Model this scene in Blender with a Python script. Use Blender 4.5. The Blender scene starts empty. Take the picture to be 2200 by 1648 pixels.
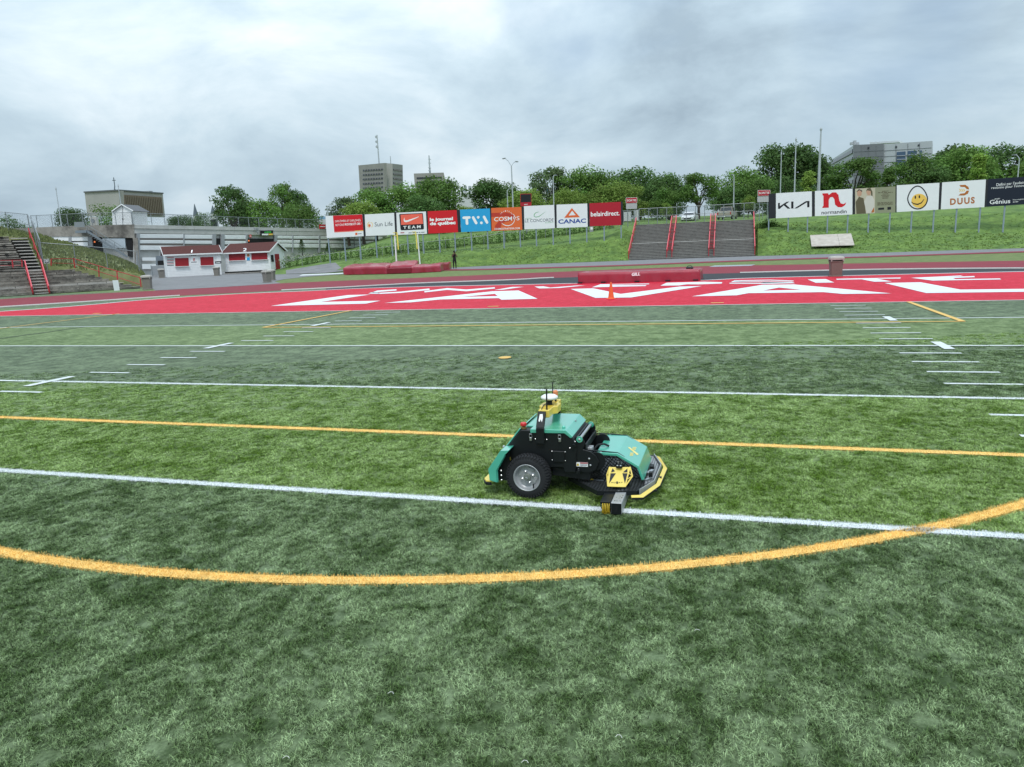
import bpy, bmesh, math, random
import numpy as np
from mathutils import Vector, Matrix

random.seed(7)
S = bpy.context.scene
COL = S.collection
R_ = math.radians

# ------------------------------------------------------------------ camera, world, sun, exposure
FPX, PITCH, ROLL, YAW, CAMZ = 1556.0, 0.186337, -0.0412266, 0.2965047, 2.0484
cy, sy, cp, sp = math.cos(YAW), math.sin(YAW), math.cos(PITCH), math.sin(PITCH)
FWD = Vector((-sy * cp, cy * cp, -sp))
RIGHT0 = Vector((cy, sy, 0))
UP0 = RIGHT0.cross(FWD)
RIGHT = RIGHT0 * math.cos(ROLL) + UP0 * math.sin(ROLL)
UP = UP0 * math.cos(ROLL) - RIGHT0 * math.sin(ROLL)
CAM = Vector((0, 0, CAMZ))
cam_data = bpy.data.cameras.new('camera')
cam = bpy.data.objects.new('camera', cam_data)
COL.objects.link(cam)
mrot = Matrix((RIGHT, UP, -FWD)).transposed()
cam.matrix_world = Matrix.Translation(CAM) @ mrot.to_4x4()
cam_data.sensor_width = 36.0
cam_data.lens = 36.0 * FPX / 2200.0
cam_data.clip_start = 0.05
cam_data.clip_end = 6000
S.camera = cam

SUN_EL, SUN_AZ = 58.0, 165.0        # degrees; azimuth clockwise from +Y
world = bpy.data.worlds.new('World')
S.world = world
world.use_nodes = True
wn, wl = world.node_tree.nodes, world.node_tree.links
wn.clear()


def N(nodes, typ, **kw):
    n = nodes.new(typ)
    for k, v in kw.items():
        if k == 'inp':
            for i, val in v.items():
                n.inputs[i].default_value = val
        else:
            setattr(n, k, v)
    return n


w_out = N(wn, 'ShaderNodeOutputWorld')
w_bg = N(wn, 'ShaderNodeBackground')
w_sky = N(wn, 'ShaderNodeTexSky', sky_type='NISHITA', sun_disc=False, sun_elevation=R_(SUN_EL), sun_rotation=R_(SUN_AZ))
w_skys = N(wn, 'ShaderNodeVectorMath', operation='SCALE', inp={'Scale': 0.095})
wl.new(w_sky.outputs[0], w_skys.inputs[0])
w_tc = N(wn, 'ShaderNodeTexCoord')
w_sep = N(wn, 'ShaderNodeSeparateXYZ')
wl.new(w_tc.outputs['Generated'], w_sep.inputs[0])
w_abs = N(wn, 'ShaderNodeMath', operation='ABSOLUTE')
wl.new(w_sep.outputs['Z'], w_abs.inputs[0])
w_cmb = N(wn, 'ShaderNodeVectorMath', operation='MULTIPLY')
w_cmb.inputs[1].default_value = (1.0, 1.0, 2.1)
wl.new(w_tc.outputs['Generated'], w_cmb.inputs[0])


def wnoise(scale, detail, rough, off, dist=0.0):
    add = N(wn, 'ShaderNodeVectorMath', operation='ADD')
    add.inputs[1].default_value = off
    wl.new(w_cmb.outputs[0], add.inputs[0])
    n = N(wn, 'ShaderNodeTexNoise', inp={'Scale': scale, 'Detail': detail, 'Roughness': rough, 'Distortion': dist})
    wl.new(add.outputs[0], n.inputs['Vector'])
    return n.outputs['Fac']


def wramp(src, stops):
    r = N(wn, 'ShaderNodeValToRGB')
    e = r.color_ramp.elements
    e[0].position, e[0].color = stops[0][0], (*stops[0][1], 1)
    e[1].position, e[1].color = stops[-1][0], (*stops[-1][1], 1)
    for p, c in stops[1:-1]:
        k = e.new(p); k.color = (*c, 1)
    wl.new(src, r.inputs[0])
    return r.outputs[0]


CLOUD_OFF = (3.1, 1.7, 0.0)
# broad light and dark decks of cloud, with finer billows mixed in
n_big = wnoise(1.3, 2, 0.5, CLOUD_OFF, 0.2)
n_fine = wnoise(3.3, 11, 0.575, (9.3, 4.1, 2.0), 0.3)
w_mixn = N(wn, 'ShaderNodeMath', operation='MULTIPLY_ADD', inp={1: 0.60})
wl.new(n_fine, w_mixn.inputs[0])
w_half = N(wn, 'ShaderNodeMath', operation='MULTIPLY', inp={1: 0.40})
wl.new(n_big, w_half.inputs[0])
wl.new(w_half.outputs[0], w_mixn.inputs[2])
cloud_col = wramp(w_mixn.outputs[0], [(0.36, (0.325, 0.42, 0.50)), (0.44, (0.425, 0.54, 0.625)), (0.51, (0.52, 0.64, 0.72)), (0.63, (0.74, 0.83, 0.88))])
gap = wnoise(2.2, 6, 0.5, (21.0, 7.7, 5.0), 0.2)
gap_f = wramp(gap, [(0.50, (0, 0, 0)), (0.66, (0.6, 0.6, 0.6))])
w_mix = N(wn, 'ShaderNodeMix', data_type='RGBA')
wl.new(gap_f, w_mix.inputs['Factor'])
wl.new(cloud_col, w_mix.inputs['A'])
wl.new(w_skys.outputs[0], w_mix.inputs['B'])
# an overcast sky is brighter overhead than at the horizon
w_el = N(wn, 'ShaderNodeMath', operation='MULTIPLY_ADD', inp={1: 1.25, 2: 0.84})
wl.new(w_abs.outputs[0], w_el.inputs[0])
w_fin = N(wn, 'ShaderNodeVectorMath', operation='SCALE')
wl.new(w_mix.outputs['Result'], w_fin.inputs[0])
wl.new(w_el.outputs[0], w_fin.inputs['Scale'])
wl.new(w_fin.outputs[0], w_bg.inputs['Color'])
w_bg.inputs['Strength'].default_value = 1.0
wl.new(w_bg.outputs[0], w_out.inputs[0])

sun_d = bpy.data.lights.new('sun', 'SUN')
sun_d.energy = 1.45
sun_d.angle = R_(16)
sun_d.color = (1.0, 0.97, 0.92)
sun = bpy.data.objects.new('sun', sun_d)
COL.objects.link(sun)
sdir = Vector((math.sin(R_(SUN_AZ)) * math.cos(R_(SUN_EL)), math.cos(R_(SUN_AZ)) * math.cos(R_(SUN_EL)), math.sin(R_(SUN_EL))))
sun.rotation_euler = sdir.to_track_quat('Z', 'Y').to_euler()
sun.location = (0, 0, 40)

S.view_settings.view_transform = 'Standard'
S.view_settings.look = 'None'
S.view_settings.exposure = 0.22
S.view_settings.gamma = 1.0
S.view_settings.use_curve_mapping = False


# ------------------------------------------------------------------ pixels of the photograph to places
def ray(px, py):
    return RIGHT * ((px - 1100) / FPX) + UP * ((824 - py) / FPX) + FWD


def gp(px, py, z=0.0):
    d = ray(px, py)
    return CAM + d * ((z - CAMZ) / d.z)


def dp(px, py, d):
    return CAM + ray(px, py) * d


def atY(px, py, Y):
    d = ray(px, py)
    return CAM + d * (Y / d.y)


class Plane:
    """vertical plane through the places seen at (px0, depth0) and (px1, depth1)"""
    def __init__(self, px0, d0, px1, d1, py=500):
        self.a = dp(px0, py, d0)
        b = dp(px1, py, d1)
        u = Vector((b.x - self.a.x, b.y - self.a.y, 0)).normalized()
        self.u = u
        n = Vector((u.y, -u.x, 0))
        if n.dot(CAM - self.a) < 0:
            n = -n
        self.n = n

    def at(self, px, py, off=0.0):
        d = ray(px, py)
        p0 = self.a + self.n * off
        return CAM + d * ((p0 - CAM).dot(self.n) / d.dot(self.n))


# ------------------------------------------------------------------ materials
def c(r, g, b):
    def f(v):
        v /= 255.0
        return v / 12.92 if v <= 0.04045 else ((v + 0.055) / 1.055) ** 2.4
    return (f(r), f(g), f(b))


MATS = {}


def M(name, col, rough=0.6, metal=0.0, var=0.12, scale=6.0, bump=0.0, bscale=60.0, spec=0.4, coat=0.0, stretch=None, dark=None, dthr=0.62, obj_rand=0.0):
    if name in MATS:
        return MATS[name]
    m = bpy.data.materials.new(name)
    m.use_nodes = True
    nt = m.node_tree
    b = nt.nodes['Principled BSDF']
    b.inputs['Roughness'].default_value = rough
    b.inputs['Metallic'].default_value = metal
    b.inputs['Specular IOR Level'].default_value = spec
    b.inputs['Coat Weight'].default_value = coat
    geo = N(nt.nodes, 'ShaderNodeNewGeometry')
    vec = geo.outputs['Position']
    if stretch:
        mp = N(nt.nodes, 'ShaderNodeMapping')
        mp.inputs['Scale'].default_value = stretch
        nt.links.new(vec, mp.inputs['Vector'])
        vec = mp.outputs[0]
    nz = N(nt.nodes, 'ShaderNodeTexNoise', inp={'Scale': scale, 'Detail': 6.0, 'Roughness': 0.62})
    nt.links.new(vec, nz.inputs['Vector'])
    mr = N(nt.nodes, 'ShaderNodeMapRange', inp={1: 0.25, 2: 0.75, 3: 1 - var, 4: 1 + var})
    nt.links.new(nz.outputs['Fac'], mr.inputs[0])
    sc = N(nt.nodes, 'ShaderNodeVectorMath', operation='SCALE')
    sc.inputs[0].default_value = col
    nt.links.new(mr.outputs[0], sc.inputs['Scale'])
    out = sc.outputs[0]
    if dark:
        n2 = N(nt.nodes, 'ShaderNodeTexNoise', inp={'Scale': scale * 0.45, 'Detail': 8.0, 'Roughness': 0.7})
        nt.links.new(vec, n2.inputs['Vector'])
        m2 = N(nt.nodes, 'ShaderNodeMapRange', inp={1: dthr - 0.12, 2: dthr + 0.08, 3: 0.0, 4: 0.8})
        nt.links.new(n2.outputs['Fac'], m2.inputs[0])
        mx = N(nt.nodes, 'ShaderNodeMix', data_type='RGBA')
        nt.links.new(m2.outputs[0], mx.inputs['Factor'])
        nt.links.new(out, mx.inputs['A'])
        mx.inputs['B'].default_value = (*dark, 1)
        out = mx.outputs['Result']
    if obj_rand:
        oi = N(nt.nodes, 'ShaderNodeObjectInfo')
        m3 = N(nt.nodes, 'ShaderNodeMapRange', inp={3: 1 - obj_rand, 4: 1 + obj_rand})
        nt.links.new(oi.outputs['Random'], m3.inputs[0])
        s3 = N(nt.nodes, 'ShaderNodeVectorMath', operation='SCALE')
        nt.links.new(out, s3.inputs[0]); nt.links.new(m3.outputs[0], s3.inputs['Scale'])
        out = s3.outputs[0]
    nt.links.new(out, b.inputs['Base Color'])
    if bump:
        nb = N(nt.nodes, 'ShaderNodeTexNoise', inp={'Scale': bscale, 'Detail': 4.0})
        nt.links.new(vec, nb.inputs['Vector'])
        bp = N(nt.nodes, 'ShaderNodeBump', inp={'Strength': bump, 'Distance': 0.02})
        nt.links.new(nb.outputs['Fac'], bp.inputs['Height'])
        nt.links.new(bp.outputs[0], b.inputs['Normal'])
    MATS[name] = m
    return m


# ------------------------------------------------------------------ mesh building
class MB:
    def __init__(self):
        self.v, self.f = [], []

    def add(self, verts, faces):
        o = len(self.v)
        self.v += [Vector(p) for p in verts]
        self.f += [tuple(i + o for i in fc) for fc in faces]
        return self

    def quad(self, a, b, c_, d):
        return self.add([a, b, c_, d], [(0, 1, 2, 3)])

    def box(self, x0, x1, y0, y1, z0, z1):
        v = [(x0, y0, z0), (x1, y0, z0), (x1, y1, z0), (x0, y1, z0), (x0, y0, z1), (x1, y0, z1), (x1, y1, z1), (x0, y1, z1)]
        return self.add(v, [(3, 2, 1, 0), (4, 5, 6, 7), (0, 1, 5, 4), (1, 2, 6, 5), (2, 3, 7, 6), (3, 0, 4, 7)])

    def obox(self, o, u, v, w, lu, lv, lw):
        """box from corner o along unit vectors u, v, w"""
        o = Vector(o); a, b, d = Vector(u) * lu, Vector(v) * lv, Vector(w) * lw
        p = [o, o + a, o + a + b, o + b, o + d, o + a + d, o + a + b + d, o + b + d]
        return self.add(p, [(3, 2, 1, 0), (4, 5, 6, 7), (0, 1, 5, 4), (1, 2, 6, 5), (2, 3, 7, 6), (3, 0, 4, 7)])

    def prism(self, pts, off):
        """polygon of 3D points extruded by vector off"""
        n = len(pts)
        pts = [Vector(p) for p in pts]
        off = Vector(off)
        v = pts + [p + off for p in pts]
        f = [tuple(range(n - 1, -1, -1)), tuple(range(n, 2 * n))]
        f += [(i, (i + 1) % n, n + (i + 1) % n, n + i) for i in range(n)]
        return self.add(v, f)

    def bar(self, a, b, w, h=None, up=(0, 0, 1)):
        a, b = Vector(a), Vector(b)
        h = h or w
        d = (b - a).normalized()
        s = d.cross(Vector(up))
        if s.length < 1e-4:
            s = d.cross(Vector((1, 0, 0)))
        s.normalize()
        t = s.cross(d).normalized()
        s, t = s * w / 2, t * h / 2
        v = [a - s - t, a + s - t, a + s + t, a - s + t, b - s - t, b + s - t, b + s + t, b - s + t]
        return self.add(v, [(3, 2, 1, 0), (4, 5, 6, 7), (0, 1, 5, 4), (1, 2, 6, 5), (2, 3, 7, 6), (3, 0, 4, 7)])

    def tube(self, a, b, r0, r1=None, n=8, caps=True):
        a, b = Vector(a), Vector(b)
        r1 = r0 if r1 is None else r1
        d = (b - a).normalized()
        s = d.cross(Vector((0, 0, 1)))
        if s.length < 1e-4:
            s = Vector((1, 0, 0))
        s.normalize()
        t = d.cross(s)
        v = []
        for p, r in ((a, r0), (b, r1)):
            for i in range(n):
                q = 2 * math.pi * i / n
                v.append(p + s * (r * math.cos(q)) + t * (r * math.sin(q)))
        f = [(i, (i + 1) % n, n + (i + 1) % n, n + i) for i in range(n)]
        if caps:
            f += [tuple(range(n - 1, -1, -1)), tuple(range(n, 2 * n))]
        return self.add(v, f)

    def path(self, pts, r, n=6):
        for a, b in zip(pts[:-1], pts[1:]):
            self.tube(a, b, r, r, n)
        return self

    def lathe(self, prof, o, axis, n=24, caps=(True, True)):
        """profile [(radius, along)] turned about axis through o"""
        o, ax = Vector(o), Vector(axis).normalized()
        s = ax.cross(Vector((0, 0, 1)))
        if s.length < 1e-4:
            s = Vector((1, 0, 0))
        s.normalize()
        t = ax.cross(s)
        v, f = [], []
        for r, h in prof:
            for i in range(n):
                q = 2 * math.pi * i / n
                v.append(o + ax * h + s * (r * math.cos(q)) + t * (r * math.sin(q)))
        for k in range(len(prof) - 1):
            for i in range(n):
                j = (i + 1) % n
                f.append((k * n + i, k * n + j, (k + 1) * n + j, (k + 1) * n + i))
        if caps[0]: f.append(tuple(range(n - 1, -1, -1)))
        if caps[1]: f.append(tuple(range((len(prof) - 1) * n, len(prof) * n)))
        return self.add(v, f)

    def build(self, name, mat, parent=None, smooth=False, bevel=0.0, local=False):
        me = bpy.data.meshes.new(name)
        o0 = Vector((0, 0, 0))
        if parent is not None and not local:
            q = parent
            while q is not None:
                o0 = o0 + q.location
                q = q.parent
        me.from_pydata([p - o0 for p in self.v], [], self.f)
        bm = bmesh.new(); bm.from_mesh(me)
        bmesh.ops.recalc_face_normals(bm, faces=bm.faces)
        big = [f for f in bm.faces if len(f.verts) > 4]
        if bevel:
            ed = [e for e in bm.edges if e.is_manifold and e.calc_face_angle(0) > 0.5]
            bmesh.ops.bevel(bm, geom=ed, offset=bevel, segments=1, affect='EDGES', clamp_overlap=True)
            big = [f for f in bm.faces if len(f.verts) > 4]
        if big:
            bmesh.ops.triangulate(bm, faces=big)
        bm.to_mesh(me); bm.free()
        if mat is not None:
            me.materials.append(mat)
        if smooth:
            for p in me.polygons:
                p.use_smooth = True
        o = bpy.data.objects.new(name, me)
        COL.objects.link(o)
        if parent is not None:
            o.parent = parent
        return o


def tag(o, label=None, cat=None, group=None, kind=None):
    if label: o['label'] = label
    if cat: o['category'] = cat
    if group: o['group'] = group
    if kind: o['kind'] = kind
    return o


def thing(name, loc, label, cat, group=None):
    o = bpy.data.objects.new(name, None)
    o.location = loc
    o.empty_display_size = 0.2
    COL.objects.link(o)
    return tag(o, label, cat, group)


def copy_tree(o, parent=None):
    q = o.copy()
    COL.objects.link(q)
    q.parent = parent
    for ch in [x for x in o.children]:
        copy_tree(ch, q)
    return q


def catmull(pts, k=8):
    P = [np.array(p, float) for p in pts]
    P = [2 * P[0] - P[1]] + P + [2 * P[-1] - P[-2]]
    out = []
    for i in range(1, len(P) - 2):
        for j in range(k):
            t = j / k
            a, b, c_, d = P[i - 1:i + 3]
            out.append(0.5 * (2 * b + (c_ - a) * t + (2 * a - 5 * b + 4 * c_ - d) * t * t + (3 * b - a - 3 * c_ + d) * t ** 3))
    out.append(P[-2])
    return [tuple(q) for q in out]


_txt = {}


def text2d(s, bold=0.0, spacing=1.0):
    key = (s, bold, spacing)
    if key not in _txt:
        cu = bpy.data.curves.new('t', 'FONT')
        cu.body = s
        cu.offset = bold
        cu.space_character = spacing
        cu.resolution_u = 3
        ob = bpy.data.objects.new('t', cu)
        COL.objects.link(ob)
        dg = bpy.context.evaluated_depsgraph_get()
        me = bpy.data.meshes.new_from_object(ob.evaluated_get(dg))
        vs = [(v.co.x, v.co.y) for v in me.vertices]
        fs = [tuple(p.vertices) for p in me.polygons]
        bpy.data.objects.remove(ob); bpy.data.curves.remove(cu); bpy.data.meshes.remove(me)
        a = np.array(vs)
        lo, hi = a.min(0), a.max(0)
        a = (a - lo) / np.maximum(hi - lo, 1e-6)
        _txt[key] = (a, fs)
    return _txt[key]


def txt(plane, s, L, Rr, h, mat, parent, off=0.012, bold=0.0, name='lettering', spacing=1.0, shear=0.0):
    a, fs = text2d(s, bold, spacing)
    vs = []
    for u, v in a:
        px = L[0] + (Rr[0] - L[0]) * u + shear * v
        py = L[1] + (Rr[1] - L[1]) * u - h * v
        vs.append(plane.at(px, py, off))
    m = MB(); m.add(vs, fs)
    return m.build(name, mat, parent)


def scrawl(plane, L, Rr, h, mat, parent, off=0.012, n=6, name='small_print'):
    """print too small to read in the photograph: a broken row of short marks"""
    r = random.Random(int(L[0] * 7 + L[1] * 13))
    m = MB(); u = 0.0
    while u < 0.97:
        w = min(r.uniform(.5, 1.5) / n, 1 - u)
        q = [(L[0] + (Rr[0] - L[0]) * a, L[1] + (Rr[1] - L[1]) * a - b) for a, b in ((u, 0), (u + w, 0), (u + w, h * .75), (u, h * .75))]
        m.add([plane.at(*k, off) for k in q], [(0, 1, 2, 3)])
        u += w + .28 / n
    return m.build(name, mat, parent)


def decal(plane, pts, mat, parent, off=0.008, name='logo'):
    m = MB()
    vs = [plane.at(x, y, off) for x, y in pts]
    m.add(vs, [tuple(range(len(vs)))])
    return m.build(name, mat, parent)


def ell(cx, cy_, rx, ry, n=24, a0=0, a1=360):
    return [(cx + rx * math.cos(R_(a0 + (a1 - a0) * i / n)), cy_ + ry * math.sin(R_(a0 + (a1 - a0) * i / n))) for i in range(n if a1 - a0 == 360 else n + 1)]


def stroke(pts, w):
    """thick open line in pixel space as one polygon"""
    P = [np.array(p, float) for p in pts]
    lft, rgt = [], []
    for i, p in enumerate(P):
        a = P[max(i - 1, 0)]; b = P[min(i + 1, len(P) - 1)]
        d = (b - a) / (np.linalg.norm(b - a) + 1e-9)
        n = np.array([-d[1], d[0]])
        ww = w[i] if isinstance(w, (list, tuple)) else w
        lft.append(tuple(p + n * ww / 2)); rgt.append(tuple(p - n * ww / 2))
    return lft + rgt[::-1]


def capsule(a, b, w, n=6):
    a, b = np.array(a, float), np.array(b, float)
    ang = math.atan2(b[1] - a[1], b[0] - a[0])
    out = []
    for ctr, base in ((b, ang - math.pi / 2), (a, ang + math.pi / 2)):
        for i in range(n + 1):
            q = base + math.pi * i / n
            out.append((ctr[0] + w / 2 * math.cos(q), ctr[1] + w / 2 * math.sin(q)))
    return out


def crop(ox, oy, s):
    return lambda x, y: (ox + x / s, oy + y / s)


k2 = crop(160, 380, 3.9286)
k3 = crop(660, 280, 4.8475)
k4 = crop(980, 300, 5.15)
k5 = crop(1320, 330, 5.5)
k6 = crop(1600, 270, 3.6667)
ks = crop(0, 440, 6.875)
kr = crop(1020, 810, 5.0)

# ------------------------------------------------------------------ ground materials
GOAL, YD5 = 23.62, 4.572


def turf_mat(name, dk, lt, dk2, lt2, gain=1.0, flat=False, jitter=0.25, sheen=0.0):
    """two-tone artificial turf: panels five yards deep, mottled by noise that paints the sheen of leaning pile into the colour"""
    m = bpy.data.materials.new(name); m.use_nodes = True
    nt = m.node_tree; nn, ln = nt.nodes, nt.links
    b = nn['Principled BSDF']
    b.inputs['Roughness'].default_value = 0.62
    b.inputs['Specular IOR Level'].default_value = 0.12
    b.inputs['Sheen Weight'].default_value = sheen
    b.inputs['Sheen Roughness'].default_value = 0.4
    geo = N(nn, 'ShaderNodeNewGeometry')
    sep = N(nn, 'ShaderNodeSeparateXYZ'); ln.new(geo.outputs['Position'], sep.inputs[0])
    t = N(nn, 'ShaderNodeMath', operation='MULTIPLY_ADD', inp={1: -1 / YD5, 2: GOAL / YD5 + 20}); ln.new(sep.outputs['Y'], t.inputs[0])
    fl = N(nn, 'ShaderNodeMath', operation='FLOOR'); ln.new(t.outputs[0], fl.inputs[0])
    md = N(nn, 'ShaderNodeMath', operation='MODULO', inp={1: 2.0}); ln.new(fl.outputs[0], md.inputs[0])

    def noise(scale, detail, rough, off, stretch=(1, 1, 1), dist=0.0):
        mp = N(nn, 'ShaderNodeMapping'); mp.inputs['Location'].default_value = off; mp.inputs['Scale'].default_value = stretch
        flat_v = N(nn, 'ShaderNodeVectorMath', operation='MULTIPLY'); flat_v.inputs[1].default_value = (1, 1, 0)
        ln.new(geo.outputs['Position'], flat_v.inputs[0]); ln.new(flat_v.outputs[0], mp.inputs['Vector'])
        n = N(nn, 'ShaderNodeTexNoise', inp={'Scale': scale, 'Detail': detail, 'Roughness': rough, 'Distortion': dist})
        ln.new(mp.outputs[0], n.inputs['Vector'])
        return n.outputs['Fac']
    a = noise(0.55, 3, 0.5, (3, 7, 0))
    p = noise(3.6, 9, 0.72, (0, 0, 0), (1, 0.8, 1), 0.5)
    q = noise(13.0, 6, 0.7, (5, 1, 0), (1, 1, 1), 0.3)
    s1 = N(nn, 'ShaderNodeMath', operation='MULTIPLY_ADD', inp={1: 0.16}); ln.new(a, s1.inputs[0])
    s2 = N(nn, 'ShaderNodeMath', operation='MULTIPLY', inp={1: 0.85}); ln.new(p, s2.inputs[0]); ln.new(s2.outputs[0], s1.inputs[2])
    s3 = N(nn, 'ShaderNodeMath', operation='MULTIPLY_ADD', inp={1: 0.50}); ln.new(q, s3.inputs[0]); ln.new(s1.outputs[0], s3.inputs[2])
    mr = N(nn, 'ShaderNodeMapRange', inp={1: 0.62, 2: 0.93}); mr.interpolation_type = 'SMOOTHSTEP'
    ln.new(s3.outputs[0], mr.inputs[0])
    fac = mr.outputs[0]  # light and dark patches: sheen of leaning pile painted into the base colour

    def mix(f, A, B):
        x = N(nn, 'ShaderNodeMix', data_type='RGBA')
        if hasattr(f, 'links'): ln.new(f, x.inputs['Factor'])
        else: x.inputs['Factor'].default_value = f
        for k, val in (('A', A), ('B', B)):
            if isinstance(val, tuple): x.inputs[k].default_value = (*val, 1)
            else: ln.new(val, x.inputs[k])
        return x.outputs['Result']
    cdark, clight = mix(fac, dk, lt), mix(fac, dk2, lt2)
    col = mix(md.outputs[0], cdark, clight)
    if flat:
        g = noise(55.0, 3, 0.7, (2, 2, 0), (1, 1.0, 1))
        jr = N(nn, 'ShaderNodeMapRange', inp={1: 0.3, 2: 0.7, 3: gain * (1 - jitter), 4: gain * (1 + jitter)}); ln.new(g, jr.inputs[0])
    else:
        at = N(nn, 'ShaderNodeAttribute', attribute_name='shade', attribute_type='GEOMETRY')
        g = noise(70.0, 2, 0.6, (2, 2, 0))
        sm_ = N(nn, 'ShaderNodeMath', operation='MULTIPLY_ADD', inp={1: 0.45}); ln.new(at.outputs['Fac'], sm_.inputs[0]); ln.new(g, sm_.inputs[2])
        jr = N(nn, 'ShaderNodeMapRange', inp={1: 0.40, 2: 1.05, 3: gain * (1 - jitter), 4: gain * (1 + jitter)}); ln.new(sm_.outputs[0], jr.inputs[0])
    sc = N(nn, 'ShaderNodeVectorMath', operation='SCALE'); ln.new(col, sc.inputs[0]); ln.new(jr.outputs[0], sc.inputs['Scale'])
    ln.new(sc.outputs[0], b.inputs['Base Color'])
    if flat:
        bp = N(nn, 'ShaderNodeBump', inp={'Strength': 0.5, 'Distance': 0.02}); ln.new(q, bp.inputs['Height']); ln.new(bp.outputs[0], b.inputs['Normal'])
    return m


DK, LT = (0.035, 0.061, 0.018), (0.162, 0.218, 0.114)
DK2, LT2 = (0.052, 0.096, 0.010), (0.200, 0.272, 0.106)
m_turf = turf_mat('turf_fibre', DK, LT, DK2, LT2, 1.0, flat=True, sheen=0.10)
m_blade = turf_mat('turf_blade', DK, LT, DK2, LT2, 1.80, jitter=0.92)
RD, RL = (0.43, 0.006, 0.022), (0.59, 0.026, 0.056)
m_red_turf = turf_mat('red_turf_fibre', RD, RL, RD, RL, 1.05, flat=True, jitter=0.12)
m_white_turf = M('white_turf', (0.60, 0.64, 0.64), 0.7, var=0.08, scale=14)
m_yellow_turf = M('yellow_turf', (0.68, 0.43, 0.12), 0.7, var=0.16, scale=8)
m_black_line = M('black_turf_line', (0.03, 0.045, 0.04), 0.7)
m_track = M('track_rubber', (0.215, 0.023, 0.037), 0.85, var=0.16, scale=0.9, bump=0.15, bscale=90, stretch=(1, 1, 1), dark=(0.16, 0.023, 0.032), dthr=0.66)
m_blackrub = M('black_rubber', (0.022, 0.025, 0.030), 0.8, var=0.2)
m_asphalt = M('asphalt', (0.20, 0.20, 0.205), 0.9, var=0.16, scale=1.2, bump=0.2, bscale=120, dark=(0.13, 0.13, 0.135), dthr=0.6)
m_path = M('gravel_path', (0.19, 0.19, 0.20), 0.95, var=0.22, scale=1.5, bump=0.3, bscale=70)
m_verge = M('verge_grass', (0.155, 0.190, 0.062), 0.9, var=0.35, scale=2.4, bump=0.6, bscale=26, dark=(0.075, 0.13, 0.03), dthr=0.56)
m_hill = M('hill_grass', (0.125, 0.205, 0.040), 0.9, var=0.4, scale=1.4, bump=0.9, bscale=14, dark=(0.045, 0.10, 0.018), dthr=0.56)
m_mound = M('mound_grass', (0.135, 0.165, 0.060), 0.9, var=0.4, scale=1.8, bump=0.9, bscale=12, dark=(0.20, 0.185, 0.09), dthr=0.58)


def sheet(name, pts3, mat, kind='structure', parent=None):
    m = MB(); m.add(pts3, [tuple(range(len(pts3)))])
    o = m.build(name, mat, parent)
    if kind: o['kind'] = kind
    return o


def strip(pts, w, z):
    """flat ribbon of width w along ground polyline"""
    m = MB(); L, Rt = [], []
    P = [Vector((p[0], p[1], 0)) for p in pts]
    for i, p in enumerate(P):
        d = (P[min(i + 1, len(P) - 1)] - P[max(i - 1, 0)]).normalized()
        n = Vector((-d.y, d.x, 0)) * (w / 2)
        L.append((p.x + n.x, p.y + n.y, z)); Rt.append((p.x - n.x, p.y - n.y, z))
    for i in range(len(P) - 1):
        m.quad(L[i], Rt[i], Rt[i + 1], L[i + 1])
    return m


# ground: one sheet to the horizon, with the verge grass
g = MB()
g.quad((-3000, -600, -0.03), (3000, -600, -0.03), (3000, 3000, -0.03), (-3000, 3000, -0.03))
tag(g.build('ground', m_verge), kind='structure')
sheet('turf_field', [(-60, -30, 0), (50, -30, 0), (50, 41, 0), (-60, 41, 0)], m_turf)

outer = [(-700, 700), (-300, 667), (-150, 655), (0, 643), (175, 632.4), (335.6, 624.4), (500, 615.5), (606, 608.6), (760, 602), (909, 596.4), (1100, 588), (1241, 582.4), (1505, 572), (1650, 569.5), (1873, 565.3), (2200, 560), (2600, 556)]
inner = [(-700, 740), (-300, 687), (-150, 671), (0, 660.5), (160, 650.5), (386, 635.5), (500, 629.8), (605, 624), (718, 618.7), (827, 612.7), (909, 608.6), (1100, 601.8), (1190, 597), (1400, 591), (1590, 586.5), (1860, 580), (2200, 577), (2600, 577)]
outer_s, inner_s = catmull(outer, 6), catmull(inner, 6)
sheet('running_track', [gp(*q, 0.004) for q in outer_s] + [gp(*q, 0.004) for q in inner_s[::-1]], m_track)
ez_back = [(0, 669.5), (90, 663.5), (200, 654.5), (320, 644), (500, 632.3), (663, 625.4), (772, 620), (909, 616), (1050, 613), (1241, 609), (1500, 602.8), (1600, 598.2), (1791, 593.2), (2009, 588), (2200, 583.8), (2500, 579)]
ezs = catmull(ez_back, 6)
sheet('end_zone', [gp(*q, 0.006) for q in ezs] + [Vector((25.6, GOAL + 0.06, 0.006)), Vector((-33.8, GOAL + 0.06, 0.006))], m_red_turf)
blk_in = [q for q in inner_s if q[0] >= 690]
blk_out = [(x, y) for x, y in ezs if x >= 690]
sheet('end_zone_apron', [gp(*q, 0.008) for q in blk_in if q[0] <= 2500] + [gp(*q, 0.008) for q in blk_out[::-1]], m_blackrub)


def gline(name, pts, w, z, mat):
    return tag(strip(pts, w, z).build(name, mat), kind='structure')


gw = lambda q: tuple(gp(*q, 0.0)[:2])
gline('end_line', [gw(q) for q in ezs], 0.32, 0.012, m_white_turf)
kerb = MB()
m_kerbw = M('white_kerb', (0.72, 0.72, 0.70), 0.5, var=0.08)
for seg in ([q for q in inner_s if -400 <= q[0] <= 390], [q for q in inner_s if 600 <= q[0] <= 1192], [q for q in inner_s if 1588 <= q[0] <= 2500]):
    P = [gp(*q) for q in seg]
    for a, b in zip(P[:-1], P[1:]):
        kerb.bar(a + Vector((0, 0, 0.03)), b + Vector((0, 0, 0.03)), 0.14, 0.05)
tag(kerb.build('track_kerb', m_kerbw), kind='structure')

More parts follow.
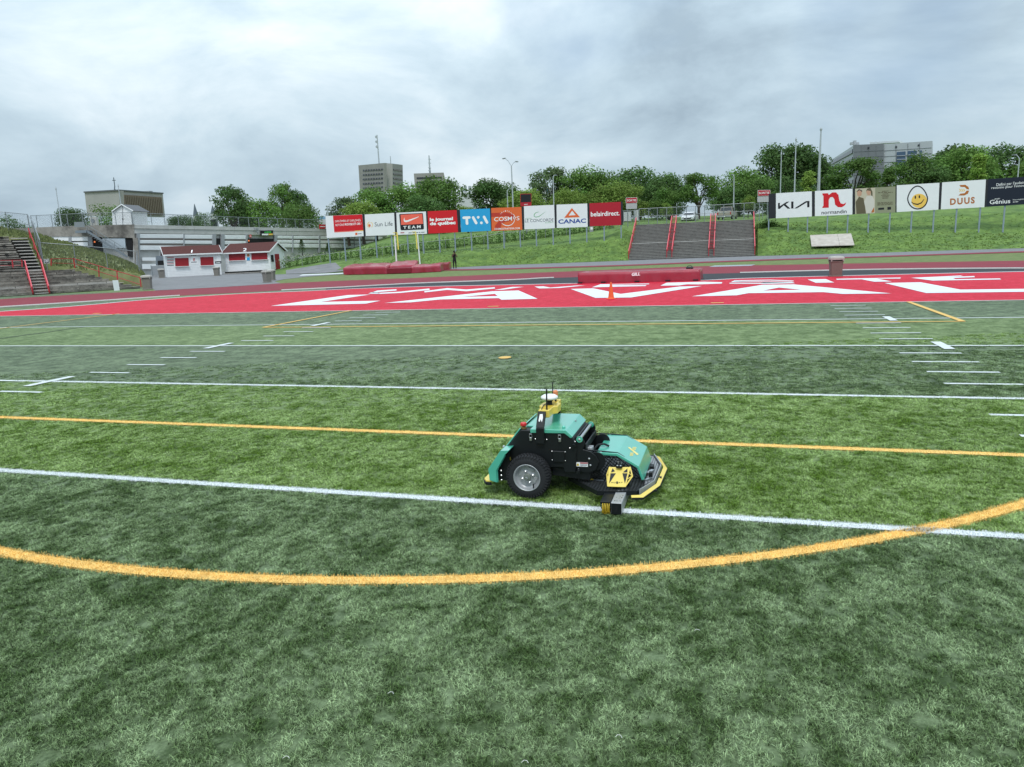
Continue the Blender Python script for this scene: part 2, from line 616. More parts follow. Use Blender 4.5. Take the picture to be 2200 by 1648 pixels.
# apron of asphalt round the kiosks, gravel path and the narrow red run-up beyond the verge
sheet('asphalt_apron', [gp(*q, -0.012) for q in [(300, 628), (336, 624), (480, 616.5), (604, 608.8), (590, 604.5), (610, 600), (660, 594.5), (742, 588.8), (748, 582)]] + [Vector((-52, 98, -0.012)), Vector((-60, 150, -0.012)), Vector((-140, 150, -0.012)), Vector((-110, 60, -0.012)), Vector((-62, 47, -0.012))], m_asphalt)
run_t = [(940, 579), (1050, 577.2), (1320, 569.6), (1520, 561.8), (1720, 554.8), (1900, 549.5), (2200, 539.5), (2500, 530)]
path_t = [(930, 575), (960, 574.2), (1060, 569.6), (1200, 564.8), (1350, 559.5), (1622, 550), (1720, 547.3), (1850, 543.6), (2000, 539), (2200, 533), (2500, 523)]
sheet('gravel_path', [gp(*q, -0.012) for q in catmull(path_t, 4)] + [gp(q[0], q[1], -0.012) for q in catmull(run_t, 4)[::-1]], m_path)
sheet('red_runway', [gp(*q, -0.008) for q in catmull(run_t, 4)] + [gp(q[0], q[1] + 2.6, -0.008) for q in catmull(run_t, 4)[::-1]], m_track)
sheet('white_takeoff_strip', [gp(*q, -0.004) for q in [(642, 592.6), (737, 588.3), (737, 586.0), (650, 589.6)]], M('pale_rubber', (0.55, 0.58, 0.58), 0.8))
sheet('grey_takeoff_board', [gp(*q, 0.012) for q in [(1523, 573.5), (1535, 570.4), (1623, 568.2), (1614, 571)]], M('grey_board', (0.30, 0.33, 0.36), 0.7))

# ---- letters on the end zone
e1, e2, e3 = crop(500, 580, 3.6667), crop(1050, 560, 3.6667), crop(1600, 560, 3.6667)
m_letter = M('white_letter_turf', (0.66, 0.70, 0.72), 0.7, var=0.07, scale=2.5)


def letter(pts, hole=None):
    if hole:
        pts = list(pts) + [pts[0]] + [hole[0]] + list(hole[::-1])
        pts = pts
    vs = [gp(*q, 0.012) for q in pts]
    bm = bmesh.new()
    o = sheet('end_zone_letter', vs, m_letter)
    return o


def fmap(k, pts): return [k(*p) for p in pts]


letter(fmap(e1, [(300, 283), (905, 198), (1085, 193), (690, 252), (1165, 242), (1050, 265)]))
A1 = fmap(e1, [(1195, 260), (1400, 255), (1640, 232), (2096, 222)]) + fmap(e2, [(100, 308), (385, 300), (235, 235)]) + fmap(e1, [(2045, 168)])
A1h = fmap(e1, [(1805, 212), (2065, 188), (2088, 206)])
A2 = fmap(e2, [(1600, 281), (1950, 273)]) + fmap(e3, [(30, 256), (620, 248), (770, 262), (1155, 258), (385, 187), (140, 190)])
A2h = fmap(e3, [(145, 236), (270, 212), (445, 229)])


def letter_a(o, h):
    # left leg, right leg, head and crossbar share edges, so the counter stays open
    m = MB()
    v = [gp(*q, 0.012) for q in o + h]
    # o: 0 foot out-left,1 foot in-left,2 bar low-left,3 bar low-right,4 foot in-right,5 foot out-right,6 head right,7 head left; h: 8 left,9 top,10 right
    m.add(v, [(0, 1, 2, 8), (0, 8, 9, 7), (7, 9, 6), (6, 9, 10, 5), (10, 3, 4, 5), (8, 2, 3, 10)])
    o_ = m.build('end_zone_letter', m_letter); o_['kind'] = 'structure'


letter_a(A1, A1h); letter_a(A2, A2h)
letter(fmap(e2, [(645, 223), (822, 218), (1040, 262), (1505, 204), (1680, 200), (1120, 290), (840, 293)]))
letter(fmap(e3, [(1100, 176), (1385, 170), (1700, 228), (2420, 219), (2520, 241), (1430, 255)]))
letter(fmap(e1, stroke([(1290, 157), (1140, 168), (1072, 181), (1160, 184), (1320, 176), (1550, 152)], [10, 12, 13, 9, 10, 12])))
letter(fmap(e1, stroke([(1510, 172), (1690, 150), (1840, 161), (2065, 141)], [10, 14, 14, 10])))
letter(fmap(e2, [(45, 231), (112, 229), (278, 206), (185, 207)]))
letter(fmap(e2, [(360, 204), (432, 202), (486, 212), (690, 196), (760, 195), (560, 215), (400, 219)]))
letter(fmap(e2, [(812, 210), (880, 186), (1266, 180), (1262, 186), (968, 189), (955, 193), (1242, 193), (1236, 200)]))
letter(fmap(e2, [(1352, 197), (1402, 174), (1700, 166), (1840, 170), (1836, 180), (1650, 187), (1560, 186), (1500, 195)]))
letter(fmap(e3, stroke([(385, 160), (200, 153), (-80, 158), (-110, 166), (120, 167), (370, 169), (395, 174), (160, 180), (-120, 178)], [6, 6, 6, 7, 5, 6, 7, 6, 6])))
letter(fmap(e3, [(495, 148), (640, 145), (705, 172), (560, 174)]))
letter(fmap(e3, [(720, 143), (1230, 133), (1225, 141), (1040, 142), (1160, 164), (1020, 166), (920, 147), (725, 150)]))
letter(fmap(e3, [(1310, 135), (1560, 124), (1700, 117), (1720, 122), (1560, 131), (1810, 121), (1812, 130), (1640, 137), (1660, 146), (2010, 140), (2020, 148), (1480, 157)]))

# ---- field markings
XL, XR = -33.8, 25.6
HX1, HX2 = -11.72, 3.64
NEAR_LINES = []          # (kind, data, half width, material) - also used to keep green blades off the paint


def fringe(name, sample, n, mat, lo=0.014, hi=0.026):
    """line painted on the pile: a flat ribbon is not enough this close, so the painted fibres are built"""
    V, F = [], []
    rnd = random.Random(3)
    for i in range(n):
        x, y = sample(rnd)
        a = rnd.uniform(0, 6.283); b = rnd.uniform(0, 6.283)
        ln_ = rnd.uniform(lo, hi); lean = rnd.uniform(0.1, 0.8) * ln_
        w = 0.0022
        dx, dy = math.cos(a) * w, math.sin(a) * w
        tx, ty = x + math.cos(b) * lean, y + math.sin(b) * lean
        z = 0.006 + 0.6 * math.sqrt(max(ln_ ** 2 - lean ** 2, 1e-5))
        k = len(V)
        V += [(x - dx, y - dy, 0), (x + dx, y + dy, 0), (tx + dx * .5, ty + dy * .5, z), (tx - dx * .5, ty - dy * .5, z)]
        F.append((k, k + 1, k + 2, k + 3))
    return V, F


def painted(name, m, mat, V=None, F=None):
    if V:
        m.add(V, F)
    o = m.build(name, mat)
    o['kind'] = 'structure'
    return o


m_wfib = M('white_painted_fibre', (0.70, 0.735, 0.74), 0.7, var=0.10, scale=30)
m_yfib = M('yellow_painted_fibre', (0.82, 0.55, 0.175), 0.7, var=0.22, scale=12)
for k in range(0, 6):
    Y = GOAL - YD5 * k
    m = strip([(XL, Y), (XR, Y)], 0.085 if k in (3, 4) else 0.10, 0.008)
    V = F = None
    if k in (3, 4):
        x0, x1 = ((-8.2, 4.6), (-12.5, 7.0))[k == 3]
        V, F = fringe('l', lambda r: (r.uniform(x0, x1), Y + r.gauss(0, 1) * 0.008 + r.uniform(-0.052, 0.052)), 26000 if k == 4 else 17000, m_wfib)
    painted('yard_line', m, m_wfib if k in (3, 4) else m_white_turf, V, F)
for k in range(1, 23):
    Y = GOAL - 0.9144 * k
    if k % 5:
        for x0, x1 in ((-11.77, -10.84), (2.77, 3.70)):
            painted('yard_tick', strip([(x0, Y), (x1, Y)], 0.085, 0.010), m_white_turf)
    else:
        for hx in (HX1, HX2):
            painted('hash_mark', strip([(hx, Y - 0.47), (hx, Y + 0.47)], 0.17, 0.014), m_white_turf)
PX, PY, PR, PLINE = -4.05, 12.83, 9.20, 7.36
a0 = math.acos((PY - PLINE) / PR)
arc = [(PX + PR * math.sin(a0 * t / 40), PY - PR * math.cos(a0 * t / 40)) for t in range(-40, 41)]


def arc_s(r):
    q = r.uniform(-a0, a0); rr = PR + r.uniform(-0.066, 0.066) + r.gauss(0, 1) * 0.008
    return PX + rr * math.sin(q), PY - rr * math.cos(q)


V, F = fringe('a', arc_s, 46000, m_yfib)
painted('penalty_arc', strip(arc, 0.10, 0.008), m_yfib, V, F)
V, F = fringe('a', lambda r: (r.uniform(-10.6, 5.8), PLINE + r.uniform(-0.062, 0.062) + r.gauss(0, 1) * 0.007), 26000, m_yfib)
painted('penalty_area_line', strip([(-24.2, PLINE), (16.1, PLINE)], 0.10, 0.010), m_yfib, V, F)
for x in (-24.0, 16.0):
    painted('penalty_area_side_line', strip([(x, PLINE), (x, 23.9)], 0.11, 0.012), m_yellow_turf)
painted('goal_area_line', strip([(-13.2, 18.32), (5.02, 18.32)], 0.11, 0.012), m_yellow_turf)
for x in (-13.2, 4.97):
    painted('goal_area_side_line', strip([(x, 18.32), (x, GOAL - 0.05)], 0.13, 0.014), m_yellow_turf)
sm = MB(); sm.add([(PX + 0.12 * math.cos(i * math.pi / 9), 12.87 + 0.15 * math.sin(i * math.pi / 9), 0.012) for i in range(18)], [tuple(range(18))])
painted('penalty_spot', sm, m_yellow_turf)
painted('black_side_line', strip([(-20.6, 12.0), (-20.6, 19.0)], 0.09, 0.008), m_black_line)
for q in ((1060, 659), (1541, 651.5), (208, 674.2)):
    p = gp(*q)
    painted('yellow_corner_mark', strip([(p.x - .2, p.y), (p.x + .2, p.y)], 0.2, 0.016), m_yellow_turf)

# ---- turf pile: tufts of fibres standing on the field where single fibres can be seen
tuft_col = bpy.data.collections.new('turf_tufts')
for k in range(4):
    rnd = random.Random(50 + k)
    V, F, SH = [], [], []
    for i in range(30):
        r = 0.030 * math.sqrt(rnd.random()); th = rnd.uniform(0, 6.283)
        x, y = r * math.cos(th), r * math.sin(th)
        a, b = rnd.uniform(0, 6.283), rnd.uniform(0, 6.283)
        L_ = rnd.uniform(0.024, 0.042); lean = rnd.uniform(0.25, 0.85) * L_
        w = rnd.uniform(0.0010, 0.0018)
        dx, dy = math.cos(a) * w, math.sin(a) * w
        z = math.sqrt(L_ * L_ - lean * lean)
        bx, by = math.cos(b), math.sin(b)
        o = len(V)
        V += [(x - dx, y - dy, 0), (x + dx, y + dy, 0), (x + bx * lean * .35 + dx, y + by * lean * .35 + dy, z * .65), (x + bx * lean * .35 - dx, y + by * lean * .35 - dy, z * .65), (x + bx * lean, y + by * lean, z)]
        F += [(o, o + 1, o + 2, o + 3), (o + 3, o + 2, o + 4)]
        s_ = rnd.random() * 0.98
        SH += [s_] * 5
    me = bpy.data.meshes.new('turf_tuft'); me.from_pydata(V, [], F)
    at = me.attributes.new('shade', 'FLOAT', 'POINT'); at.data.foreach_set('value', SH)
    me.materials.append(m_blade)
    tuft_col.objects.link(bpy.data.objects.new('turf_tuft', me))

rs = np.random.default_rng(5)
fx, fy = np.array(FWD), np.array(RIGHT)


def scatter(d0, d1, per_m2, scale):
    n = int((d1 - d0) * (d1 * 1.6 + 5.6) * per_m2)
    dd = rs.uniform(d0, d1, n); half = d1 * 0.8 + 2.8
    ll = rs.uniform(-half, half, n)
    keep = np.abs(ll) < dd * 0.755 + 2.2
    dd, ll = dd[keep], ll[keep]
    # level axes of the view
    f2 = np.array([-sy, cy]); r2 = np.array([cy, sy])
    P = dd[:, None] * f2 + ll[:, None] * r2
    X, Y = P[:, 0], P[:, 1]
    ok = np.ones(len(X), bool)
    for k in range(6):
        ok &= np.abs(Y - (GOAL - YD5 * k)) > 0.058
    ok &= np.abs(Y - PLINE) > 0.064
    ok &= ~((np.abs(np.hypot(X - PX, Y - PY) - PR) < 0.068) & (Y < PLINE))
    for k in range(1, 23):
        if k % 5:
            yy = GOAL - 0.9144 * k
            for x0, x1 in ((-11.77, -10.84), (2.77, 3.70)):
                ok &= ~((np.abs(Y - yy) < 0.045) & (X > x0) & (X < x1))
        else:
            for hx in (HX1, HX2):
                ok &= ~((np.abs(Y - (GOAL - 0.9144 * k)) < 0.48) & (np.abs(X - hx) < 0.09))
    ok &= np.hypot(X - PX, Y - 12.87) > 0.15
    X, Y = X[ok], Y[ok]
    return np.stack([X, Y, np.zeros_like(X)], 1), np.full(len(X), scale) * rs.uniform(0.8, 1.2, len(X))


parts = [scatter(1.4, 6.5, 850, 1.0), scatter(6.5, 9.5, 460, 1.35), scatter(9.5, 12.0, 200, 1.5), scatter(12.0, 14.0, 60, 1.5)]
pts = np.concatenate([a for a, b in parts]); scl = np.concatenate([b for a, b in parts])
me = bpy.data.meshes.new('turf_pile')
me.vertices.add(len(pts)); me.vertices.foreach_set('co', pts.astype(np.float32).ravel())
at = me.attributes.new('tuft_scale', 'FLOAT', 'POINT'); at.data.foreach_set('value', scl.astype(np.float32))
at = me.attributes.new('tuft_turn', 'FLOAT', 'POINT'); at.data.foreach_set('value', (rs.uniform(0, 6.283, len(pts))).astype(np.float32))
pile = bpy.data.objects.new('turf_pile', me); COL.objects.link(pile)
tag(pile, 'short green artificial grass fibres covering the near field', 'turf', kind='stuff')
ng = bpy.data.node_groups.new('tufts_on_points', 'GeometryNodeTree')
ng.interface.new_socket('Geometry', in_out='INPUT', socket_type='NodeSocketGeometry')
ng.interface.new_socket('Geometry', in_out='OUTPUT', socket_type='NodeSocketGeometry')
gi, go = ng.nodes.new('NodeGroupInput'), ng.nodes.new('NodeGroupOutput')
ip = ng.nodes.new('GeometryNodeInstanceOnPoints')
ci = ng.nodes.new('GeometryNodeCollectionInfo'); ci.inputs['Collection'].default_value = tuft_col
ci.inputs['Separate Children'].default_value = True; ci.inputs['Reset Children'].default_value = True
na = ng.nodes.new('GeometryNodeInputNamedAttribute'); na.data_type = 'FLOAT'; na.inputs['Name'].default_value = 'tuft_scale'
nt_ = ng.nodes.new('GeometryNodeInputNamedAttribute'); nt_.data_type = 'FLOAT'; nt_.inputs['Name'].default_value = 'tuft_turn'
cx = ng.nodes.new('ShaderNodeCombineXYZ')
cs = ng.nodes.new('ShaderNodeCombineXYZ'); cs.inputs['Z'].default_value = 0.55
ng.links.new(na.outputs['Attribute'], cs.inputs['X']); ng.links.new(na.outputs['Attribute'], cs.inputs['Y'])
ng.links.new(nt_.outputs['Attribute'], cx.inputs['Z'])
ng.links.new(gi.outputs[0], ip.inputs['Points']); ng.links.new(ci.outputs[0], ip.inputs['Instance'])
ip.inputs['Pick Instance'].default_value = True
ng.links.new(cx.outputs[0], ip.inputs['Rotation']); ng.links.new(cs.outputs[0], ip.inputs['Scale'])
ng.links.new(ip.outputs[0], go.inputs[0])
md = pile.modifiers.new('tufts', 'NODES'); md.node_group = ng

# ------------------------------------------------------------------ hill, stairs, boards
def zst(px, lst):
    return [dp(px, py, d) for py, d in lst]


def zflat(px, lst):
    out = []
    for d, z in lst:
        p = dp(px, 540, d)
        out.append(Vector((p.x, p.y, z)))
    return out


P_L = Plane(705, 91, 1335, 88)          # line of the boards left of the stairs
P_R = Plane(1650, 85, 2150, 76)         # line of the boards right of the stairs
ST = [
    zflat(560, [(84, -0.02), (88, -0.02), (92, -0.02), (96, -0.02), (110, -0.02), (170, -0.02)]),
    zflat(610, [(84, -0.02), (88, 0.1), (92, 0.25), (96, 0.5), (110, 0.8), (170, 1.0)]),
    zst(700, [(587, 80), (577, 86), (567.5, 91), (562, 96), (552, 108), (540, 170)]),
    zst(760, [(581, 82), (570, 86.5), (560, 91), (555, 97), (538, 110), (530, 170)]),
    zst(850, [(578, 84), (563, 87), (549.5, 90.5), (546, 97), (512, 112), (500, 180)]),
    zst(960, [(575, 83), (557, 86.5), (542, 90), (535, 97), (508, 112), (492, 180)]),
    zst(1060, [(569.8, 85), (551, 87.5), (535.5, 89.8), (525, 97), (500, 110), (482, 180)]),
    zst(1200, [(565, 83.5), (545, 86.3), (526, 89), (508, 97), (492, 106), (475, 180)]),
    zst(1300, [(561, 82.5), (540, 85.5), (518, 88.3), (500, 93), (485, 100), (472, 180)]),
    zst(1338, [(560, 82.3), (536, 85.3), (513, 88), (490, 91), (482, 98), (470, 180)]),
    zst(1349, [(560, 82.2), (541, 84.5), (520, 87), (496, 90.2), (483, 97), (470, 180)]),
    zst(1372, [(560, 83), (548, 86), (526, 88.5), (500, 91.5), (481.0, 97), (469, 180)]),
    zst(1622, [(552, 80), (537, 83), (514, 85.8), (488, 88.5), (470.0, 94), (460, 180)]),
    zst(1628, [(550, 79), (526, 82), (504, 84.8), (480, 87.5), (471, 94), (460, 180)]),
    zst(1651, [(549, 78), (520, 81.5), (498.5, 84.7), (478, 87.5), (468, 94), (456, 180)]),
    zst(1760, [(546.3, 75.3), (523, 79), (504, 82.5), (476, 87), (462, 94), (450, 180)]),
    zst(1900, [(542.5, 72.3), (520, 76), (502, 80), (470, 85), (454, 92), (444, 180)]),
    zst(2050, [(537.5, 70.2), (517, 74), (501.3, 77.5), (462, 83), (446, 90), (436, 180)]),
    zst(2200, [(533, 67.7), (514, 71.5), (501, 75.2), (456, 80), (440, 88), (430, 180)]),
    zst(2450, [(526, 64), (508, 68), (495, 72), (446, 77), (430, 86), (420, 180)]),
]
hm = MB()
cols = []
for st in ST:
    base = Vector((st[0].x, st[0].y, -0.3))
    cols.append([base] + st + [st[-1] + Vector((FWD.x, FWD.y, 0)) * 900])
for i in range(len(cols)):
    hm.v += cols[i]
n_ = len(cols[0])
for i in range(len(cols) - 1):
    for j in range(n_ - 1):
        hm.f.append((i * n_ + j, i * n_ + j + 1, (i + 1) * n_ + j + 1, (i + 1) * n_ + j))
tag(hm.build('hillside', m_hill), kind='structure')
# the road that climbs past the kiosks
rd = MB()
for i in (1, 2):
    a, b = cols[i], cols[i + 1]
    for j in (1, 2):
        f = 1.0 if i == 1 else (0.75, 0.5, 0.35)[j - 1]
        f2 = 1.0 if i == 1 else (0.75, 0.5, 0.35)[j]
        up = Vector((0, 0, 0.04))
        rd.quad(a[j] + up, a[j].lerp(b[j], f) + up, a[j + 1].lerp(b[j + 1], f2) + up, a[j + 1] + up)
tag(rd.build('asphalt_ramp', m_asphalt), kind='structure')

# ---- grass tussocks on the slope so that the hill is not a smooth sheet
m_tus = M('tussock_grass', (0.125, 0.205, 0.042), 0.9, var=0.4, scale=1.1, dark=(0.17, 0.185, 0.065), dthr=0.6)
V, F = [], []
rnd = random.Random(11)
for i in range(len(cols) - 1):
    if 10 <= i <= 11 or i < 3:
        continue
    a, b = cols[i], cols[i + 1]
    wid = (b[2] - a[2]).length
    for j in (1, 2, 3):
        cnt = int(wid * 36)
        for _ in range(cnt):
            u, v = rnd.random(), rnd.random()
            p = a[j].lerp(b[j], u).lerp(a[j + 1].lerp(b[j + 1], u), v)
            th = rnd.uniform(0, 6.28); w = rnd.uniform(.05, .14); h = rnd.uniform(.03, .10)
            q = Vector((math.cos(th) * w, math.sin(th) * w, 0))
            k = len(V)
            V += [p - q - Vector((0, 0, .04)), p + q - Vector((0, 0, .04)), p + q * .6 + Vector((rnd.uniform(-.06, .06), rnd.uniform(-.06, .06), h)), p - q * .6 + Vector((0, 0, h * .8))]
            F.append((k, k + 1, k + 2, k + 3))
tm = MB(); tm.add(V, F)
tag(tm.build('hillside_grass', m_tus), 'rough mown grass growing on the slope below the boards', 'grass', kind='stuff')

# ---- big stairs
m_conc = M('stair_concrete', (0.155, 0.150, 0.138), 0.9, var=0.25, scale=5, bump=0.3, bscale=40, dark=(0.07, 0.068, 0.062), dthr=0.58)
m_tread = M('stair_nosing', (0.27, 0.262, 0.245), 0.85, var=0.2, scale=7)
m_landing = M('stair_landing_edge', (0.62, 0.61, 0.58), 0.8, var=0.1)
m_red = M('red_paint', (0.42, 0.018, 0.030), 0.45, var=0.12, scale=4)
m_redrail = M('pink_worn_red_paint', (0.62, 0.10, 0.12), 0.5, var=0.15, scale=5)
SX0, SX1, SYB = -11.2, 2.47, 84.1
NST, RUN = 24, 0.315
top_z = atY(1378, 483, SYB + NST * RUN).z
RISE = top_z / NST
stairs = thing('stadium_stairs', (SX0, SYB, 0), 'wide grey concrete staircase with red handrails climbing the hill', 'stairs')
step_me = None
for i in range(NST):
    m = MB()
    y = SYB + i * RUN
    x0, x1 = SX0 + 0.02 * i * 0, SX1
    m.box(x0, x1, y, y + RUN + 0.25, i * RISE - 0.35, (i + 1) * RISE - 0.045)
    st_ = m.build('step', m_conc, stairs)
    m = MB(); m.box(x0 - 0.01, x1 + 0.01, y - 0.03, y + RUN, (i + 1) * RISE - 0.044, (i + 1) * RISE)
    m.build('nosing', m_landing if i == 10 else m_tread, st_)
lm = MB(); lm.box(SX0, SX1, SYB + NST * RUN, SYB + NST * RUN + 5.5, top_z - 0.5, top_z - 0.01)
lm.build('landing', m_conc, stairs)


def stair_pt(x, k, h):
    return Vector((x, SYB + k * RUN, k * RISE + h))


def rail_run(name, x, k0, k1, h=0.95, double=False):
    m = MB()
    xs = (x - 0.28, x + 0.28) if double else (x,)
    for xx in xs:
        m.bar(stair_pt(xx, k0, h), stair_pt(xx, k1, h), 0.085, 0.085)
    r = m.build(name, m_redrail, stairs)
    for t in (0.0, 0.33, 0.66, 1.0):
        k = k0 + (k1 - k0) * t
        for xx in xs:
            p = MB(); p.bar(stair_pt(xx, k, -0.2), stair_pt(xx, k, h), 0.07, 0.07, (0, 1, 0)); p.build('baluster', m_red, r)
    lo = MB()
    for xx in xs:
        lo.bar(stair_pt(xx, k0, h * 0.5), stair_pt(xx, k1, h * 0.5), 0.05, 0.05)
    lo.build('lower_rail', m_red, r)
    if double:
        for t in np.linspace(0, 1, 12):
            k = k0 + (k1 - k0) * t
            q = MB(); q.bar(stair_pt(xs[0], k, h - .02), stair_pt(xs[1], k, h - .02), 0.05); q.build('cross_bar', m_red, r)


for x, dbl in ((SX0, False), (SX0 + 4.55, True), (SX0 + 9.1, True), (SX1, False)):
    rail_run('handrail', x, 0.5, 11.5, double=dbl)
    rail_run('handrail', x, 12.5, 23.5, double=dbl)

# ---- chain link
m_galv = M('galvanised_steel', (0.26, 0.285, 0.30), 0.5, metal=0.4, var=0.12)


def wire_mat():
    m = bpy.data.materials.new('chain_link'); m.use_nodes = True
    nn, ln = m.node_tree.nodes, m.node_tree.links
    b = nn['Principled BSDF']; b.inputs['Base Color'].default_value = (0.10, 0.115, 0.12, 1); b.inputs['Roughness'].default_value = 0.5
    tr = N(nn, 'ShaderNodeBsdfTransparent'); mx = N(nn, 'ShaderNodeMixShader')
    geo = N(nn, 'ShaderNodeNewGeometry'); sp_ = N(nn, 'ShaderNodeSeparateXYZ'); ln.new(geo.outputs['Position'], sp_.inputs[0])
    h = N(nn, 'ShaderNodeMath', operation='ADD'); ln.new(sp_.outputs['X'], h.inputs[0]); ln.new(sp_.outputs['Y'], h.inputs[1])
    outs = []
    for op in ('ADD', 'SUBTRACT'):
        a = N(nn, 'ShaderNodeMath', operation=op); ln.new(h.outputs[0], a.inputs[0]); ln.new(sp_.outputs['Z'], a.inputs[1])
        k = N(nn, 'ShaderNodeMath', operation='MULTIPLY', inp={1: 12.0}); ln.new(a.outputs[0], k.inputs[0])
        f = N(nn, 'ShaderNodeMath', operation='FRACT'); ln.new(k.outputs[0], f.inputs[0])
        g_ = N(nn, 'ShaderNodeMath', operation='LESS_THAN', inp={1: 0.085}); ln.new(f.outputs[0], g_.inputs[0])
        outs.append(g_.outputs[0])
    mxx = N(nn, 'ShaderNodeMath', operation='MAXIMUM'); ln.new(outs[0], mxx.inputs[0]); ln.new(outs[1], mxx.inputs[1])
    ln.new(mxx.outputs[0], mx.inputs[0]); ln.new(tr.outputs[0], mx.inputs[1]); ln.new(b.outputs[0], mx.inputs[2])
    ln.new(mx.outputs[0], nn['Material Output'].inputs['Surface'])
    return m


m_wire = wire_mat()


def fence(bases, h, label, name='chain_link_fence', mid=False, mat=None, every=None, r=0.035, mesh=True):
    """bases: ground points under each post"""
    mat = mat or m_galv
    B = [Vector(b) for b in bases]
    t = thing(name, B[0], label, 'fence')
    up = Vector((0, 0, h))
    for b in B:
        m = MB(); m.tube(b - Vector((0, 0, 0.3)), b + up, r, n=6); m.build('post', mat, t)
    for a, b in zip(B[:-1], B[1:]):
        m = MB(); m.tube(a + up * 0.985, b + up * 0.985, r * 0.8, n=6); m.build('top_rail', mat, t)
        if mid:
            m = MB(); m.tube(a + up * 0.5, b + up * 0.5, r * 0.6, n=6); m.build('middle_rail', mat, t)
        if mesh:
            m = MB(); m.quad(a + Vector((0, 0, .03)), b + Vector((0, 0, .03)), b + up * 0.97, a + up * 0.97); m.build('wire_mesh', m_wire, t)
    return t


P_F = Plane(1372, 96.0, 1620, 93)          # fence across the head of the stairs
fence([P_F.at(*k5(x, y)) for x, y in ((292, 838), (405, 834), (508, 828), (618, 824), (735, 820), (850, 815), (958, 810), (1065, 803), (1175, 797), (1290, 792), (1415, 785), (1530, 778), (1648, 772))], 2.05, 'tall chain link fence with gates across the head of the stairs', mid=True, r=0.045)
fence([dp(*k5(x, y), d) for x, y, d in ((40, 850, 97), (110, 846, 97), (200, 842, 97), (292, 839, 97))], 1.9, 'short chain link fence run left of the stair head behind the exit sign')
fence([dp(*k5(x, y), d) for x, y, d in ((1660, 772, 93), (1750, 768, 94), (1850, 764, 95))], 1.9, 'short chain link fence run right of the stair head behind the exit sign')
# fence in front of the flower bed
fence([dp(px, py, d) for px, py, d in ((606, 580, 94), (650, 573.5, 95), (690, 568, 95), (731, 562.5, 95.3), (773, 557.5, 95.6), (822, 552, 95.8), (862, 546, 96), (908, 541, 96), (958, 536, 96), (998, 532, 96), (1040, 527, 96), (1086, 521, 96), (1125, 516.5, 96.5), (1172, 512, 96.5), (1217, 507, 96.5), (1262, 503, 96), (1315, 497, 95))], 1.25, 'low chain link fence running in front of the leafy flower bed', r=0.03, mesh=False)

# ---- advertising boards
m_white = M('board_white', (0.80, 0.81, 0.82), 0.45, var=0.035, scale=1.5)
m_bblack = M('board_black', (0.018, 0.020, 0.026), 0.5)
m_steelpost = M('board_post', (0.27, 0.33, 0.39), 0.5, metal=0.2, var=0.1)
Pn = lambda n, r, g, b, **k: M(n, c(r, g, b), k.pop('rough', 0.5), var=k.pop('var', 0.04), scale=1.5, **k)
m_print_red = Pn('print_red', 206, 22, 34)
m_print_dred = Pn('print_dark_red', 172, 24, 42)
m_print_blue = Pn('print_sky_blue', 40, 160, 214)
m_print_orange = Pn('print_orange', 222, 104, 52)
m_print_coral = Pn('print_coral', 240, 104, 84)
m_print_w = Pn('print_white', 240, 240, 240)
m_print_k = Pn('print_black', 24, 26, 32)
m_print_grey = Pn('print_grey', 96, 104, 112)
m_print_green = Pn('print_green', 92, 168, 110)
m_print_navy = Pn('print_navy', 20, 66, 150)
m_print_yel = Pn('print_yellow', 240, 196, 92)
m_print_olive = Pn('print_olive', 142, 144, 118)
m_print_dblue = Pn('print_dark_navy', 16, 26, 44)
m_print_brown = Pn('print_copper', 178, 104, 44)
m_print_skin = Pn('print_skin', 190, 150, 125)
m_print_khaki = Pn('print_khaki', 96, 88, 66)
m_print_tan = Pn('print_tan', 190, 182, 160)


def board(plane, k, quad, mat, label, posts, base_of, strip_q=None, group=None):
    Q = [k(*q) for q in quad]
    ctr = sum((plane.at(*q) for q in Q), Vector()) / 4
    ctr.z = min(plane.at(*base_of(p)).z for p in posts) if posts else 0
    t = thing('advertising_board', ctr, label, 'billboard', group)
    f = [plane.at(*q) for q in Q]
    m = MB(); m.prism(f, plane.n * -0.09); m.build('panel', mat, t)
    if strip_q:
        f = [plane.at(*k(*q), -0.006) for q in strip_q]
        m = MB(); m.prism(f, plane.n * -0.07); m.build('edge_strip', m_bblack, t)
    for p in posts:
        bx_, by_ = base_of(p)
        b = plane.at(bx_, by_, -0.16)
        zt = max(plane.at(*q).z for q in Q)
        m = MB(); m.bar(b - Vector((0, 0, 0.5)), Vector((b.x, b.y, zt - 0.1)), 0.13, 0.13, (0, 1, 0)); m.build('post', m_steelpost, t)
    return t


baseL = [(710, 566.8), (743.6, 561.6), (776, 557.5), (810.6, 554.4), (844, 550), (878, 548.8), (911, 546), (945.7, 543.7), (979, 540), (1014, 538.2), (1049, 536.2), (1083.5, 533), (1118.4, 531), (1153, 528), (1189, 526.8), (1225, 525), (1261, 521.7), (1298.4, 518.4), (1334.8, 513.6)]
baseR = [(1651, 498.5), (1692.7, 503), (1734, 504), (1776.7, 504), (1820, 503), (1864.5, 502.6), (1910, 501.8), (1956.4, 501.8), (2003.6, 501.8), (2051.9, 501), (2102, 501.8), (2154, 501), (2210, 500), (2262, 499)]
bL = lambda i: baseL[i]
bR = lambda i: baseR[i]

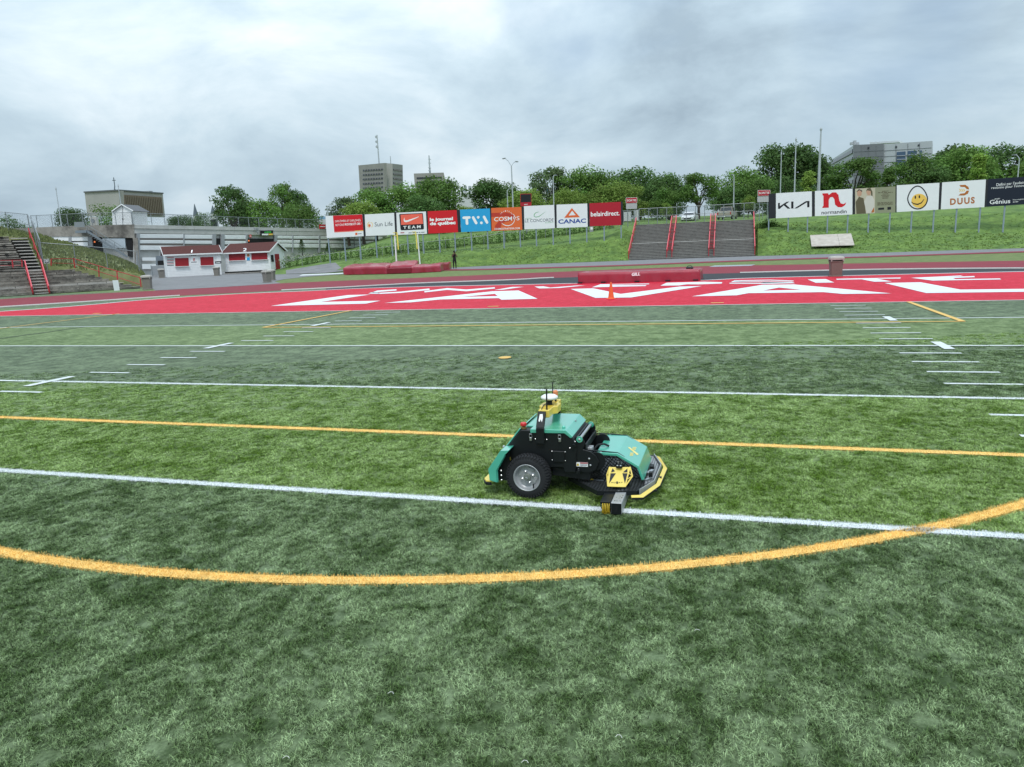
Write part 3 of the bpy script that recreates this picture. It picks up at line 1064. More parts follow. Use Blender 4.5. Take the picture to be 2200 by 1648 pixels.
t = board(P_L, k3, [(190, 893), (572, 874), (588, 1102), (205, 1122)], m_white, 'wide white board with a red lettered block, farthest left in the row', (0, 1, 2), bL, [(574, 874), (596, 872), (609, 1101), (589, 1102)])
decal(P_L, fmap(k3, [(268, 890), (572, 876), (584, 1040), (282, 1056)]), m_print_red, t, name='print_block')
decal(P_L, fmap(k3, [(282, 1057), (495, 1046), (495, 1053), (283, 1064)]), m_print_coral, t, name='print_stripe')
decal(P_L, fmap(k3, [(496, 1046), (584, 1041), (585, 1048), (496, 1053)]), m_print_yel, t, name='print_stripe')
txt(P_L, 'DIPLÔMÉES ET DIPLÔMÉS,', k3(290, 962), k3(560, 950), 30 / 4.85, m_print_w, t, off=.016)
txt(P_L, 'SOYONS', k3(294, 1000), k3(384, 994), 24 / 4.85, m_print_w, t, off=.016)
txt(P_L, 'ROUGE ET OR !', k3(392, 992), k3(562, 984), 24 / 4.85, m_print_w, t, off=.016, bold=.03)
decal(P_L, fmap(k3, [(500, 1067), (522, 1066), (523, 1091), (501, 1092)]), m_print_orange, t)
scrawl(P_L, k3(528, 1082), k3(566, 1080), 10 / 4.85, m_print_grey, t)

t = board(P_L, k3, [(598, 877), (905, 860), (915, 1087), (610, 1101)], m_white, 'white board with a small yellow sun logo and slim dark lettering', (3, 4), bL, [(906, 860), (926, 859), (936, 1086), (916, 1087)])
txt(P_L, 'Sun Life', k3(702, 1002), k3(890, 994), 44 / 4.85, m_print_grey, t)
for a0_, a1_, r in ((100, 260, 30), (280, 420, 27), (120, 240, 18)):
    decal(P_L, fmap(k3, stroke([(655 + r * math.cos(R_(q)), 985 + r * math.sin(R_(q))) for q in np.linspace(a0_, a1_, 12)], 5)), m_print_yel, t)
decal(P_L, fmap(k3, ell(648, 992, 13, 14)), m_print_orange, t, off=.012)

t = board(P_L, k3, [(928, 859), (1236, 845), (1248, 1078), (937, 1090)], m_white, 'white board with a coral and black panel, white tick mark and the word TEAM', (5, 6), bL, [(1237, 845), (1252, 844), (1260, 1076), (1249, 1077)])
decal(P_L, fmap(k3, [(963, 872), (1198, 861), (1206, 868), (1216, 1022), (1208, 1032), (982, 1042), (972, 1034), (958, 882)]), m_print_k, t, name='print_block')
decal(P_L, fmap(k3, [(972, 880), (1198, 869), (1207, 974), (978, 986)]), m_print_coral, t, off=.014, name='print_block')
decal(P_L, fmap(k3, [(1018, 908), (1012, 925), (1020, 938), (1042, 937), (1162, 898), (1164, 902), (1060, 950), (1030, 958), (1010, 952), (1004, 935), (1008, 920)]), m_print_w, t, off=.02)
txt(P_L, 'TEAM', k3(1000, 1027), k3(1182, 1018), 30 / 4.85, m_print_w, t, off=.02, bold=.03, spacing=1.5)
scrawl(P_L, k3(972, 1073), k3(1012, 1071), 14 / 4.85, m_print_dred, t)
scrawl(P_L, k3(1055, 1072), k3(1222, 1064), 9 / 4.85, m_print_grey, t)

t = board(P_L, k3, [(1254, 843), (1556, 830), (1572, 1062), (1262, 1076)], m_print_red, 'bright red board with two lines of heavy white lowercase lettering', (7, 8), bL, [(1557, 830), (1588, 828), (1602, 1060), (1573, 1062)])
txt(P_L, 'le journal', k3(1276, 957), k3(1518, 945), 44 / 4.85, m_print_w, t, bold=.05)
txt(P_L, 'de québec', k3(1278, 1000), k3(1546, 988), 46 / 4.85, m_print_w, t, bold=.05)

t = board(P_L, k3, [(1590, 827), (1902, 814), (1913, 1046), (1604, 1060)], m_print_blue, 'sky blue board with three rounded white letters', (9, 10), bL, [(1903, 814), (1915, 813), (1925, 1045), (1914, 1046)])
for a, b in (((1630, 911), (1688, 908)), ((1662, 925), (1665, 972)), ((1728, 908), (1760, 966)), ((1842, 902), (1873, 960))):
    decal(P_L, fmap(k3, capsule(a, b, 27)), m_print_w, t, off=.010 if a[0] != 1662 else .016)
for q in ((1781, 906), (1814, 964)):
    decal(P_L, fmap(k3, ell(*q, 14, 14)), m_print_w, t)

t = board(P_L, k4, [(388, 757), (722, 745), (732, 998), (393, 1011)], m_print_orange, 'orange board with darker red ribbons and white capital lettering', (11, 12), bL, [(723, 745), (748, 744), (754, 992), (733, 997)])
decal(P_L, fmap(k4, [(389, 812), (560, 806), (640, 830), (648, 868), (600, 900), (540, 912), (500, 930), (490, 1006), (430, 1008), (432, 950), (470, 905), (560, 880), (600, 858), (560, 846), (390, 856)]), Pn('print_deep_orange', 186, 58, 40), t, name='print_ribbon', off=.006)
txt(P_L, 'COSM', k4(420, 905), k4(618, 896), 46 / 5.15, m_print_w, t, off=.014, bold=.01)
txt(P_L, 'S', k4(668, 893), k4(700, 891), 44 / 5.15, m_print_w, t, off=.014)
decal(P_L, fmap(k4, stroke([(644 + 11 * math.cos(q), 866 + 13 * math.sin(q)) for q in np.linspace(0.3, 6.5, 16)], 6)), m_print_w, t, off=.014)
decal(P_L, fmap(k4, stroke([(504, 922), (520, 938), (548, 950), (580, 953), (612, 942), (636, 918), (648, 886)], [4, 6, 8, 8, 8, 6, 4])), m_print_w, t, off=.014)
decal(P_L, fmap(k4, stroke([(632, 826), (644, 842), (648, 856)], 6)), m_print_w, t, off=.014)
for i, ch in enumerate('TRAITEUR'):
    q = -155 + 130 * i / 7
    x, y = 556 + 68 * math.cos(R_(q)), 846 + 56 * math.sin(R_(q))
    txt(P_L, ch, k4(x - 5, y + 7), k4(x + 6, y + 6), 14 / 5.15, m_print_w, t, off=.014)
txt(P_L, 'COSMOSTRAITEUR.COM', k4(425, 999), k4(704, 990), 20 / 5.15, m_print_w, t, off=.014, bold=.02)

t = board(P_L, k4, [(750, 736), (1084, 722), (1092, 980), (756, 993)], m_white, 'white board with a green swirl over thin grey lettering', (13, 14), bL, [(1085, 722), (1109, 721), (1112, 978), (1093, 980)])
txt(P_L, 'LE CONCORDE', k4(762, 916), k4(1078, 904), 34 / 5.15, m_print_grey, t)
txt(P_L, 'HÔTEL', k4(766, 882), k4(836, 879), 16 / 5.15, m_print_green, t, spacing=1.4)
txt(P_L, 'QUÉBEC', k4(985, 926), k4(1076, 921), 16 / 5.15, m_print_green, t, spacing=1.4)
decal(P_L, fmap(k4, stroke([(920, 800), (885, 806), (864, 826), (862, 846), (880, 858), (914, 852), (950, 826), (990, 796)], [2, 6, 7, 7, 7, 6, 4, 1])), m_print_green, t)

t = board(P_L, k4, [(1111, 720), (1450, 707), (1456, 965), (1114, 978)], m_white, 'white board with an orange triangle above blue capitals', (15, 16), bL, [(1451, 707), (1473, 706), (1478, 960), (1457, 964)])
decal(P_L, fmap(k4, [(1195, 866), (1280, 756), (1284, 786), (1244, 840)]), m_print_orange, t)
decal(P_L, fmap(k4, [(1280, 756), (1370, 858), (1323, 835), (1284, 786)]), m_print_orange, t)
decal(P_L, fmap(k4, [(1195, 866), (1244, 840), (1323, 835), (1370, 858)]), m_print_orange, t)
txt(P_L, 'CANAC', k4(1130, 932), k4(1437, 920), 48 / 5.15, m_print_navy, t, bold=.025)

t = board(P_L, k4, [(1474, 704), (1820, 688), (1826, 945), (1479, 959)], m_print_dred, 'plain dark red board with one white word, nearest the stairs at left', (17, 18), bL, [(1821, 688), (1843, 687), (1846, 942), (1827, 945)])
txt(P_L, 'belairdirect.', k4(1490, 852), k4(1808, 838), 52 / 5.15, m_print_w, t, bold=.02)

t = board(P_R, k6, [(246, 533), (529, 517), (529, 715), (246, 730)], m_white, 'white board with angular black letters, first right of the stairs', (0, 1), bR, [(188, 537), (245, 534), (245, 730), (188, 733)])
for poly in ([(262, 610), (277, 607), (277, 655), (262, 656)], [(277, 634), (330, 600), (354, 598), (300, 633), (277, 655)], [(308, 628), (322, 619), (360, 653), (338, 654)], [(366, 598), (384, 597), (384, 652), (366, 653)], [(390, 652), (480, 595), (510, 592), (412, 651)], [(492, 603), (510, 592), (510, 642), (492, 643)]):
    decal(P_R, fmap(k6, poly), m_print_k, t, off=.008 + .002 * random.random())
t = board(P_R, k6, [(553, 515), (849, 497), (848, 700), (553, 713)], m_white, 'white board with a big red letter n over small black lettering', (2, 3), bR, [(530, 517), (552, 515), (552, 713), (530, 715)])
decal(P_R, fmap(k6, [(612, 534), (655, 532), (662, 546), (690, 526), (720, 526), (738, 546), (745, 588), (756, 612), (778, 618), (800, 604), (790, 626), (766, 642), (735, 642), (712, 622), (706, 580), (694, 562), (674, 564), (662, 584), (662, 646), (612, 648), (612, 640), (620, 632), (620, 552), (612, 546)]), m_print_red, t, off=.010)
txt(P_R, 'normandin', k6(605, 700), k6(803, 689), 30 / 3.667, m_print_k, t, bold=.008)
t = board(P_R, k6, [(869, 497), (1188, 478), (1186, 683), (870, 697)], m_print_olive, 'olive board with a printed photograph of two people and small lettering', (4, 5), bR, [(850, 497), (868, 496), (869, 697), (849, 699)])
decal(P_R, fmap(k6, [(870, 497), (1028, 488), (1026, 690), (871, 697)]), m_print_tan, t, off=.006, name='printed_photo')
for poly, mt in (([(874, 600), (900, 560), (936, 572), (948, 640), (955, 692), (880, 696)], m_print_khaki), ([(884, 520), (905, 508), (922, 520), (920, 548), (900, 560), (886, 548)], m_print_skin), ([(880, 520), (900, 500), (926, 512), (924, 524), (900, 520), (888, 528)], m_print_k),
                 ([(940, 600), (960, 556), (1004, 552), (1022, 590), (1020, 640), (990, 690), (958, 691), (950, 640)], Pn('print_cream', 205, 200, 190)), ([(960, 506), (985, 500), (996, 520), (988, 548), (968, 548), (958, 528)], m_print_skin), ([(955, 520), (964, 496), (990, 490), (1006, 520), (1008, 560), (996, 556), (992, 516), (966, 510)], m_print_khaki), ([(995, 620), (1018, 600), (1020, 680), (1000, 686)], m_print_brown)):
    decal(P_R, fmap(k6, poly), mt, t, off=.010 + .003 * random.random(), name='printed_figure')
for i, s_ in enumerate(('DÉCOUVREZ', "L'INDÉPENDANCE ET LE CONFORT", 'DANS UN', 'MILIEU DE VIE', 'DYNAMIQUE', 'À QUÉBEC')):
    w_ = 20 + 3.4 * len(s_); xx = 1108 - w_ * .5
    scrawl(P_R, k6(xx, 520 + i * 11), k6(xx + w_, 517 + i * 11), 7 / 3.667, m_print_khaki, t)
for i in range(3):
    scrawl(P_R, k6(1045, 610 + i * 9), k6(1165, 604 + i * 9), 6 / 3.667, m_print_khaki, t)
decal(P_R, fmap(k6, [(1052, 648), (1098, 645), (1098, 661), (1052, 664)]), m_print_k, t)
decal(P_R, fmap(k6, [(1124, 641), (1152, 639), (1152, 661), (1124, 663)]), m_print_k, t)
t = board(P_R, k6, [(1198, 470), (1534, 450), (1525, 662), (1197, 681)], m_white, 'white board with a smiling yellow egg outlined in black', (6, 7), bR, [(1189, 478), (1197, 477), (1196, 681), (1187, 683)])
decal(P_R, fmap(k6, ell(1375, 592, 62, 56, 28)), m_print_yel, t, off=.007)
egg = [(1362 + 78 * math.cos(q) * (1 - .20 * max(0, -math.sin(q))), 572 + (84 * math.sin(q) if math.sin(q) > 0 else 96 * math.sin(q))) for q in np.linspace(-1.57, 4.72, 41)]
decal(P_R, fmap(k6, stroke(egg, 9)), m_print_k, t, off=.012)
decal(P_R, fmap(k6, stroke([(1312, 600), (1330, 614), (1362, 620), (1392, 608), (1412, 580)], [4, 8, 10, 8, 4])), m_print_k, t, off=.014)
for x, y in ((1344, 564), (1376, 560)):
    decal(P_R, fmap(k6, ell(x, y, 6, 13, 14)), m_print_k, t, off=.014)
t = board(P_R, k6, [(1556, 447), (1900, 424), (1888, 642), (1545, 660)], m_white, 'white board with a copper emblem and copper capitals', (8, 9), bR, [(1535, 450), (1555, 448), (1544, 660), (1526, 662)])
txt(P_R, 'DUUS', k6(1618, 626), k6(1812, 612), 52 / 3.667, m_print_brown, t, bold=.035, spacing=1.25)
decal(P_R, fmap(k6, [(1692, 468), (1738, 466), (1762, 482), (1768, 502), (1748, 500), (1734, 484), (1700, 482)]), m_print_brown, t)
decal(P_R, fmap(k6, [(1768, 512), (1758, 536), (1730, 550), (1684, 550), (1698, 536), (1732, 532), (1748, 512)]), m_print_brown, t)
for x in (1694, 1710, 1726):
    decal(P_R, fmap(k6, [(x, 496), (x + 10, 508), (x + 2, 522), (x - 3, 518), (x + 2, 508), (x - 4, 500)]), m_print_yel, t)
t = board(P_R, k6, [(1920, 421), (2330, 393), (2326, 612), (1906, 640)], m_print_dblue, 'dark navy board with white lettering cut off at the picture edge', (10, 11, 13), bR, [(1901, 424), (1919, 422), (1905, 640), (1889, 642)])
txt(P_R, "Défini par l'audace,", k6(1983, 484), k6(2216, 462), 30 / 3.667, m_print_w, t)
txt(P_R, "reconnu pour l'innovation", k6(1943, 506), k6(2262, 482), 26 / 3.667, m_print_w, t)
txt(P_R, 'groupe', k6(1968, 586), k6(2010, 582), 12 / 3.667, m_print_w, t)
txt(P_R, 'Génius', k6(1930, 620), k6(2092, 610), 34 / 3.667, m_print_w, t, bold=.01)
txt(P_R, "Firme d'ingénierie", k6(2112, 592), k6(2210, 584), 12 / 3.667, m_print_w, t)
txt(P_R, 'durable', k6(2112, 606), k6(2154, 603), 11 / 3.667, m_print_w, t)

# ---- exit signs and score screen
m_signgrey = M('sign_back_grey', (0.42, 0.42, 0.42), 0.6)


def exit_sign(k, q, qg, d, base_y, label):
    pl = Plane(k(*q[0])[0], d, k(*q[1])[0], d)
    b = pl.at(*k(q[0][0], base_y))
    t = thing('exit_sign', b, label, 'sign', 'red exit signs beside the stair head')
    m = MB(); m.prism([pl.at(*k(*p)) for p in q], pl.n * -.08); m.build('panel', m_print_w, t)
    i_ = [(q[0][0] + 3, q[0][1] + 3), (q[1][0] - 3, q[1][1] + 3), (q[2][0] - 3, q[2][1] - 3), (q[3][0] + 3, q[3][1] - 3)]
    decal(pl, fmap(k, i_), m_print_dred, t, name='face', off=.015)
    hh = q[3][1] - q[0][1]
    txt(pl, 'SORTIE', k(q[0][0] + 12, q[3][1] - hh * .32), k(q[1][0] - 12, q[2][1] - hh * .32), hh * .36 / 5.5, m_print_w, t, off=.03, bold=.01)
    m = MB(); m.prism([pl.at(*k(*p), -.01) for p in qg], pl.n * -.05); m.build('back_panel', m_signgrey, t)
    for f in (.15, .8):
        x = q[0][0] + (q[1][0] - q[0][0]) * f
        a, b_ = pl.at(*k(x, base_y), -.12), pl.at(*k(x, q[0][1] + 8), -.12)
        m = MB(); m.tube(Vector((b_.x, b_.y, a.z - .4)), b_, .05, n=6); m.build('post', m_galv, t)


exit_sign(k5, [(136, 522), (268, 518), (268, 584), (136, 588)], [(138, 592), (267, 588), (267, 652), (138, 656)], 94, 846, 'red exit sign on grey posts left of the stairs')
exit_sign(k5, [(1696, 432), (1842, 430), (1842, 498), (1696, 502)], [(1690, 508), (1822, 504), (1822, 572), (1690, 576)], 91, 770, 'red exit sign half hidden behind the first board right of the stairs')
pl = Plane(1117, 100, 1143, 100)
b = pl.at(*k4(772, 800)); t = thing('score_screen', b, 'small black screen in a dark red frame above the white swirl board', 'screen')
m = MB(); m.prism([pl.at(*k4(*q)) for q in ((709, 600), (832, 597), (833, 735), (711, 738))], pl.n * -.4); m.build('frame', m_print_dred, t)
decal(pl, fmap(k4, [(714, 606), (827, 603), (828, 690), (716, 694)]), m_print_k, t, name='display')
scrawl(pl, k4(752, 720), k4(792, 718), 8 / 5.15, m_print_w, t)
m = MB(); m.tube(Vector((b.x, b.y, b.z - 3)) - pl.n * .2, pl.at(*k4(772, 720), -.2), .12); m.build('post', m_galv, t)

# ------------------------------------------------------------------ left stand
m_wood = M('weathered_plank', (0.27, 0.25, 0.22), 0.9, var=0.35, scale=3.5, bump=0.3, bscale=30, dark=(0.045, 0.042, 0.038), dthr=0.6, obj_rand=0.3)
m_woodl = M('pale_plank', (0.42, 0.40, 0.37), 0.9, var=0.2, scale=4, obj_rand=0.15)
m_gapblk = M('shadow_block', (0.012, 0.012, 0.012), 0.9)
m_darkconc = M('stand_core', (0.05, 0.048, 0.043), 0.95, var=0.2)
A_, B_ = gp(0, 638), gp(265, 621.8)
su = (B_ - A_); su.z = 0; su.normalize()          # along the rows, towards the right end
sn = Vector((-su.y, su.x, 0))
if sn.dot(A_) < 0: sn = -sn                        # away from the camera
stand = thing('bleacher', A_, 'weathered timber terrace of long rows with red rails at left', 'bleacher')


def spt(s, back, z):
    return A_ + su * s + sn * back + Vector((0, 0, z))


def s_of(px, py, back, z=None):
    """distance along the rows where the pixel column crosses the vertical plane at this setback"""
    d = ray(px, py)
    o = A_ + sn * back
    t = (o - CAM).dot(sn) / d.dot(sn)
    return (CAM + d * t - o).dot(su)


LOW_N, LR, LQ = 10, 0.17, 0.34
rnd = random.Random(21)
plank_cache = {}


def plank(s0, s1, back, z0, z1, depth, mat, parent, name='plank'):
    key = (round(s1 - s0, 3), round(z1 - z0, 3), depth, mat.name)
    if key not in plank_cache:
        m = MB(); m.obox((0, 0, 0), su, sn, (0, 0, 1), s1 - s0, depth, z1 - z0)
        o = m.build(name, mat, parent, local=True); plank_cache[key] = o.data
    else:
        o = bpy.data.objects.new(name, plank_cache[key]); COL.objects.link(o); o.parent = parent
    o.location = spt(s0, back, z0) - parent.location
    return o


core = MB()
for i in range(LOW_N):
    z0, z1, bk = i * LR, (i + 1) * LR, i * LQ
    px_r = 300 - 135 * (i / (LOW_N - 1)) ** 0.9
    s_end = s_of(px_r, 600, bk)
    s = -16.0
    core.obox(spt(-16, bk + .10, max(z0 - .3, 0)), su, sn, (0, 0, 1), s_end + 16 - .05, .9, z1 - .06 - max(z0 - .3, 0))
    k = 0
    s += (i % 2) * 1.1
    while s < s_end - .25:
        e = min(s + 2.0, s_end)
        plank(s, e - .03, bk + rnd.uniform(-.012, .012), z0 + .035, z1 - .012, .12, m_woodl if i == 3 and s < 9 else m_wood, stand)
        s = e
    plank(-16, s_end, bk - .03, z1 - .011, z1 + .012, LQ + .1, m_woodl if i in (2,) else m_wood, stand, 'tread_board')
core.build('terrace_core', m_darkconc, stand)
Z1, B1 = LOW_N * LR, LOW_N * LQ
UP_N, UR, UQ = 8, 0.355, 0.62
core = MB()
for i in range(UP_N):
    z0, z1, bk = Z1 + i * UR, Z1 + (i + 1) * UR, B1 + .8 + i * UQ
    s_end = s_of(24 + (62 - 24) * 0 + (UP_N - 1 - i) * 3.6, 540, bk)
    core.obox(spt(-18, bk + .12, 0), su, sn, (0, 0, 1), s_end + 18, .9, z1 - .08)
    plank(-18, s_end, bk, z1 - .06, z1, .40, m_wood, stand, 'bench_board')
    plank(-18, s_end, bk + .03, z0 + .07, z0 + .21, .08, m_wood, stand, 'riser_board')
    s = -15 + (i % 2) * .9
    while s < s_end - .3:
        plank(s, s + .22, bk - .02, z0 + .20, z0 + .34, .16, m_gapblk, stand, 'bench_gap_shade')  # black block standing in for the shade in the gap under the bench
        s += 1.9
# flight of plank steps beside the benches, and its concrete bed
for i in range(11):
    f = i / 10
    bk = B1 + .7 + f * (UP_N * UQ - .6)
    z = Z1 + .1 + f * (UP_N * UR - .25)
    s0, s1 = s_of(54 - 26 * f, 540, bk), s_of(84 - 20 * f, 540, bk)
    core.obox(spt(s0, bk + .3, 0), su, sn, (0, 0, 1), s1 - s0, .6, z - .12)
    plank(s0, s1, bk, z - .05, z + .02, .34, m_woodl, stand, 'step_board')
core.build('terrace_core', m_darkconc, stand)
# lower flight: red stringers and plank steps standing proud of the terrace
lf = thing('red_stair_flight', spt(s_of(88, 632, -.3), -.3, 0), 'narrow flight of plank steps with bright red side rails on the terrace', 'stairs')
for i in range(9):
    f = i / 8
    bk, z = -.55 + f * (B1 + .2), .12 + f * (Z1 - .05)
    s0, s1 = s_of(71.5 - 12 * f, 610, bk), s_of(105 - 11 * f, 610, bk)
    m = MB(); m.obox(spt(s0, bk, z - .05), su, sn, (0, 0, 1), s1 - s0, .30, .055); m.build('step_board', m_woodl, lf)
for a, b in (((72, 637), (53, 560)), ((107, 631.5), (87.5, 557))):
    p0 = spt(s_of(*a, -.6), -.6, 0.05); p1 = spt(s_of(*b, B1), B1, 0)
    p1.z = dp(b[0], b[1], (p1 - CAM).dot(FWD)).z
    p0b = p0 + Vector((0, 0, .10)); p1b = Vector((p1.x, p1.y, Z1 + .1))
    m = MB(); m.bar(p0b, p1b, .07, .22); m.build('stringer', m_red, lf)
    m = MB(); m.bar(p0 + Vector((0, 0, .55)), p1, .07, .07); m.build('handrail', m_redrail, lf)
    for f in (0, .35, .7, 1):
        m = MB(); m.bar(p0b.lerp(p1b, f), (p0 + Vector((0, 0, .55))).lerp(p1, f), .06, .06, (0, 1, 0)); m.build('baluster', m_red, lf)
# red guard rails along the break between the two banks


def red_rail(top, label, low, posts, name='guard_rail'):
    T = [dp(*q) for q in top]; L = [dp(*q) for q in low]
    t = thing(name, T[0] - Vector((0, 0, 1)), label, 'railing')
    for a, b in zip(T[:-1], T[1:]):
        m = MB(); m.bar(a, b, .045, .045); m.build('top_rail', m_red, t)
    for a, b in zip(L[:-1], L[1:]):
        m = MB(); m.bar(a, b, .035, .035); m.build('lower_rail', m_red, t)
    for a, b in posts:
        m = MB(); m.bar(dp(*a), dp(*b), .06, .06, (0, 1, 0)); m.build('post', m_red, t)


red_rail([(-60, 560, 54.0), (48, 559, 56.6)], 'red guard rail crossing the terrace left of the plank steps', [(-60, 571, 54.0), (48, 570, 56.6)], [((-20, 560, 55), (-18, 582, 55)), ((26, 559, 56), (29, 581, 56)), ((47, 559, 56.5), (48, 580, 56.5))])
red_rail([(109, 556, 58.5), (158, 555.5, 60), (302, 597, 56.5)], 'red handrail sloping down the right end of the terrace', [(109, 565, 58.5), (158, 566, 60), (300, 611, 56.5)], [((110, 556, 58.5), (110, 571, 58.5)), ((158, 555.5, 60), (161, 576, 60)), ((212, 571, 58.8), (213, 596, 58.8)), ((251, 582, 58), (253, 605, 57.8)), ((301, 597, 56.5), (303, 616, 56.5))])
red_rail([(61, 490, 62.5), (80, 540, 60.5), (87, 556, 59)], 'red handrail climbing the right side of the upper plank steps', [(64, 500, 62.5), (82, 549, 60.5), (88, 566, 59)], [((61, 490, 62.5), (65, 512, 62.5)), ((72, 518, 61.5), (74, 536, 61.5)), ((80, 540, 60.5), (82, 556, 60.5))])
# small number sign
pl = Plane(93, 58.0, 107, 58.2)
b = pl.at(100, 580); t = thing('section_sign', b, 'small black sign with the white number 123 on the terrace', 'sign')
m = MB(); m.prism([pl.at(*ks(*q)) for q in ((648, 803), (722, 800), (726, 864), (652, 867))], pl.n * -.03); m.build('panel', m_print_w, t)
decal(pl, fmap(ks, [(653, 808), (717, 805), (721, 859), (657, 862)]), m_print_k, t, name='face')
txt(pl, '123', ks(662, 850), ks(712, 847), 34 / 6.875, m_print_w, t, off=.014, bold=.03)
m = MB(); m.tube(pl.at(100, 566, -.05), Vector((*pl.at(100, 566, -.05)[:2], b.z)), .03); m.build('post', m_galv, t)
# white panel leaning on the terrace
p0, p1 = gp(245.5, 625), gp(257.5, 624)
wp = thing('leaning_board', p0, 'blank white panel leaning upright against the lowest terrace row', 'board')
t = MB(); up = Vector((0, 0, .78)) + sn * .12
t.prism([p0, p1, p1 + up, p0 + up], sn * .04); t.build('sheet', m_white, wp, bevel=.004)
t = MB(); t.bar(p0.lerp(p1, .5) + up * .9 + sn * .05, p0.lerp(p1, .5) + sn * .35, .04); t.build('prop', m_wood, wp)
# strip of artificial grass under the terrace
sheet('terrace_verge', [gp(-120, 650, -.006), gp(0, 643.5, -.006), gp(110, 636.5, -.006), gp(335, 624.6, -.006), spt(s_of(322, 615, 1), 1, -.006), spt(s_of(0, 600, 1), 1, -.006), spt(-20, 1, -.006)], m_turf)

# ---- grass mound behind the terrace
front = [(-60, 520, 62), (0, 508, 62.5), (60, 520, 63), (92, 566, 60.5), (160, 577, 60.5), (230, 584, 60), (300, 590, 59.5), (322, 606, 60)]
ridge = [(-60, 490, 70), (0, 494, 72), (60, 506, 74), (85, 504, 76), (120, 517, 77), (160, 527, 78), (220, 547, 78), (280, 568, 76)]
mm = MB(); F_, R2 = [dp(*q) for q in catmull(front, 4)], [dp(*q) for q in catmull(ridge, 4)]
G0 = [Vector((p.x, p.y, -.05)) - sn * 0.2 for p in F_]
K = 8
rows_ = [G0]
for j in range(K + 1):
    t_ = j / K
    rows_.append([a.lerp(b, t_) + Vector((0, 0, (.35 * math.sin(math.pi * t_) + rnd.uniform(-.07, .07)) if 0 < j < K else 0)) for a, b in zip(F_, R2)])
rows_.append([Vector((p.x, p.y, -.1)) + sn * 9 for p in R2])
n_ = len(F_)
for r in rows_: mm.v += r
for j in range(len(rows_) - 1):
    for i in range(n_ - 1):
        mm.f.append((j * n_ + i, j * n_ + i + 1, (j + 1) * n_ + i + 1, (j + 1) * n_ + i))
tag(mm.build('grass_mound', m_mound, smooth=True), kind='structure')
V, F = [], []
m_weed = M('mound_weed', (0.16, 0.19, 0.07), 0.9, var=0.5, scale=2)
for _ in range(4200):
    j, i = rnd.randrange(1, len(rows_) - 2), rnd.randrange(n_ - 1)
    u, v = rnd.random(), rnd.random()
    p = rows_[j][i].lerp(rows_[j][i + 1], u).lerp(rows_[j + 1][i].lerp(rows_[j + 1][i + 1], u), v)
    th = rnd.uniform(0, 6.28); w, h = rnd.uniform(.05, .16), rnd.uniform(.08, .30)
    q = Vector((math.cos(th) * w, math.sin(th) * w, 0)); k = len(V)
    V += [p - q - Vector((0, 0, .05)), p + q - Vector((0, 0, .05)), p + q * .5 + Vector((0, 0, h)), p - q * .5 + Vector((.03, 0, h * .8))]
    F.append((k, k + 1, k + 2, k + 3))
m = MB(); m.add(V, F); tag(m.build('mound_weeds', m_weed), 'rough dry grass and weeds covering the mound behind the terrace', 'grass', kind='stuff')
fence([dp(91, 566, 61), dp(164, 571, 61.5), dp(232, 577, 61.5), dp(300, 585, 61)], 1.75, 'grey chain link fence crossing the foot of the grass mound')
fence([dp(93, 566, 60.6), dp(86, 546, 62.5), dp(78, 524, 65), dp(66, 506, 67.5)], 1.95, 'steep chain link fence climbing beside the plank steps', r=.045)
fence([dp(66, 506, 67.5), dp(19, 502, 66.5), dp(-30, 498, 66)], 1.95, 'chain link fence along the top of the terrace', mid=True)

# ------------------------------------------------------------------ parking structure
m_cwall = M('parking_concrete', (0.46, 0.46, 0.445), 0.9, var=0.12, scale=0.9, bump=0.1, bscale=12, dark=(0.32, 0.315, 0.30), dthr=0.66)
m_cstain = M('stained_concrete', (0.30, 0.28, 0.25), 0.95, var=0.2, scale=0.8, bump=0.15, bscale=10, dark=(0.06, 0.055, 0.05), dthr=0.56)
m_panelw = M('white_ribbed_panel', (0.80, 0.81, 0.82), 0.5, var=0.05, scale=1)
m_taupe = M('panel_gap', (0.16, 0.145, 0.13), 0.8)
m_dark = M('dark_interior', (0.012, 0.012, 0.013), 0.9)
m_gpost = M('grey_column', (0.30, 0.315, 0.33), 0.6, var=0.1)
PW = Plane(288, 105, 830, 150)          # long wall
PE = Plane(20, 106, 288, 105)           # end wall
corner = PE.at(288, 590); corner.z = 0
park = thing('parking_garage', corner, 'long grey concrete parking garage with white ribbed panels behind the kiosks', 'building')


def wq(pl, k, q, depth, mat, name, parent, off=0.0):
    m = MB(); m.prism([pl.at(*k(*p), off) for p in q], pl.n * -depth)
    return m.build(name, mat, parent)


# parapet of the long wall in cast lengths
xs = [505, 610, 690, 790, 900, 1010, 1110, 1230, 1350, 1465, 1570, 1680, 1790, 1900, 2010, 2120, 2640]
yt = lambda x: 404 + (x - 505) * (437 - 404) / (2120 - 505) * 1.0
yb = lambda x: 476 + (x - 505) * (496 - 476) / (2120 - 505)
for a, b in zip(xs[:-1], xs[1:]):
    wq(PW, k2, [(a + 1, yt(a)), (b, yt(b)), (b, yb(b)), (a + 1, yb(b))], .35, m_cwall, 'parapet_panel', park)
# backing wall below, dark openings
wq(PW, k2, [(505, yb(505) + 1), (2640, yb(2640) + 1), (2640, 640), (505, 900)], .3, m_cwall, 'wall', park, -.35)
for a, b, y0, y1 in ((1197, 1240, 518, 640), (1462, 1690, 520, 640)):
    wq(PW, k2, [(a, y0), (b, y0 + 2), (b, y1), (a, y1)], .2, m_dark, 'opening', park, -.10)
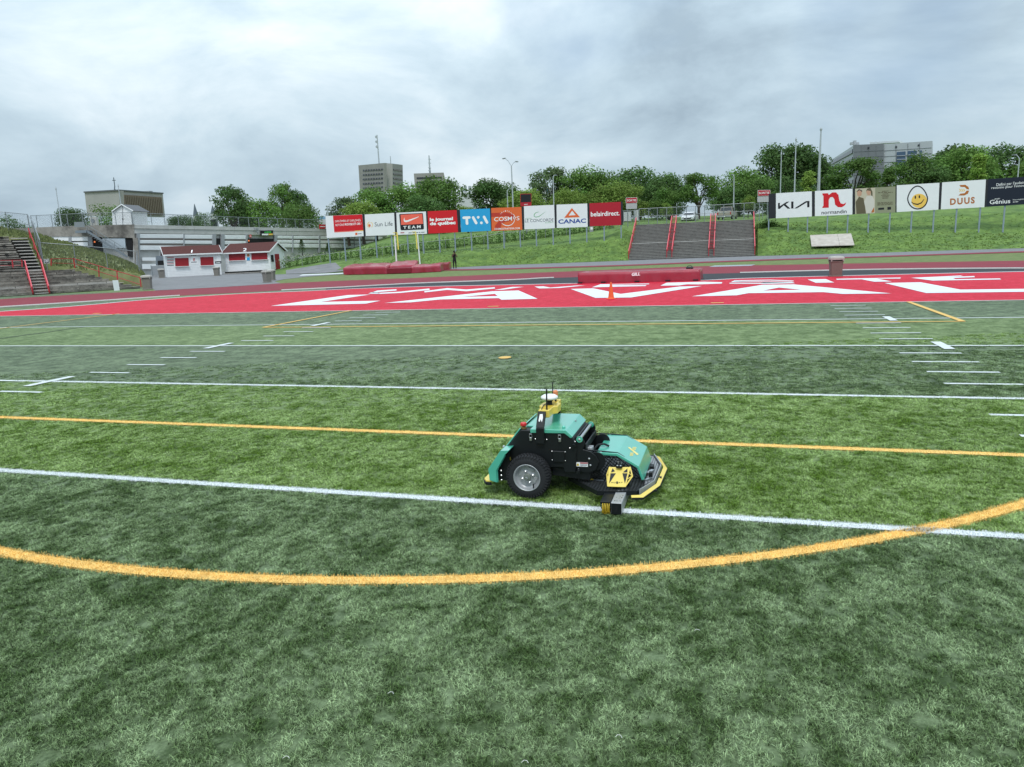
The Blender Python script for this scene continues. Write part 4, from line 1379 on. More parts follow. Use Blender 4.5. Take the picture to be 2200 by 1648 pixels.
# ribbed panels: white sheets between dark gaps, column by column
colsx = [(552, 922), (930, 1165), (1268, 1448), (1712, 1842), (1848, 2066), (2076, 2360), (2366, 2600)]
for a, b in colsx:
    base = yb((a + b) / 2) + 4
    bands = [(0, 34), (50, 78), (96, 134)] if b < 1500 else [(0, 24), (36, 60), (66, 98)]
    for y0, y1 in bands:
        pa = wq(PW, k2, [(a, base + y0), (b, base + y0 + 2), (b, base + y1 + 1), (a, base + y1)], .10, m_panelw, 'wall_panel', park, .02)
        hh = y1 - y0
        for rr in range(1, 4):
            m = MB(); yy = base + y0 + hh * rr / 4
            m.bar(PW.at(*k2(a, yy), .03), PW.at(*k2(b, yy + 1), .03), .03, .03); m.build('rib', m_panelw, pa)
    for (q0, e0), (q1, e1) in zip(bands[:-1], bands[1:]):
        wq(PW, k2, [(a, base + e0), (b, base + e0), (b, base + q1), (a, base + q1)], .05, m_taupe, 'panel_gap', park, -.04)
for a, b in ((528, 552), (1166, 1196), (1240, 1267), (1449, 1462), (1690, 1711), (2066, 2076), (922, 930), (1842, 1848)):
    wq(PW, k2, [(a, yb(a) - 2), (b, yb(a) - 2), (b, 640 if a > 600 else 780), (a, 640 if a > 600 else 780)], .3, m_gpost, 'column', park, .14)
for y0, y1 in ((680, 708), (735, 778)):
    wq(PW, k2, [(572, y0), (690, y0), (690, y1), (574, y1)], .1, m_panelw, 'wall_panel', park, .02)
# low clearance sign, lamp, no-entry sign and camera bracket over the entrance
m_signgreen = Pn('print_bright_green', 80, 190, 90)
g_ = thing('entrance_sign', PW.at(*k2(1625, 490)), 'dark sign with green and white print over the garage entrance', 'sign')
wq(PW, k2, [(1572, 453), (1676, 451), (1678, 494), (1573, 497)], .15, m_print_k, 'panel', g_, .35)
scrawl(PW, k2(1604, 474), k2(1660, 472), 4, m_signgreen, g_, off=.37)
decal(PW, fmap(k2, [(1582, 480), (1636, 479), (1636, 492), (1582, 493)]), m_print_w, g_, off=.36, name='print_block')
decal(PW, fmap(k2, [(1638, 479), (1674, 478), (1674, 491), (1638, 492)]), m_print_yel, g_, off=.36, name='print_block')
g_ = thing('no_entry_sign', PW.at(*k2(1486, 500)), 'round red no-entry sign on the garage wall', 'sign')
wq(PW, k2, ell(1486, 500, 10, 13, 16), .05, m_print_red, 'disc', g_, .30)
decal(PW, fmap(k2, [(1479, 497), (1493, 497), (1493, 503), (1479, 503)]), m_print_w, g_, off=.31, name='bar')
g_ = thing('floodlight', PW.at(*k2(1545, 470)), 'grey floodlights on a bracket above the garage entrance', 'lamp')
for x, y in ((1532, 440), (1548, 442), (1548, 462)):
    wq(PW, k2, [(x - 8, y - 7), (x + 8, y - 7), (x + 6, y + 7), (x - 6, y + 7)], .3, m_gpost, 'lamp_head', g_, .7)
m = MB(); m.bar(PW.at(*k2(1545, 430), .4), PW.at(*k2(1545, 480), .4), .1); m.build('bracket', m_gpost, g_)
m_lamp = bpy.data.materials.new('orange_lamp'); m_lamp.use_nodes = True
_b = m_lamp.node_tree.nodes['Principled BSDF']; _b.inputs['Base Color'].default_value = (.8, .2, .05, 1); _b.inputs['Emission Color'].default_value = (1, .25, .08, 1); _b.inputs['Emission Strength'].default_value = 0.5
lamp = MB(); lamp.lathe([(.08, 0), (.13, .12), (.08, .22)], PW.at(*k2(1472, 545), .05), (0, 0, 1), 10)
tag(lamp.build('warning_lamp', m_lamp), 'small orange warning lamp in the garage entrance', 'lamp')
lamp = MB(); lamp.lathe([(.08, 0), (.13, .12), (.08, .22)], PE.at(*ks(1400, 560), .1), (0, 0, 1), 10)
tag(lamp.build('warning_lamp', m_lamp), 'small orange warning lamp in the dark doorway under the steel stairs', 'lamp')
# end wall
wq(PE, ks, [(-200, 362), (480, 338), (1100, 310), (1970, 290), (1990, 490), (1250, 470), (480, 470), (-200, 480)], .4, m_cstain, 'end_parapet', park)
wq(PE, ks, [(-200, 480), (1985, 482), (2060, 960), (-200, 960)], .3, m_cwall, 'end_wall', park, -.45)
for q in ([(1310, 470), (1500, 478), (1512, 720), (1330, 700)], [(1855, 495), (1950, 495), (1965, 780), (1890, 760)]):
    wq(PE, ks, q, .2, m_dark, 'opening', park, -.2)
wq(PE, ks, [(1510, 498), (1845, 494), (1855, 640), (1516, 640)], .1, M('pale_blue_panel', (.44, .50, .55), .6), 'wall_panel', park, -.12)
for y0, y1 in ((470, 535), (560, 610)):
    wq(PE, ks, [(690, y0), (1010, y0 - 6), (1014, y1 - 4), (690, y1)], .1, m_panelw, 'wall_panel', park, -.1)
    wq(PE, ks, [(1050, y0 - 4), (1295, y0 - 8), (1300, y1 - 4), (1052, y1)], .1, m_panelw, 'wall_panel', park, -.1)
wq(PE, ks, [(1010, 450), (1050, 450), (1054, 620), (1014, 620)], .2, m_gpost, 'column', park, -.02)
wq(PE, ks, [(1296, 445), (1350, 445), (1370, 610), (1312, 610)], .2, m_gpost, 'column', park, -.02)
wq(PE, ks, [(1960, 490), (2030, 490), (2060, 900), (2000, 900)], .1, m_cstain, 'corner_pier', park, .03)
# deck slab so the shed and fences stand on something
dk = MB(); c0, c1 = PE.at(20, 492), PE.at(288, 483); w1 = PW.at(*k2(2600, 448))
dk.add([Vector((c0.x, c0.y, c0.z - .5)), Vector((c1.x, c1.y, c1.z - .5)), Vector((w1.x, w1.y, w1.z - .5)), w1 - PW.n * 60 + Vector((0, 0, -.5)), Vector((c0.x, c0.y, c0.z - .5)) - PE.n * 60], [(0, 1, 2, 3, 4)])
dk.build('deck', m_cwall, park)
# steel stair on the end wall
ss = thing('steel_stairs', PE.at(*ks(1890, 790)) + PE.n, 'grey open steel stairs descending the end wall of the garage', 'stairs')
m_steel = M('stair_steel', (.22, .25, .28), .5, metal=.4, var=.12)
tA, tB = ks(1270, 380), ks(1880, 770)
for off in (.35, 1.25):
    m = MB(); m.bar(PE.at(*tA, off), PE.at(*tB, off), .08, .28); m.build('stringer', m_steel, ss)
    m = MB(); m.bar(PE.at(tA[0] - 2, tA[1] - 15, off), PE.at(tB[0], tB[1] - 15, off), .06, .06); m.build('handrail', m_galv, ss)
    m = MB(); m.bar(PE.at(tA[0] - 1, tA[1] - 8, off), PE.at(tB[0], tB[1] - 8, off), .04, .04); m.build('middle_rail', m_galv, ss)
for i in range(18):
    f = (i + .5) / 18
    x, y = tA[0] + (tB[0] - tA[0]) * f, tA[1] + (tB[1] - tA[1]) * f
    p = PE.at(x, y, .35)
    m = MB(); m.obox(p - PE.u * .14, PE.u, PE.n, (0, 0, 1), .28, .9, .05); m.build('tread', m_galv, ss)
    if i % 4 == 0:
        m = MB(); m.bar(PE.at(x, y, 1.25), PE.at(x - .5, y - 15, 1.25), .05); m.build('baluster', m_galv, ss)
wq(PE, ks, [(1110, 380), (1275, 376), (1275, 412), (1112, 420)], 1.3, m_steel, 'platform', ss, 1.4)
wq(PE, ks, [(1095, 255), (1240, 250), (1250, 330), (1100, 330)], .04, m_galv, 'guard_panel', ss, 1.4)
# fences along the deck edge
fx_ = [(490, 333, 402), (655, 340, 404), (765, 345, 408), (882, 350, 412), (995, 354, 414), (1103, 358, 417), (1210, 362, 420), (1300, 366, 422), (1390, 369, 425), (1475, 372, 427), (1560, 375, 428), (1640, 378, 430), (1720, 381, 432), (1795, 384, 434), (1868, 387, 436), (1940, 390, 437), (2070, 396, 439)]
fence([PW.at(*k2(x, y1), -.15) for x, y0, y1 in fx_], 1.65, 'long chain link fence along the edge of the garage deck', r=.05)
fence([PE.at(*ks(x, y), -.15) for x, y in ((480, 338), (560, 336), (780, 326), (1010, 318), (1235, 308), (1365, 306), (1500, 302), (1720, 297), (1970, 290))], 1.75, 'chain link fence along the end wall of the garage deck', r=.05)
# shed on the deck
PS1 = Plane(241, 108.5, 285, 107.5); PS2 = Plane(285, 107.5, 328, 112)
shed = thing('deck_shed', PS1.at(*k2(490, 405)), 'white gabled shed with grey shingle roof on the garage deck', 'shed')
m_siding = M('white_siding', (.78, .79, .80), .55, var=.05, scale=2)
m_shin = M('grey_shingle', (.13, .135, .145), .9, var=.25, scale=6, bump=.3, bscale=20)
f = [PS1.at(*k2(*q)) for q in ((322, 405), (490, 405), (488, 288), (396, 237), (317, 292))]
sd = PS2.u * 3.4
m = MB(); m.prism(f, sd); m.build('wall', m_siding, shed)
rf = [PS1.at(*k2(*q), .25) for q in ((396, 231), (494, 286), (494, 291), (396, 238), (312, 295), (312, 289))]
m = MB(); m.prism(rf, sd + PS2.u * .4); ro = m.build('roof', m_shin, shed)
for a, b in (((396, 233), (494, 287)), ((396, 233), (313, 291))):
    m = MB(); m.bar(PS1.at(*k2(*a), .27), PS1.at(*k2(*b), .27), .05, .14); m.build('fascia', m_siding, ro)
for i in range(9):
    y = 300 + i * 12
    m = MB(); m.bar(PS1.at(*k2(319, y), .01), PS1.at(*k2(489, y - 2), .01), .02, .03); m.build('siding_board', m_siding, shed)
m = MB(); m.bar(PS1.at(*k2(405, 240), .03), PS1.at(*k2(408, 404), .03), .07); m.build('door_seam', m_gpost, shed)
m = MB(); m.obox(PS1.at(*k2(406, 362), .02), PS1.u, PS1.n, (0, 0, 1), .15, .06, .2); m.build('door_lock', m_print_k, shed)
ub = MB(); o_ = PE.at(*ks(1370, 305), -1.2); ub.obox(o_, PE.u, PE.n, (0, 0, 1), .95, .5, 1.2)
uo = thing('condenser_unit', o_, 'pale air conditioner unit behind the fence on the garage deck', 'machine')
ub.build('casing', M('beige_casing', (.55, .54, .50), .5), uo)
m = MB(); m.lathe([(.3, 0), (.3, .03)], o_ + PE.u * .45 + Vector((0, 0, .6)) + PE.n * .5, PE.n, 16); m.build('fan_grille', m_gpost, uo)
# utility cabinet left of the first kiosk
cb_ = thing('steel_cabinet', gp(330, 600), 'grey steel cabinet and gate at the garage corner beside the first kiosk', 'cabinet')
pl = Plane(322, 99, 352, 100)
wq(pl, k2, [(655, 752), (770, 750), (770, 826), (655, 832)], .8, m_gpost, 'door', cb_)
wq(pl, k2, [(690, 668), (766, 664), (766, 742), (692, 745)], .4, m_steel, 'shutter_hood', cb_, -.9)
wq(pl, k2, [(704, 708), (764, 706), (764, 745), (706, 746)], .1, m_dark, 'opening', cb_, -.7)
m = MB(); m.bar(pl.at(*k2(645, 748)), pl.at(*k2(660, 836)), .1); m.build('gate_post', m_galv, cb_)

# ------------------------------------------------------------------ kiosks
m_roofr = M('red_brown_shingle', (.085, .026, .022), .9, var=.3, scale=7, bump=.4, bscale=14)
m_shut = M('dark_red_shutter', (.28, .012, .020), .5, var=.08)


def kiosk(label, pl, d_back, wall, ridge, eave, side_px, num, numq, shutters, base_box):
    b = pl.at(*k2(*wall[0])); b.z = min(b.z, 0)
    t = thing('concession_kiosk', b, label, 'kiosk', 'two concession kiosks beside the track')
    Wl = [pl.at(*k2(*q)) for q in wall]                   # bl, br, tr, tl
    bk = -pl.n * d_back
    lo = Vector((0, 0, -.0))
    ridge_h = pl.at(*k2(*ridge[0]), -d_back / 2).z
    # gabled body
    zt = (Wl[2].z + Wl[3].z) / 2
    m = MB()
    ga = [Wl[1], Wl[1] + bk, Vector((Wl[1].x + bk.x, Wl[1].y + bk.y, zt)), Vector((Wl[1].x + bk.x / 2, Wl[1].y + bk.y / 2, ridge_h - .08)), Vector((Wl[1].x, Wl[1].y, zt))]
    m.prism(ga, (Wl[0] - Wl[1]) * Vector((1, 1, 0)).length ** 0)
    body = m.build('wall', m_siding, t)
    # siding boards
    hgt = zt - Wl[0].z
    for i in range(1, int(hgt / .2)):
        z = Wl[0].z + i * .2
        m = MB(); m.bar(Vector((Wl[0].x, Wl[0].y, z)) + pl.n * .008, Vector((Wl[1].x, Wl[1].y, z + (Wl[1].z - Wl[0].z))) + pl.n * .008, .012, .03); m.build('siding_board', m_siding, body)
    # roof: two slopes with thickness, overhanging
    ov = .35
    e0, e1 = Vector((Wl[0].x, Wl[0].y, zt)) - pl.u * .3 + pl.n * ov, Vector((Wl[1].x, Wl[1].y, zt)) + pl.u * .3 + pl.n * ov
    r0, r1 = e0 + bk / 2 - pl.n * ov, e1 + bk / 2 - pl.n * ov
    r0.z = r1.z = ridge_h
    e0.z = e1.z = zt - .08
    b0, b1 = e0 + bk - pl.n * 2 * ov, e1 + bk - pl.n * 2 * ov
    m = MB(); th = Vector((0, 0, .09))
    m.prism([e0, r0, b0, b0 + th, r0 + th, e0 + th], e1 - e0); ro = m.build('roof', m_roofr, t)
    m = MB(); m.bar(e0 + pl.n * .02 + Vector((0, 0, .0)), e1 + pl.n * .02, .05, .16); m.build('fascia', m_siding, ro)
    for (a, r_, bb) in ((e0, r0, b0), (e1, r1, b1)):
        sgn = -1 if a is e0 else 1
        m = MB(); m.bar(a + pl.u * .02 * sgn, r_ + pl.u * .02 * sgn, .05, .18); m.bar(r_ + pl.u * .02 * sgn, bb + pl.u * .02 * sgn, .05, .18); m.build('barge_board', m_siding, ro)
    # number painted on the roof slope
    a, fs = text2d(num, .0)
    N0, N1 = k2(*numq[0]), k2(*numq[1])
    nrm = (e1 - e0).cross(r0 - e0).normalized()
    if nrm.z < 0: nrm = -nrm
    vs = []
    for u, v in a:
        px, py = N0[0] + (N1[0] - N0[0]) * u + 1.2 * v, N0[1] - (N0[1] - N1[1]) * v
        d = ray(px, py); o = e0 + th + nrm * .02
        vs.append(CAM + d * ((o - CAM).dot(nrm) / d.dot(nrm)))
    m = MB(); m.add(vs, fs); m.build('roof_number', m_print_w, ro)
    for q in shutters:
        w_ = wq(pl, k2, q, .06, m_shut, 'shutter', t, .05)
        m = MB(); m.bar(pl.at(*k2(q[3][0] - 4, q[3][1] + 2), .14), pl.at(*k2(q[2][0] + 4, q[2][1] + 2), .14), .3, .05); m.build('counter_shelf', m_siding, w_)
        for rr in range(1, 5):
            f_ = rr / 5
            ya, yb_ = q[0][1] + (q[3][1] - q[0][1]) * f_, q[1][1] + (q[2][1] - q[1][1]) * f_
            m = MB(); m.bar(pl.at(*k2(q[0][0], ya), .055), pl.at(*k2(q[1][0], yb_), .055), .012, .02); m.build('slat', m_shut, w_)
    return t


PK1, PK2 = Plane(357, 93, 484, 96.5), Plane(487, 97, 582, 95.2)
t = kiosk('white concession kiosk numbered 1 with two dark red shutters', PK1, 3.4, [(790, 852), (1245, 832), (1245, 640), (772, 656)], [(820, 592), (1290, 577)], None, None, '1', [(983, 640), (993, 617)], [[(848, 686), (962, 683), (966, 752), (852, 756)], [(1062, 678), (1172, 675), (1176, 744), (1066, 749)]], None)
for i in range(6):
    y = 680 + i * 13
    decal(PK1, fmap(k2, [(781, y), (838, y - 2), (839, y + 3), (782, y + 5)]), m_print_k if i % 2 else m_print_dred, t, off=.03, name='menu_line')
wq(PK1, k2, [(978, 658), (1036, 656), (1044, 735), (984, 740)], .02, m_print_w, 'menu_board', t, .03)
txt(PK1, '8', k2(1001, 712), k2(1017, 711), 26 / 3.93, m_print_red, t, off=.05, name='emblem')
scrawl(PK1, k2(982, 668), k2(1028, 667), 2.2, m_print_k, t, off=.05)
scrawl(PK1, k2(986, 724), k2(1034, 722), 2.4, m_print_grey, t, off=.05)
wq(PK1, k2, [(1196, 664), (1232, 662), (1236, 710), (1200, 712)], .02, m_print_w, 'notice', t, .03)
wq(PK1, k2, [(1186, 714), (1240, 712), (1240, 730), (1188, 732)], .02, m_print_k, 'notice', t, .03)
scrawl(PK1, k2(1194, 728), k2(1232, 726), 2.2, m_print_w, t, off=.05)
t2 = kiosk('white concession kiosk numbered 2 with a red end door', PK2, 3.4, [(1284, 802), (1660, 782), (1655, 626), (1268, 642)], [(1290, 572), (1685, 560)], None, None, '2', [(1420, 628), (1452, 602)], [[(1302, 650), (1438, 646), (1440, 702), (1304, 708)], [(1492, 645), (1626, 641), (1628, 696), (1494, 702)]], None)
wq(PK2, k2, [(1444, 646), (1486, 644), (1486, 705), (1446, 707)], .02, m_print_w, 'notice', t2, .03)
decal(PK2, fmap(k2, [(1454, 680), (1480, 679), (1480, 704), (1454, 705)]), m_print_blue, t2, off=.06, name='poster')
decal(PK2, fmap(k2, ell(1466, 662, 11, 12, 14)), m_print_brown, t2, off=.06, name='poster')
eb = PK2.at(*k2(1660, 782)); eo = eb + PK2.u * .02 - PK2.n * 1.1
m = MB(); m.obox(eo - PK2.n * .95, PK2.n, PK2.u, (0, 0, 1), .95, .05, 2.0); dr = m.build('door', m_shut, t2)
m = MB(); m.obox(eo - PK2.n * .1 + PK2.u * .05 + Vector((0, 0, 1)), PK2.n, PK2.u, (0, 0, 1), .04, .05, .12); m.build('handle', m_galv, dr)
m = MB(); m.obox(eb + PK2.u * .03 - PK2.n * .75 + Vector((0, 0, 1.0)), PK2.n, PK2.u, (0, 0, 1), .55, .03, .9); m.build('notice', m_print_k, t2)
# plinths under the kiosks
for pl, q, par in ((PK1, [(790, 853), (1245, 833), (1245, 842), (792, 862)], t), (PK2, [(1270, 803), (1640, 786), (1640, 830), (1272, 836)], t2)):
    wq(pl, k2, q, 3.2, m_darkconc, 'plinth', par, -.08)
ben = MB(); ben.bar(PK2.at(*k2(1270, 818), .6), PK2.at(*k2(1600, 803), .6), .35, .06)
bn = thing('low_bench', PK2.at(*k2(1430, 822), .6), 'long low grey plank bench in front of the second kiosk', 'bench')
ben.build('seat', m_woodl, bn)
for x, y in ((1290, 818), (1430, 811), (1580, 804)):
    p = PK2.at(*k2(x, y), .6); m = MB(); m.box(p.x - .08, p.x + .08, p.y - .15, p.y + .15, 0, p.z); m.build('leg', m_darkconc, bn)
# low white wheelhouse sign at the kiosk side etc.
wt = MB(); pl = Plane(2090 / 1, 1, 2091, 1) if False else PW
rs_ = thing('red_deck_banner', PW.at(*k2(2093, 438)), 'small red banner with white letters on the garage deck fence', 'banner')
wq(PW, k2, [(2066, 402), (2120, 402), (2120, 437), (2066, 437)], .03, m_print_red, 'cloth', rs_, .1)
scrawl(PW, k2(2072, 424), k2(2116, 424), 3, m_print_w, rs_, off=.12)

# ------------------------------------------------------------------ bins
m_bin = M('bin_grey', (.20, .185, .165), .7, var=.12, scale=6)
m_binl = M('bin_lid', (.38, .36, .33), .6, var=.12, scale=6)
m_binb = M('bin_brown', (.17, .125, .108), .7, var=.12, scale=6)


def sqring(w, z, r=.22, n=5):
    out = []
    for cx_, cy_, a in ((1, 1, 0), (-1, 1, 90), (-1, -1, 180), (1, -1, 270)):
        for i in range(n):
            q = R_(a + 90 * i / (n - 1))
            out.append(Vector((cx_ * (w - r * w) + r * w * math.cos(q), cy_ * (w - r * w) + r * w * math.sin(q), z)))
    return out


def loft(rings):
    m = MB(); n = len(rings[0])
    for r in rings: m.v += r
    for j in range(len(rings) - 1):
        for i in range(n):
            k = (i + 1) % n
            m.f.append((j * n + i, j * n + k, (j + 1) * n + k, (j + 1) * n + i))
    m.f.append(tuple(range(n - 1, -1, -1))); m.f.append(tuple(range((len(rings) - 1) * n, len(rings) * n)))
    return m


def make_bin(label, body_mat):
    t = thing('litter_bin', (0, 0, 0), label, 'bin', 'litter bins round the track')
    loft([sqring(.30, 0), sqring(.30, .04), sqring(.25, .06), sqring(.285, .72), sqring(.31, .73), sqring(.31, .76)]).build('body', body_mat, t, local=True)
    loft([sqring(.27, .755), sqring(.27, .83)]).build('opening', m_dark, t, local=True)
    lid = loft([sqring(.33, .82, .3), sqring(.335, .90, .3), sqring(.30, .97, .35), sqring(.20, 1.0, .4)]).build('lid', m_binl, t, local=True)
    for sx_, sy_ in ((1, 1), (1, -1), (-1, 1), (-1, -1)):
        m = MB(); m.box(sx_ * .27 - .03, sx_ * .27 + .03, sy_ * .27 - .03, sy_ * .27 + .03, .75, .83); m.build('pillar', m_binl, t, local=True)
    return t


bin0 = make_bin('brown litter bin with a domed grey lid standing behind the end zone', m_binb)
bin0.location = gp(1795, 594); bin0.scale = (.98, .98, .98); bin0.rotation_euler.z = .1
binp = make_bin('grey litter bin beside the end of the terrace', m_bin)
binp.location = gp(318, 622); binp.rotation_euler.z = .5; binp.scale = (1.08,) * 3
for q, s_, lab in (((574.5, 606.5), .98, 'grey litter bin nearest the track in front of the second kiosk'), ((584.5, 602), .95, 'grey litter bin at the right corner of the second kiosk'), ((466.5, 592.5), 1.12, 'grey litter bin standing between the two kiosks'), ((348, 597), 1.15, 'grey litter bin at the left corner of the first kiosk')):
    o = copy_tree(binp); o['label'] = lab; o.location = gp(*q); o.scale = (s_,) * 3; o.rotation_euler.z = random.uniform(0, 1.5)

# ------------------------------------------------------------------ mats, standards, cone, plywood
m_vinyl = M('red_vinyl', (.32, .011, .034), .40, var=.16, scale=1.6, spec=.6, coat=.3)
m_vinyld = M('dark_red_vinyl', (.20, .008, .022), .5, var=.12, scale=2)


def drape(name, corners, h, mat, parent, seed=0, bulge=.12, nx=28, ny=10, wrinkle=.05, flare=.05, slope=0.0):
    """cover over a foam block: top sagging, sides hanging in folds"""
    r = random.Random(seed)
    a, b, c_, d = [Vector((*q[:2], 0)) for q in corners]      # front-left, front-right, back-right, back-left
    ph = [r.uniform(0, 6.28) for _ in range(8)]

    def P(u, v):
        return a.lerp(b, u).lerp(d.lerp(c_, u), v)
    m = MB(); G = {}
    prof = [0.0, .3, .6, .85, 1.0]
    for i in range(nx + 1):
        u = i / nx
        for j in range(ny + 1):
            v = j / ny
            p = P(u, v)
            z = h * (1 + bulge * (math.sin(2.3 * u * 3.1 + ph[0]) * .4 + math.sin(v * 3.1 * 1.5 + ph[1]) * .3 + .35 * math.sin(u * 17 + v * 9 + ph[2])))
            z *= 1 + slope * math.sin(math.pi * .5 * v)
            ed = min(u, 1 - u) * nx, min(v, 1 - v) * ny
            if min(ed) < .5: z *= .97
            G[i, j] = len(m.v); m.v.append(Vector((p.x, p.y, z)))
    for i in range(nx):
        for j in range(ny):
            m.f.append((G[i, j], G[i + 1, j], G[i + 1, j + 1], G[i, j + 1]))
    ring = [(i, 0) for i in range(nx)] + [(nx, j) for j in range(ny)] + [(i, ny) for i in range(nx, 0, -1)] + [(0, j) for j in range(ny, 0, -1)]
    ctr = (a + b + c_ + d) / 4
    prev = [G[q] for q in ring]
    for lv in (.72, .42, .12, 0.02):
        cur = []
        for t_, q in enumerate(ring):
            p = m.v[G[q]]
            out = (Vector((p.x, p.y, 0)) - ctr).normalized()
            w = wrinkle * (math.sin(t_ * .9 + ph[3]) + .7 * math.sin(t_ * 2.1 + ph[4] + lv * 4) + .5 * math.sin(t_ * .35 + ph[5])) * (1 - lv)
            cur.append(len(m.v)); m.v.append(Vector((p.x, p.y, 0)) + out * (w + flare * (1 - lv)) + Vector((0, 0, p.z * lv)))
        for t_ in range(len(ring)):
            n2 = (t_ + 1) % len(ring)
            m.f.append((prev[t_], cur[t_], cur[n2], prev[n2]))
        prev = cur
    return m.build(name, mat, parent, smooth=True)


gl, gr = gp(1242, 609.5), gp(1503, 603.5)
gdir = (gr - gl); gdir.z = 0; gdir.normalize(); gperp = Vector((-gdir.y, gdir.x, 0))
mat1 = thing('landing_mat', gl, 'long low landing mat under a maroon vinyl cover behind the end zone', 'mat')
drape('cover', [gl, gr, gr + gperp * 1.9, gl + gperp * 1.9], .57, m_vinyl, mat1, 3, .035, 60, 8, .022, .01)
plg = Plane(1242, (gl - CAM).dot(FWD), 1503, (gr - CAM).dot(FWD), 606)
txt(plg, 'GILL', e2(1124, 122), e2(1192, 117), 7, m_print_w, mat1, off=.10, bold=.05, shear=1.2)
for f in (.02, .22, .5, .75, .97):
    p = gl.lerp(gr, f) - gperp * .05
    m = MB(); m.box(p.x - .12, p.x + .12, p.y - .1, p.y + .1, .012, .08); m.build('foot', m_print_k, mat1)
bag = thing('black_bag', gr + gperp * 1.2 - gdir * .6 + Vector((0, 0, .55)), 'small black bag lying on the right end of the maroon landing mat', 'bag')
p = bag.location
m = MB(); m.box(p.x - .2, p.x + .2, p.y - .15, p.y + .15, p.z + .02, p.z + .12); m.build('body', m_print_k, bag, bevel=.05)
m = MB(); m.path([p + Vector((-.12, 0, .12)), p + Vector((-.07, 0, .17)), p + Vector((.07, 0, .17)), p + Vector((.12, 0, .12))], .015); m.build('handle', m_print_k, bag)
# pole vault pit
u0, u1, u2, u3 = gp(738, 590.5), gp(832, 588.5), gp(884, 587), gp(946, 583.5)
pit = thing('vault_pit', u0, 'large maroon vinyl covered pole vault pit beside the run-up', 'mat')
back = Vector((FWD.x, FWD.y, 0)).normalized() * 5.2
drape('cover', [u0, u1, u1 + back, u0 + back], .72, m_vinyl, pit, 5, .06, 24, 12, .05, .03, .35)
drape('cover', [u2, u3, u3 + back * .8, u2 + back * .8], .56, m_vinyl, pit, 8, .08, 18, 10, .05, .03, .35)
mid0, mid1 = u1 + back * .3, u2 + back * .3
drape('cover', [mid0 - Vector((RIGHT.x, RIGHT.y, 0)) * .2, mid1 + Vector((RIGHT.x, RIGHT.y, 0)) * .2, mid1 + back * .9, mid0 + back * .9], .72, m_vinyl, pit, 12, .07, 16, 10, .05, .03, .5)
w0, w1 = gp(938, 581.5), gp(966, 578.5)
drape('cover', [w0, w1, w1 + back * .5, w0 + back * .5], .72, m_vinyl, pit, 14, .08, 10, 8, .04, .03)
m = MB(); m.obox(u1 - back.normalized() * .1, (u2 - u1).normalized(), back.normalized(), (0, 0, 1), (u2 - u1).length, 1.4, .52); m.build('planting_box_pad', m_vinyld, pit, bevel=.03)
plu = Plane(738, (u0 - CAM).dot(FWD), 946, (u3 - CAM).dot(FWD), 588)
txt(plu, 'UCS', k3(614, 1447), k3(682, 1444), 22 / 4.85, m_print_w, pit, off=.45, bold=.04)
txt(plu, 'UCS', k3(908, 1477), k3(980, 1473), 22 / 4.85, m_print_w, pit, off=.45, bold=.04)
m_stdw = M('white_pole', (.72, .73, .72), .4)
m_stdy = M('yellow_sleeve', (.75, .62, .10), .45)
for (bx_, by_), (tx, ty), d, yq, lab in (((853, 577), (848, 505), 74.5, ((853, 500), (856, 536)), 'left white vault upright with a yellow sleeve at the pit'), ((902.5, 564), (897, 504), 82, ((893, 498), (896.5, 535)), 'right white vault upright with a yellow sleeve behind the pit')):
    b = dp(bx_, by_, d); b0 = Vector((b.x, b.y, 0))
    st = thing('vault_upright', b0, lab, 'upright', 'pair of pole vault uprights')
    top = dp(tx, ty, d)
    m = MB(); m.bar(b0, Vector((b.x, b.y, top.z)) + (top - b) * 0 + Vector((top.x - b.x, top.y - b.y, 0)), .11, .11, (0, 1, 0)); m.build('pole', m_stdw, st)
    y0, y1 = dp(*yq[0], d - .2), dp(*yq[1], d - .2)
    m = MB(); m.bar(y1, y0, .09, .09, (0, 1, 0)); m.build('sleeve', m_stdy, st)
    m = MB(); m.bar(y0, y0 + Vector((-.45, 0, 0)), .07); m.bar(y0 - Vector((0, 0, .25)), y0 + Vector((-.4, 0, -.25)), .06); m.build('bar_peg', m_stdy, st)
    m = MB(); m.box(b0.x - .5, b0.x + .5, b0.y - .3, b0.y + .3, 0, .08); m.build('base', m_galv, st)
# traffic cone
m_cone = M('cone_orange', (.80, .13, .035), .5, var=.08)
cp_ = gp(1313, 642.5)
cn = thing('traffic_cone', cp_, 'orange traffic cone standing on the white V of the end zone', 'cone')
m = MB(); m.lathe([(.125, .03), (.11, .06), (.035, .60), (.028, .62)], cp_, (0, 0, 1), 20); m.build('cone', m_cone, cn, smooth=False)
m = MB(); m.box(cp_.x - .17, cp_.x + .17, cp_.y - .17, cp_.y + .17, .008, .035); m.build('base', m_cone, cn, bevel=.008)
# plywood on the slope
m_ply = M('weathered_plywood', (.46, .42, .37), .8, var=.18, scale=2.2, dark=(.34, .29, .24), dthr=.6)
Q = [dp(*q) for q in ((1743, 536.5, 77.4), (1835, 534, 75.6), (1828, 509, 79.6), (1740, 512.5, 81.4))]
t = thing('plywood_ramp', Q[0], 'weathered plywood sheets lying on the grass slope under the boards', 'board')
for a, b in ((0, .665), (.67, 1)):
    f0, f1 = Q[0].lerp(Q[1], a), Q[0].lerp(Q[1], b); g0, g1 = Q[3].lerp(Q[2], a), Q[3].lerp(Q[2], b)
    up = Vector((0, -.10, .38)); m = MB(); m.prism([f0 + up, f1 + up, g1 + up, g0 + up], (0, 0, -.06)); m.build('sheet', m_ply, t)
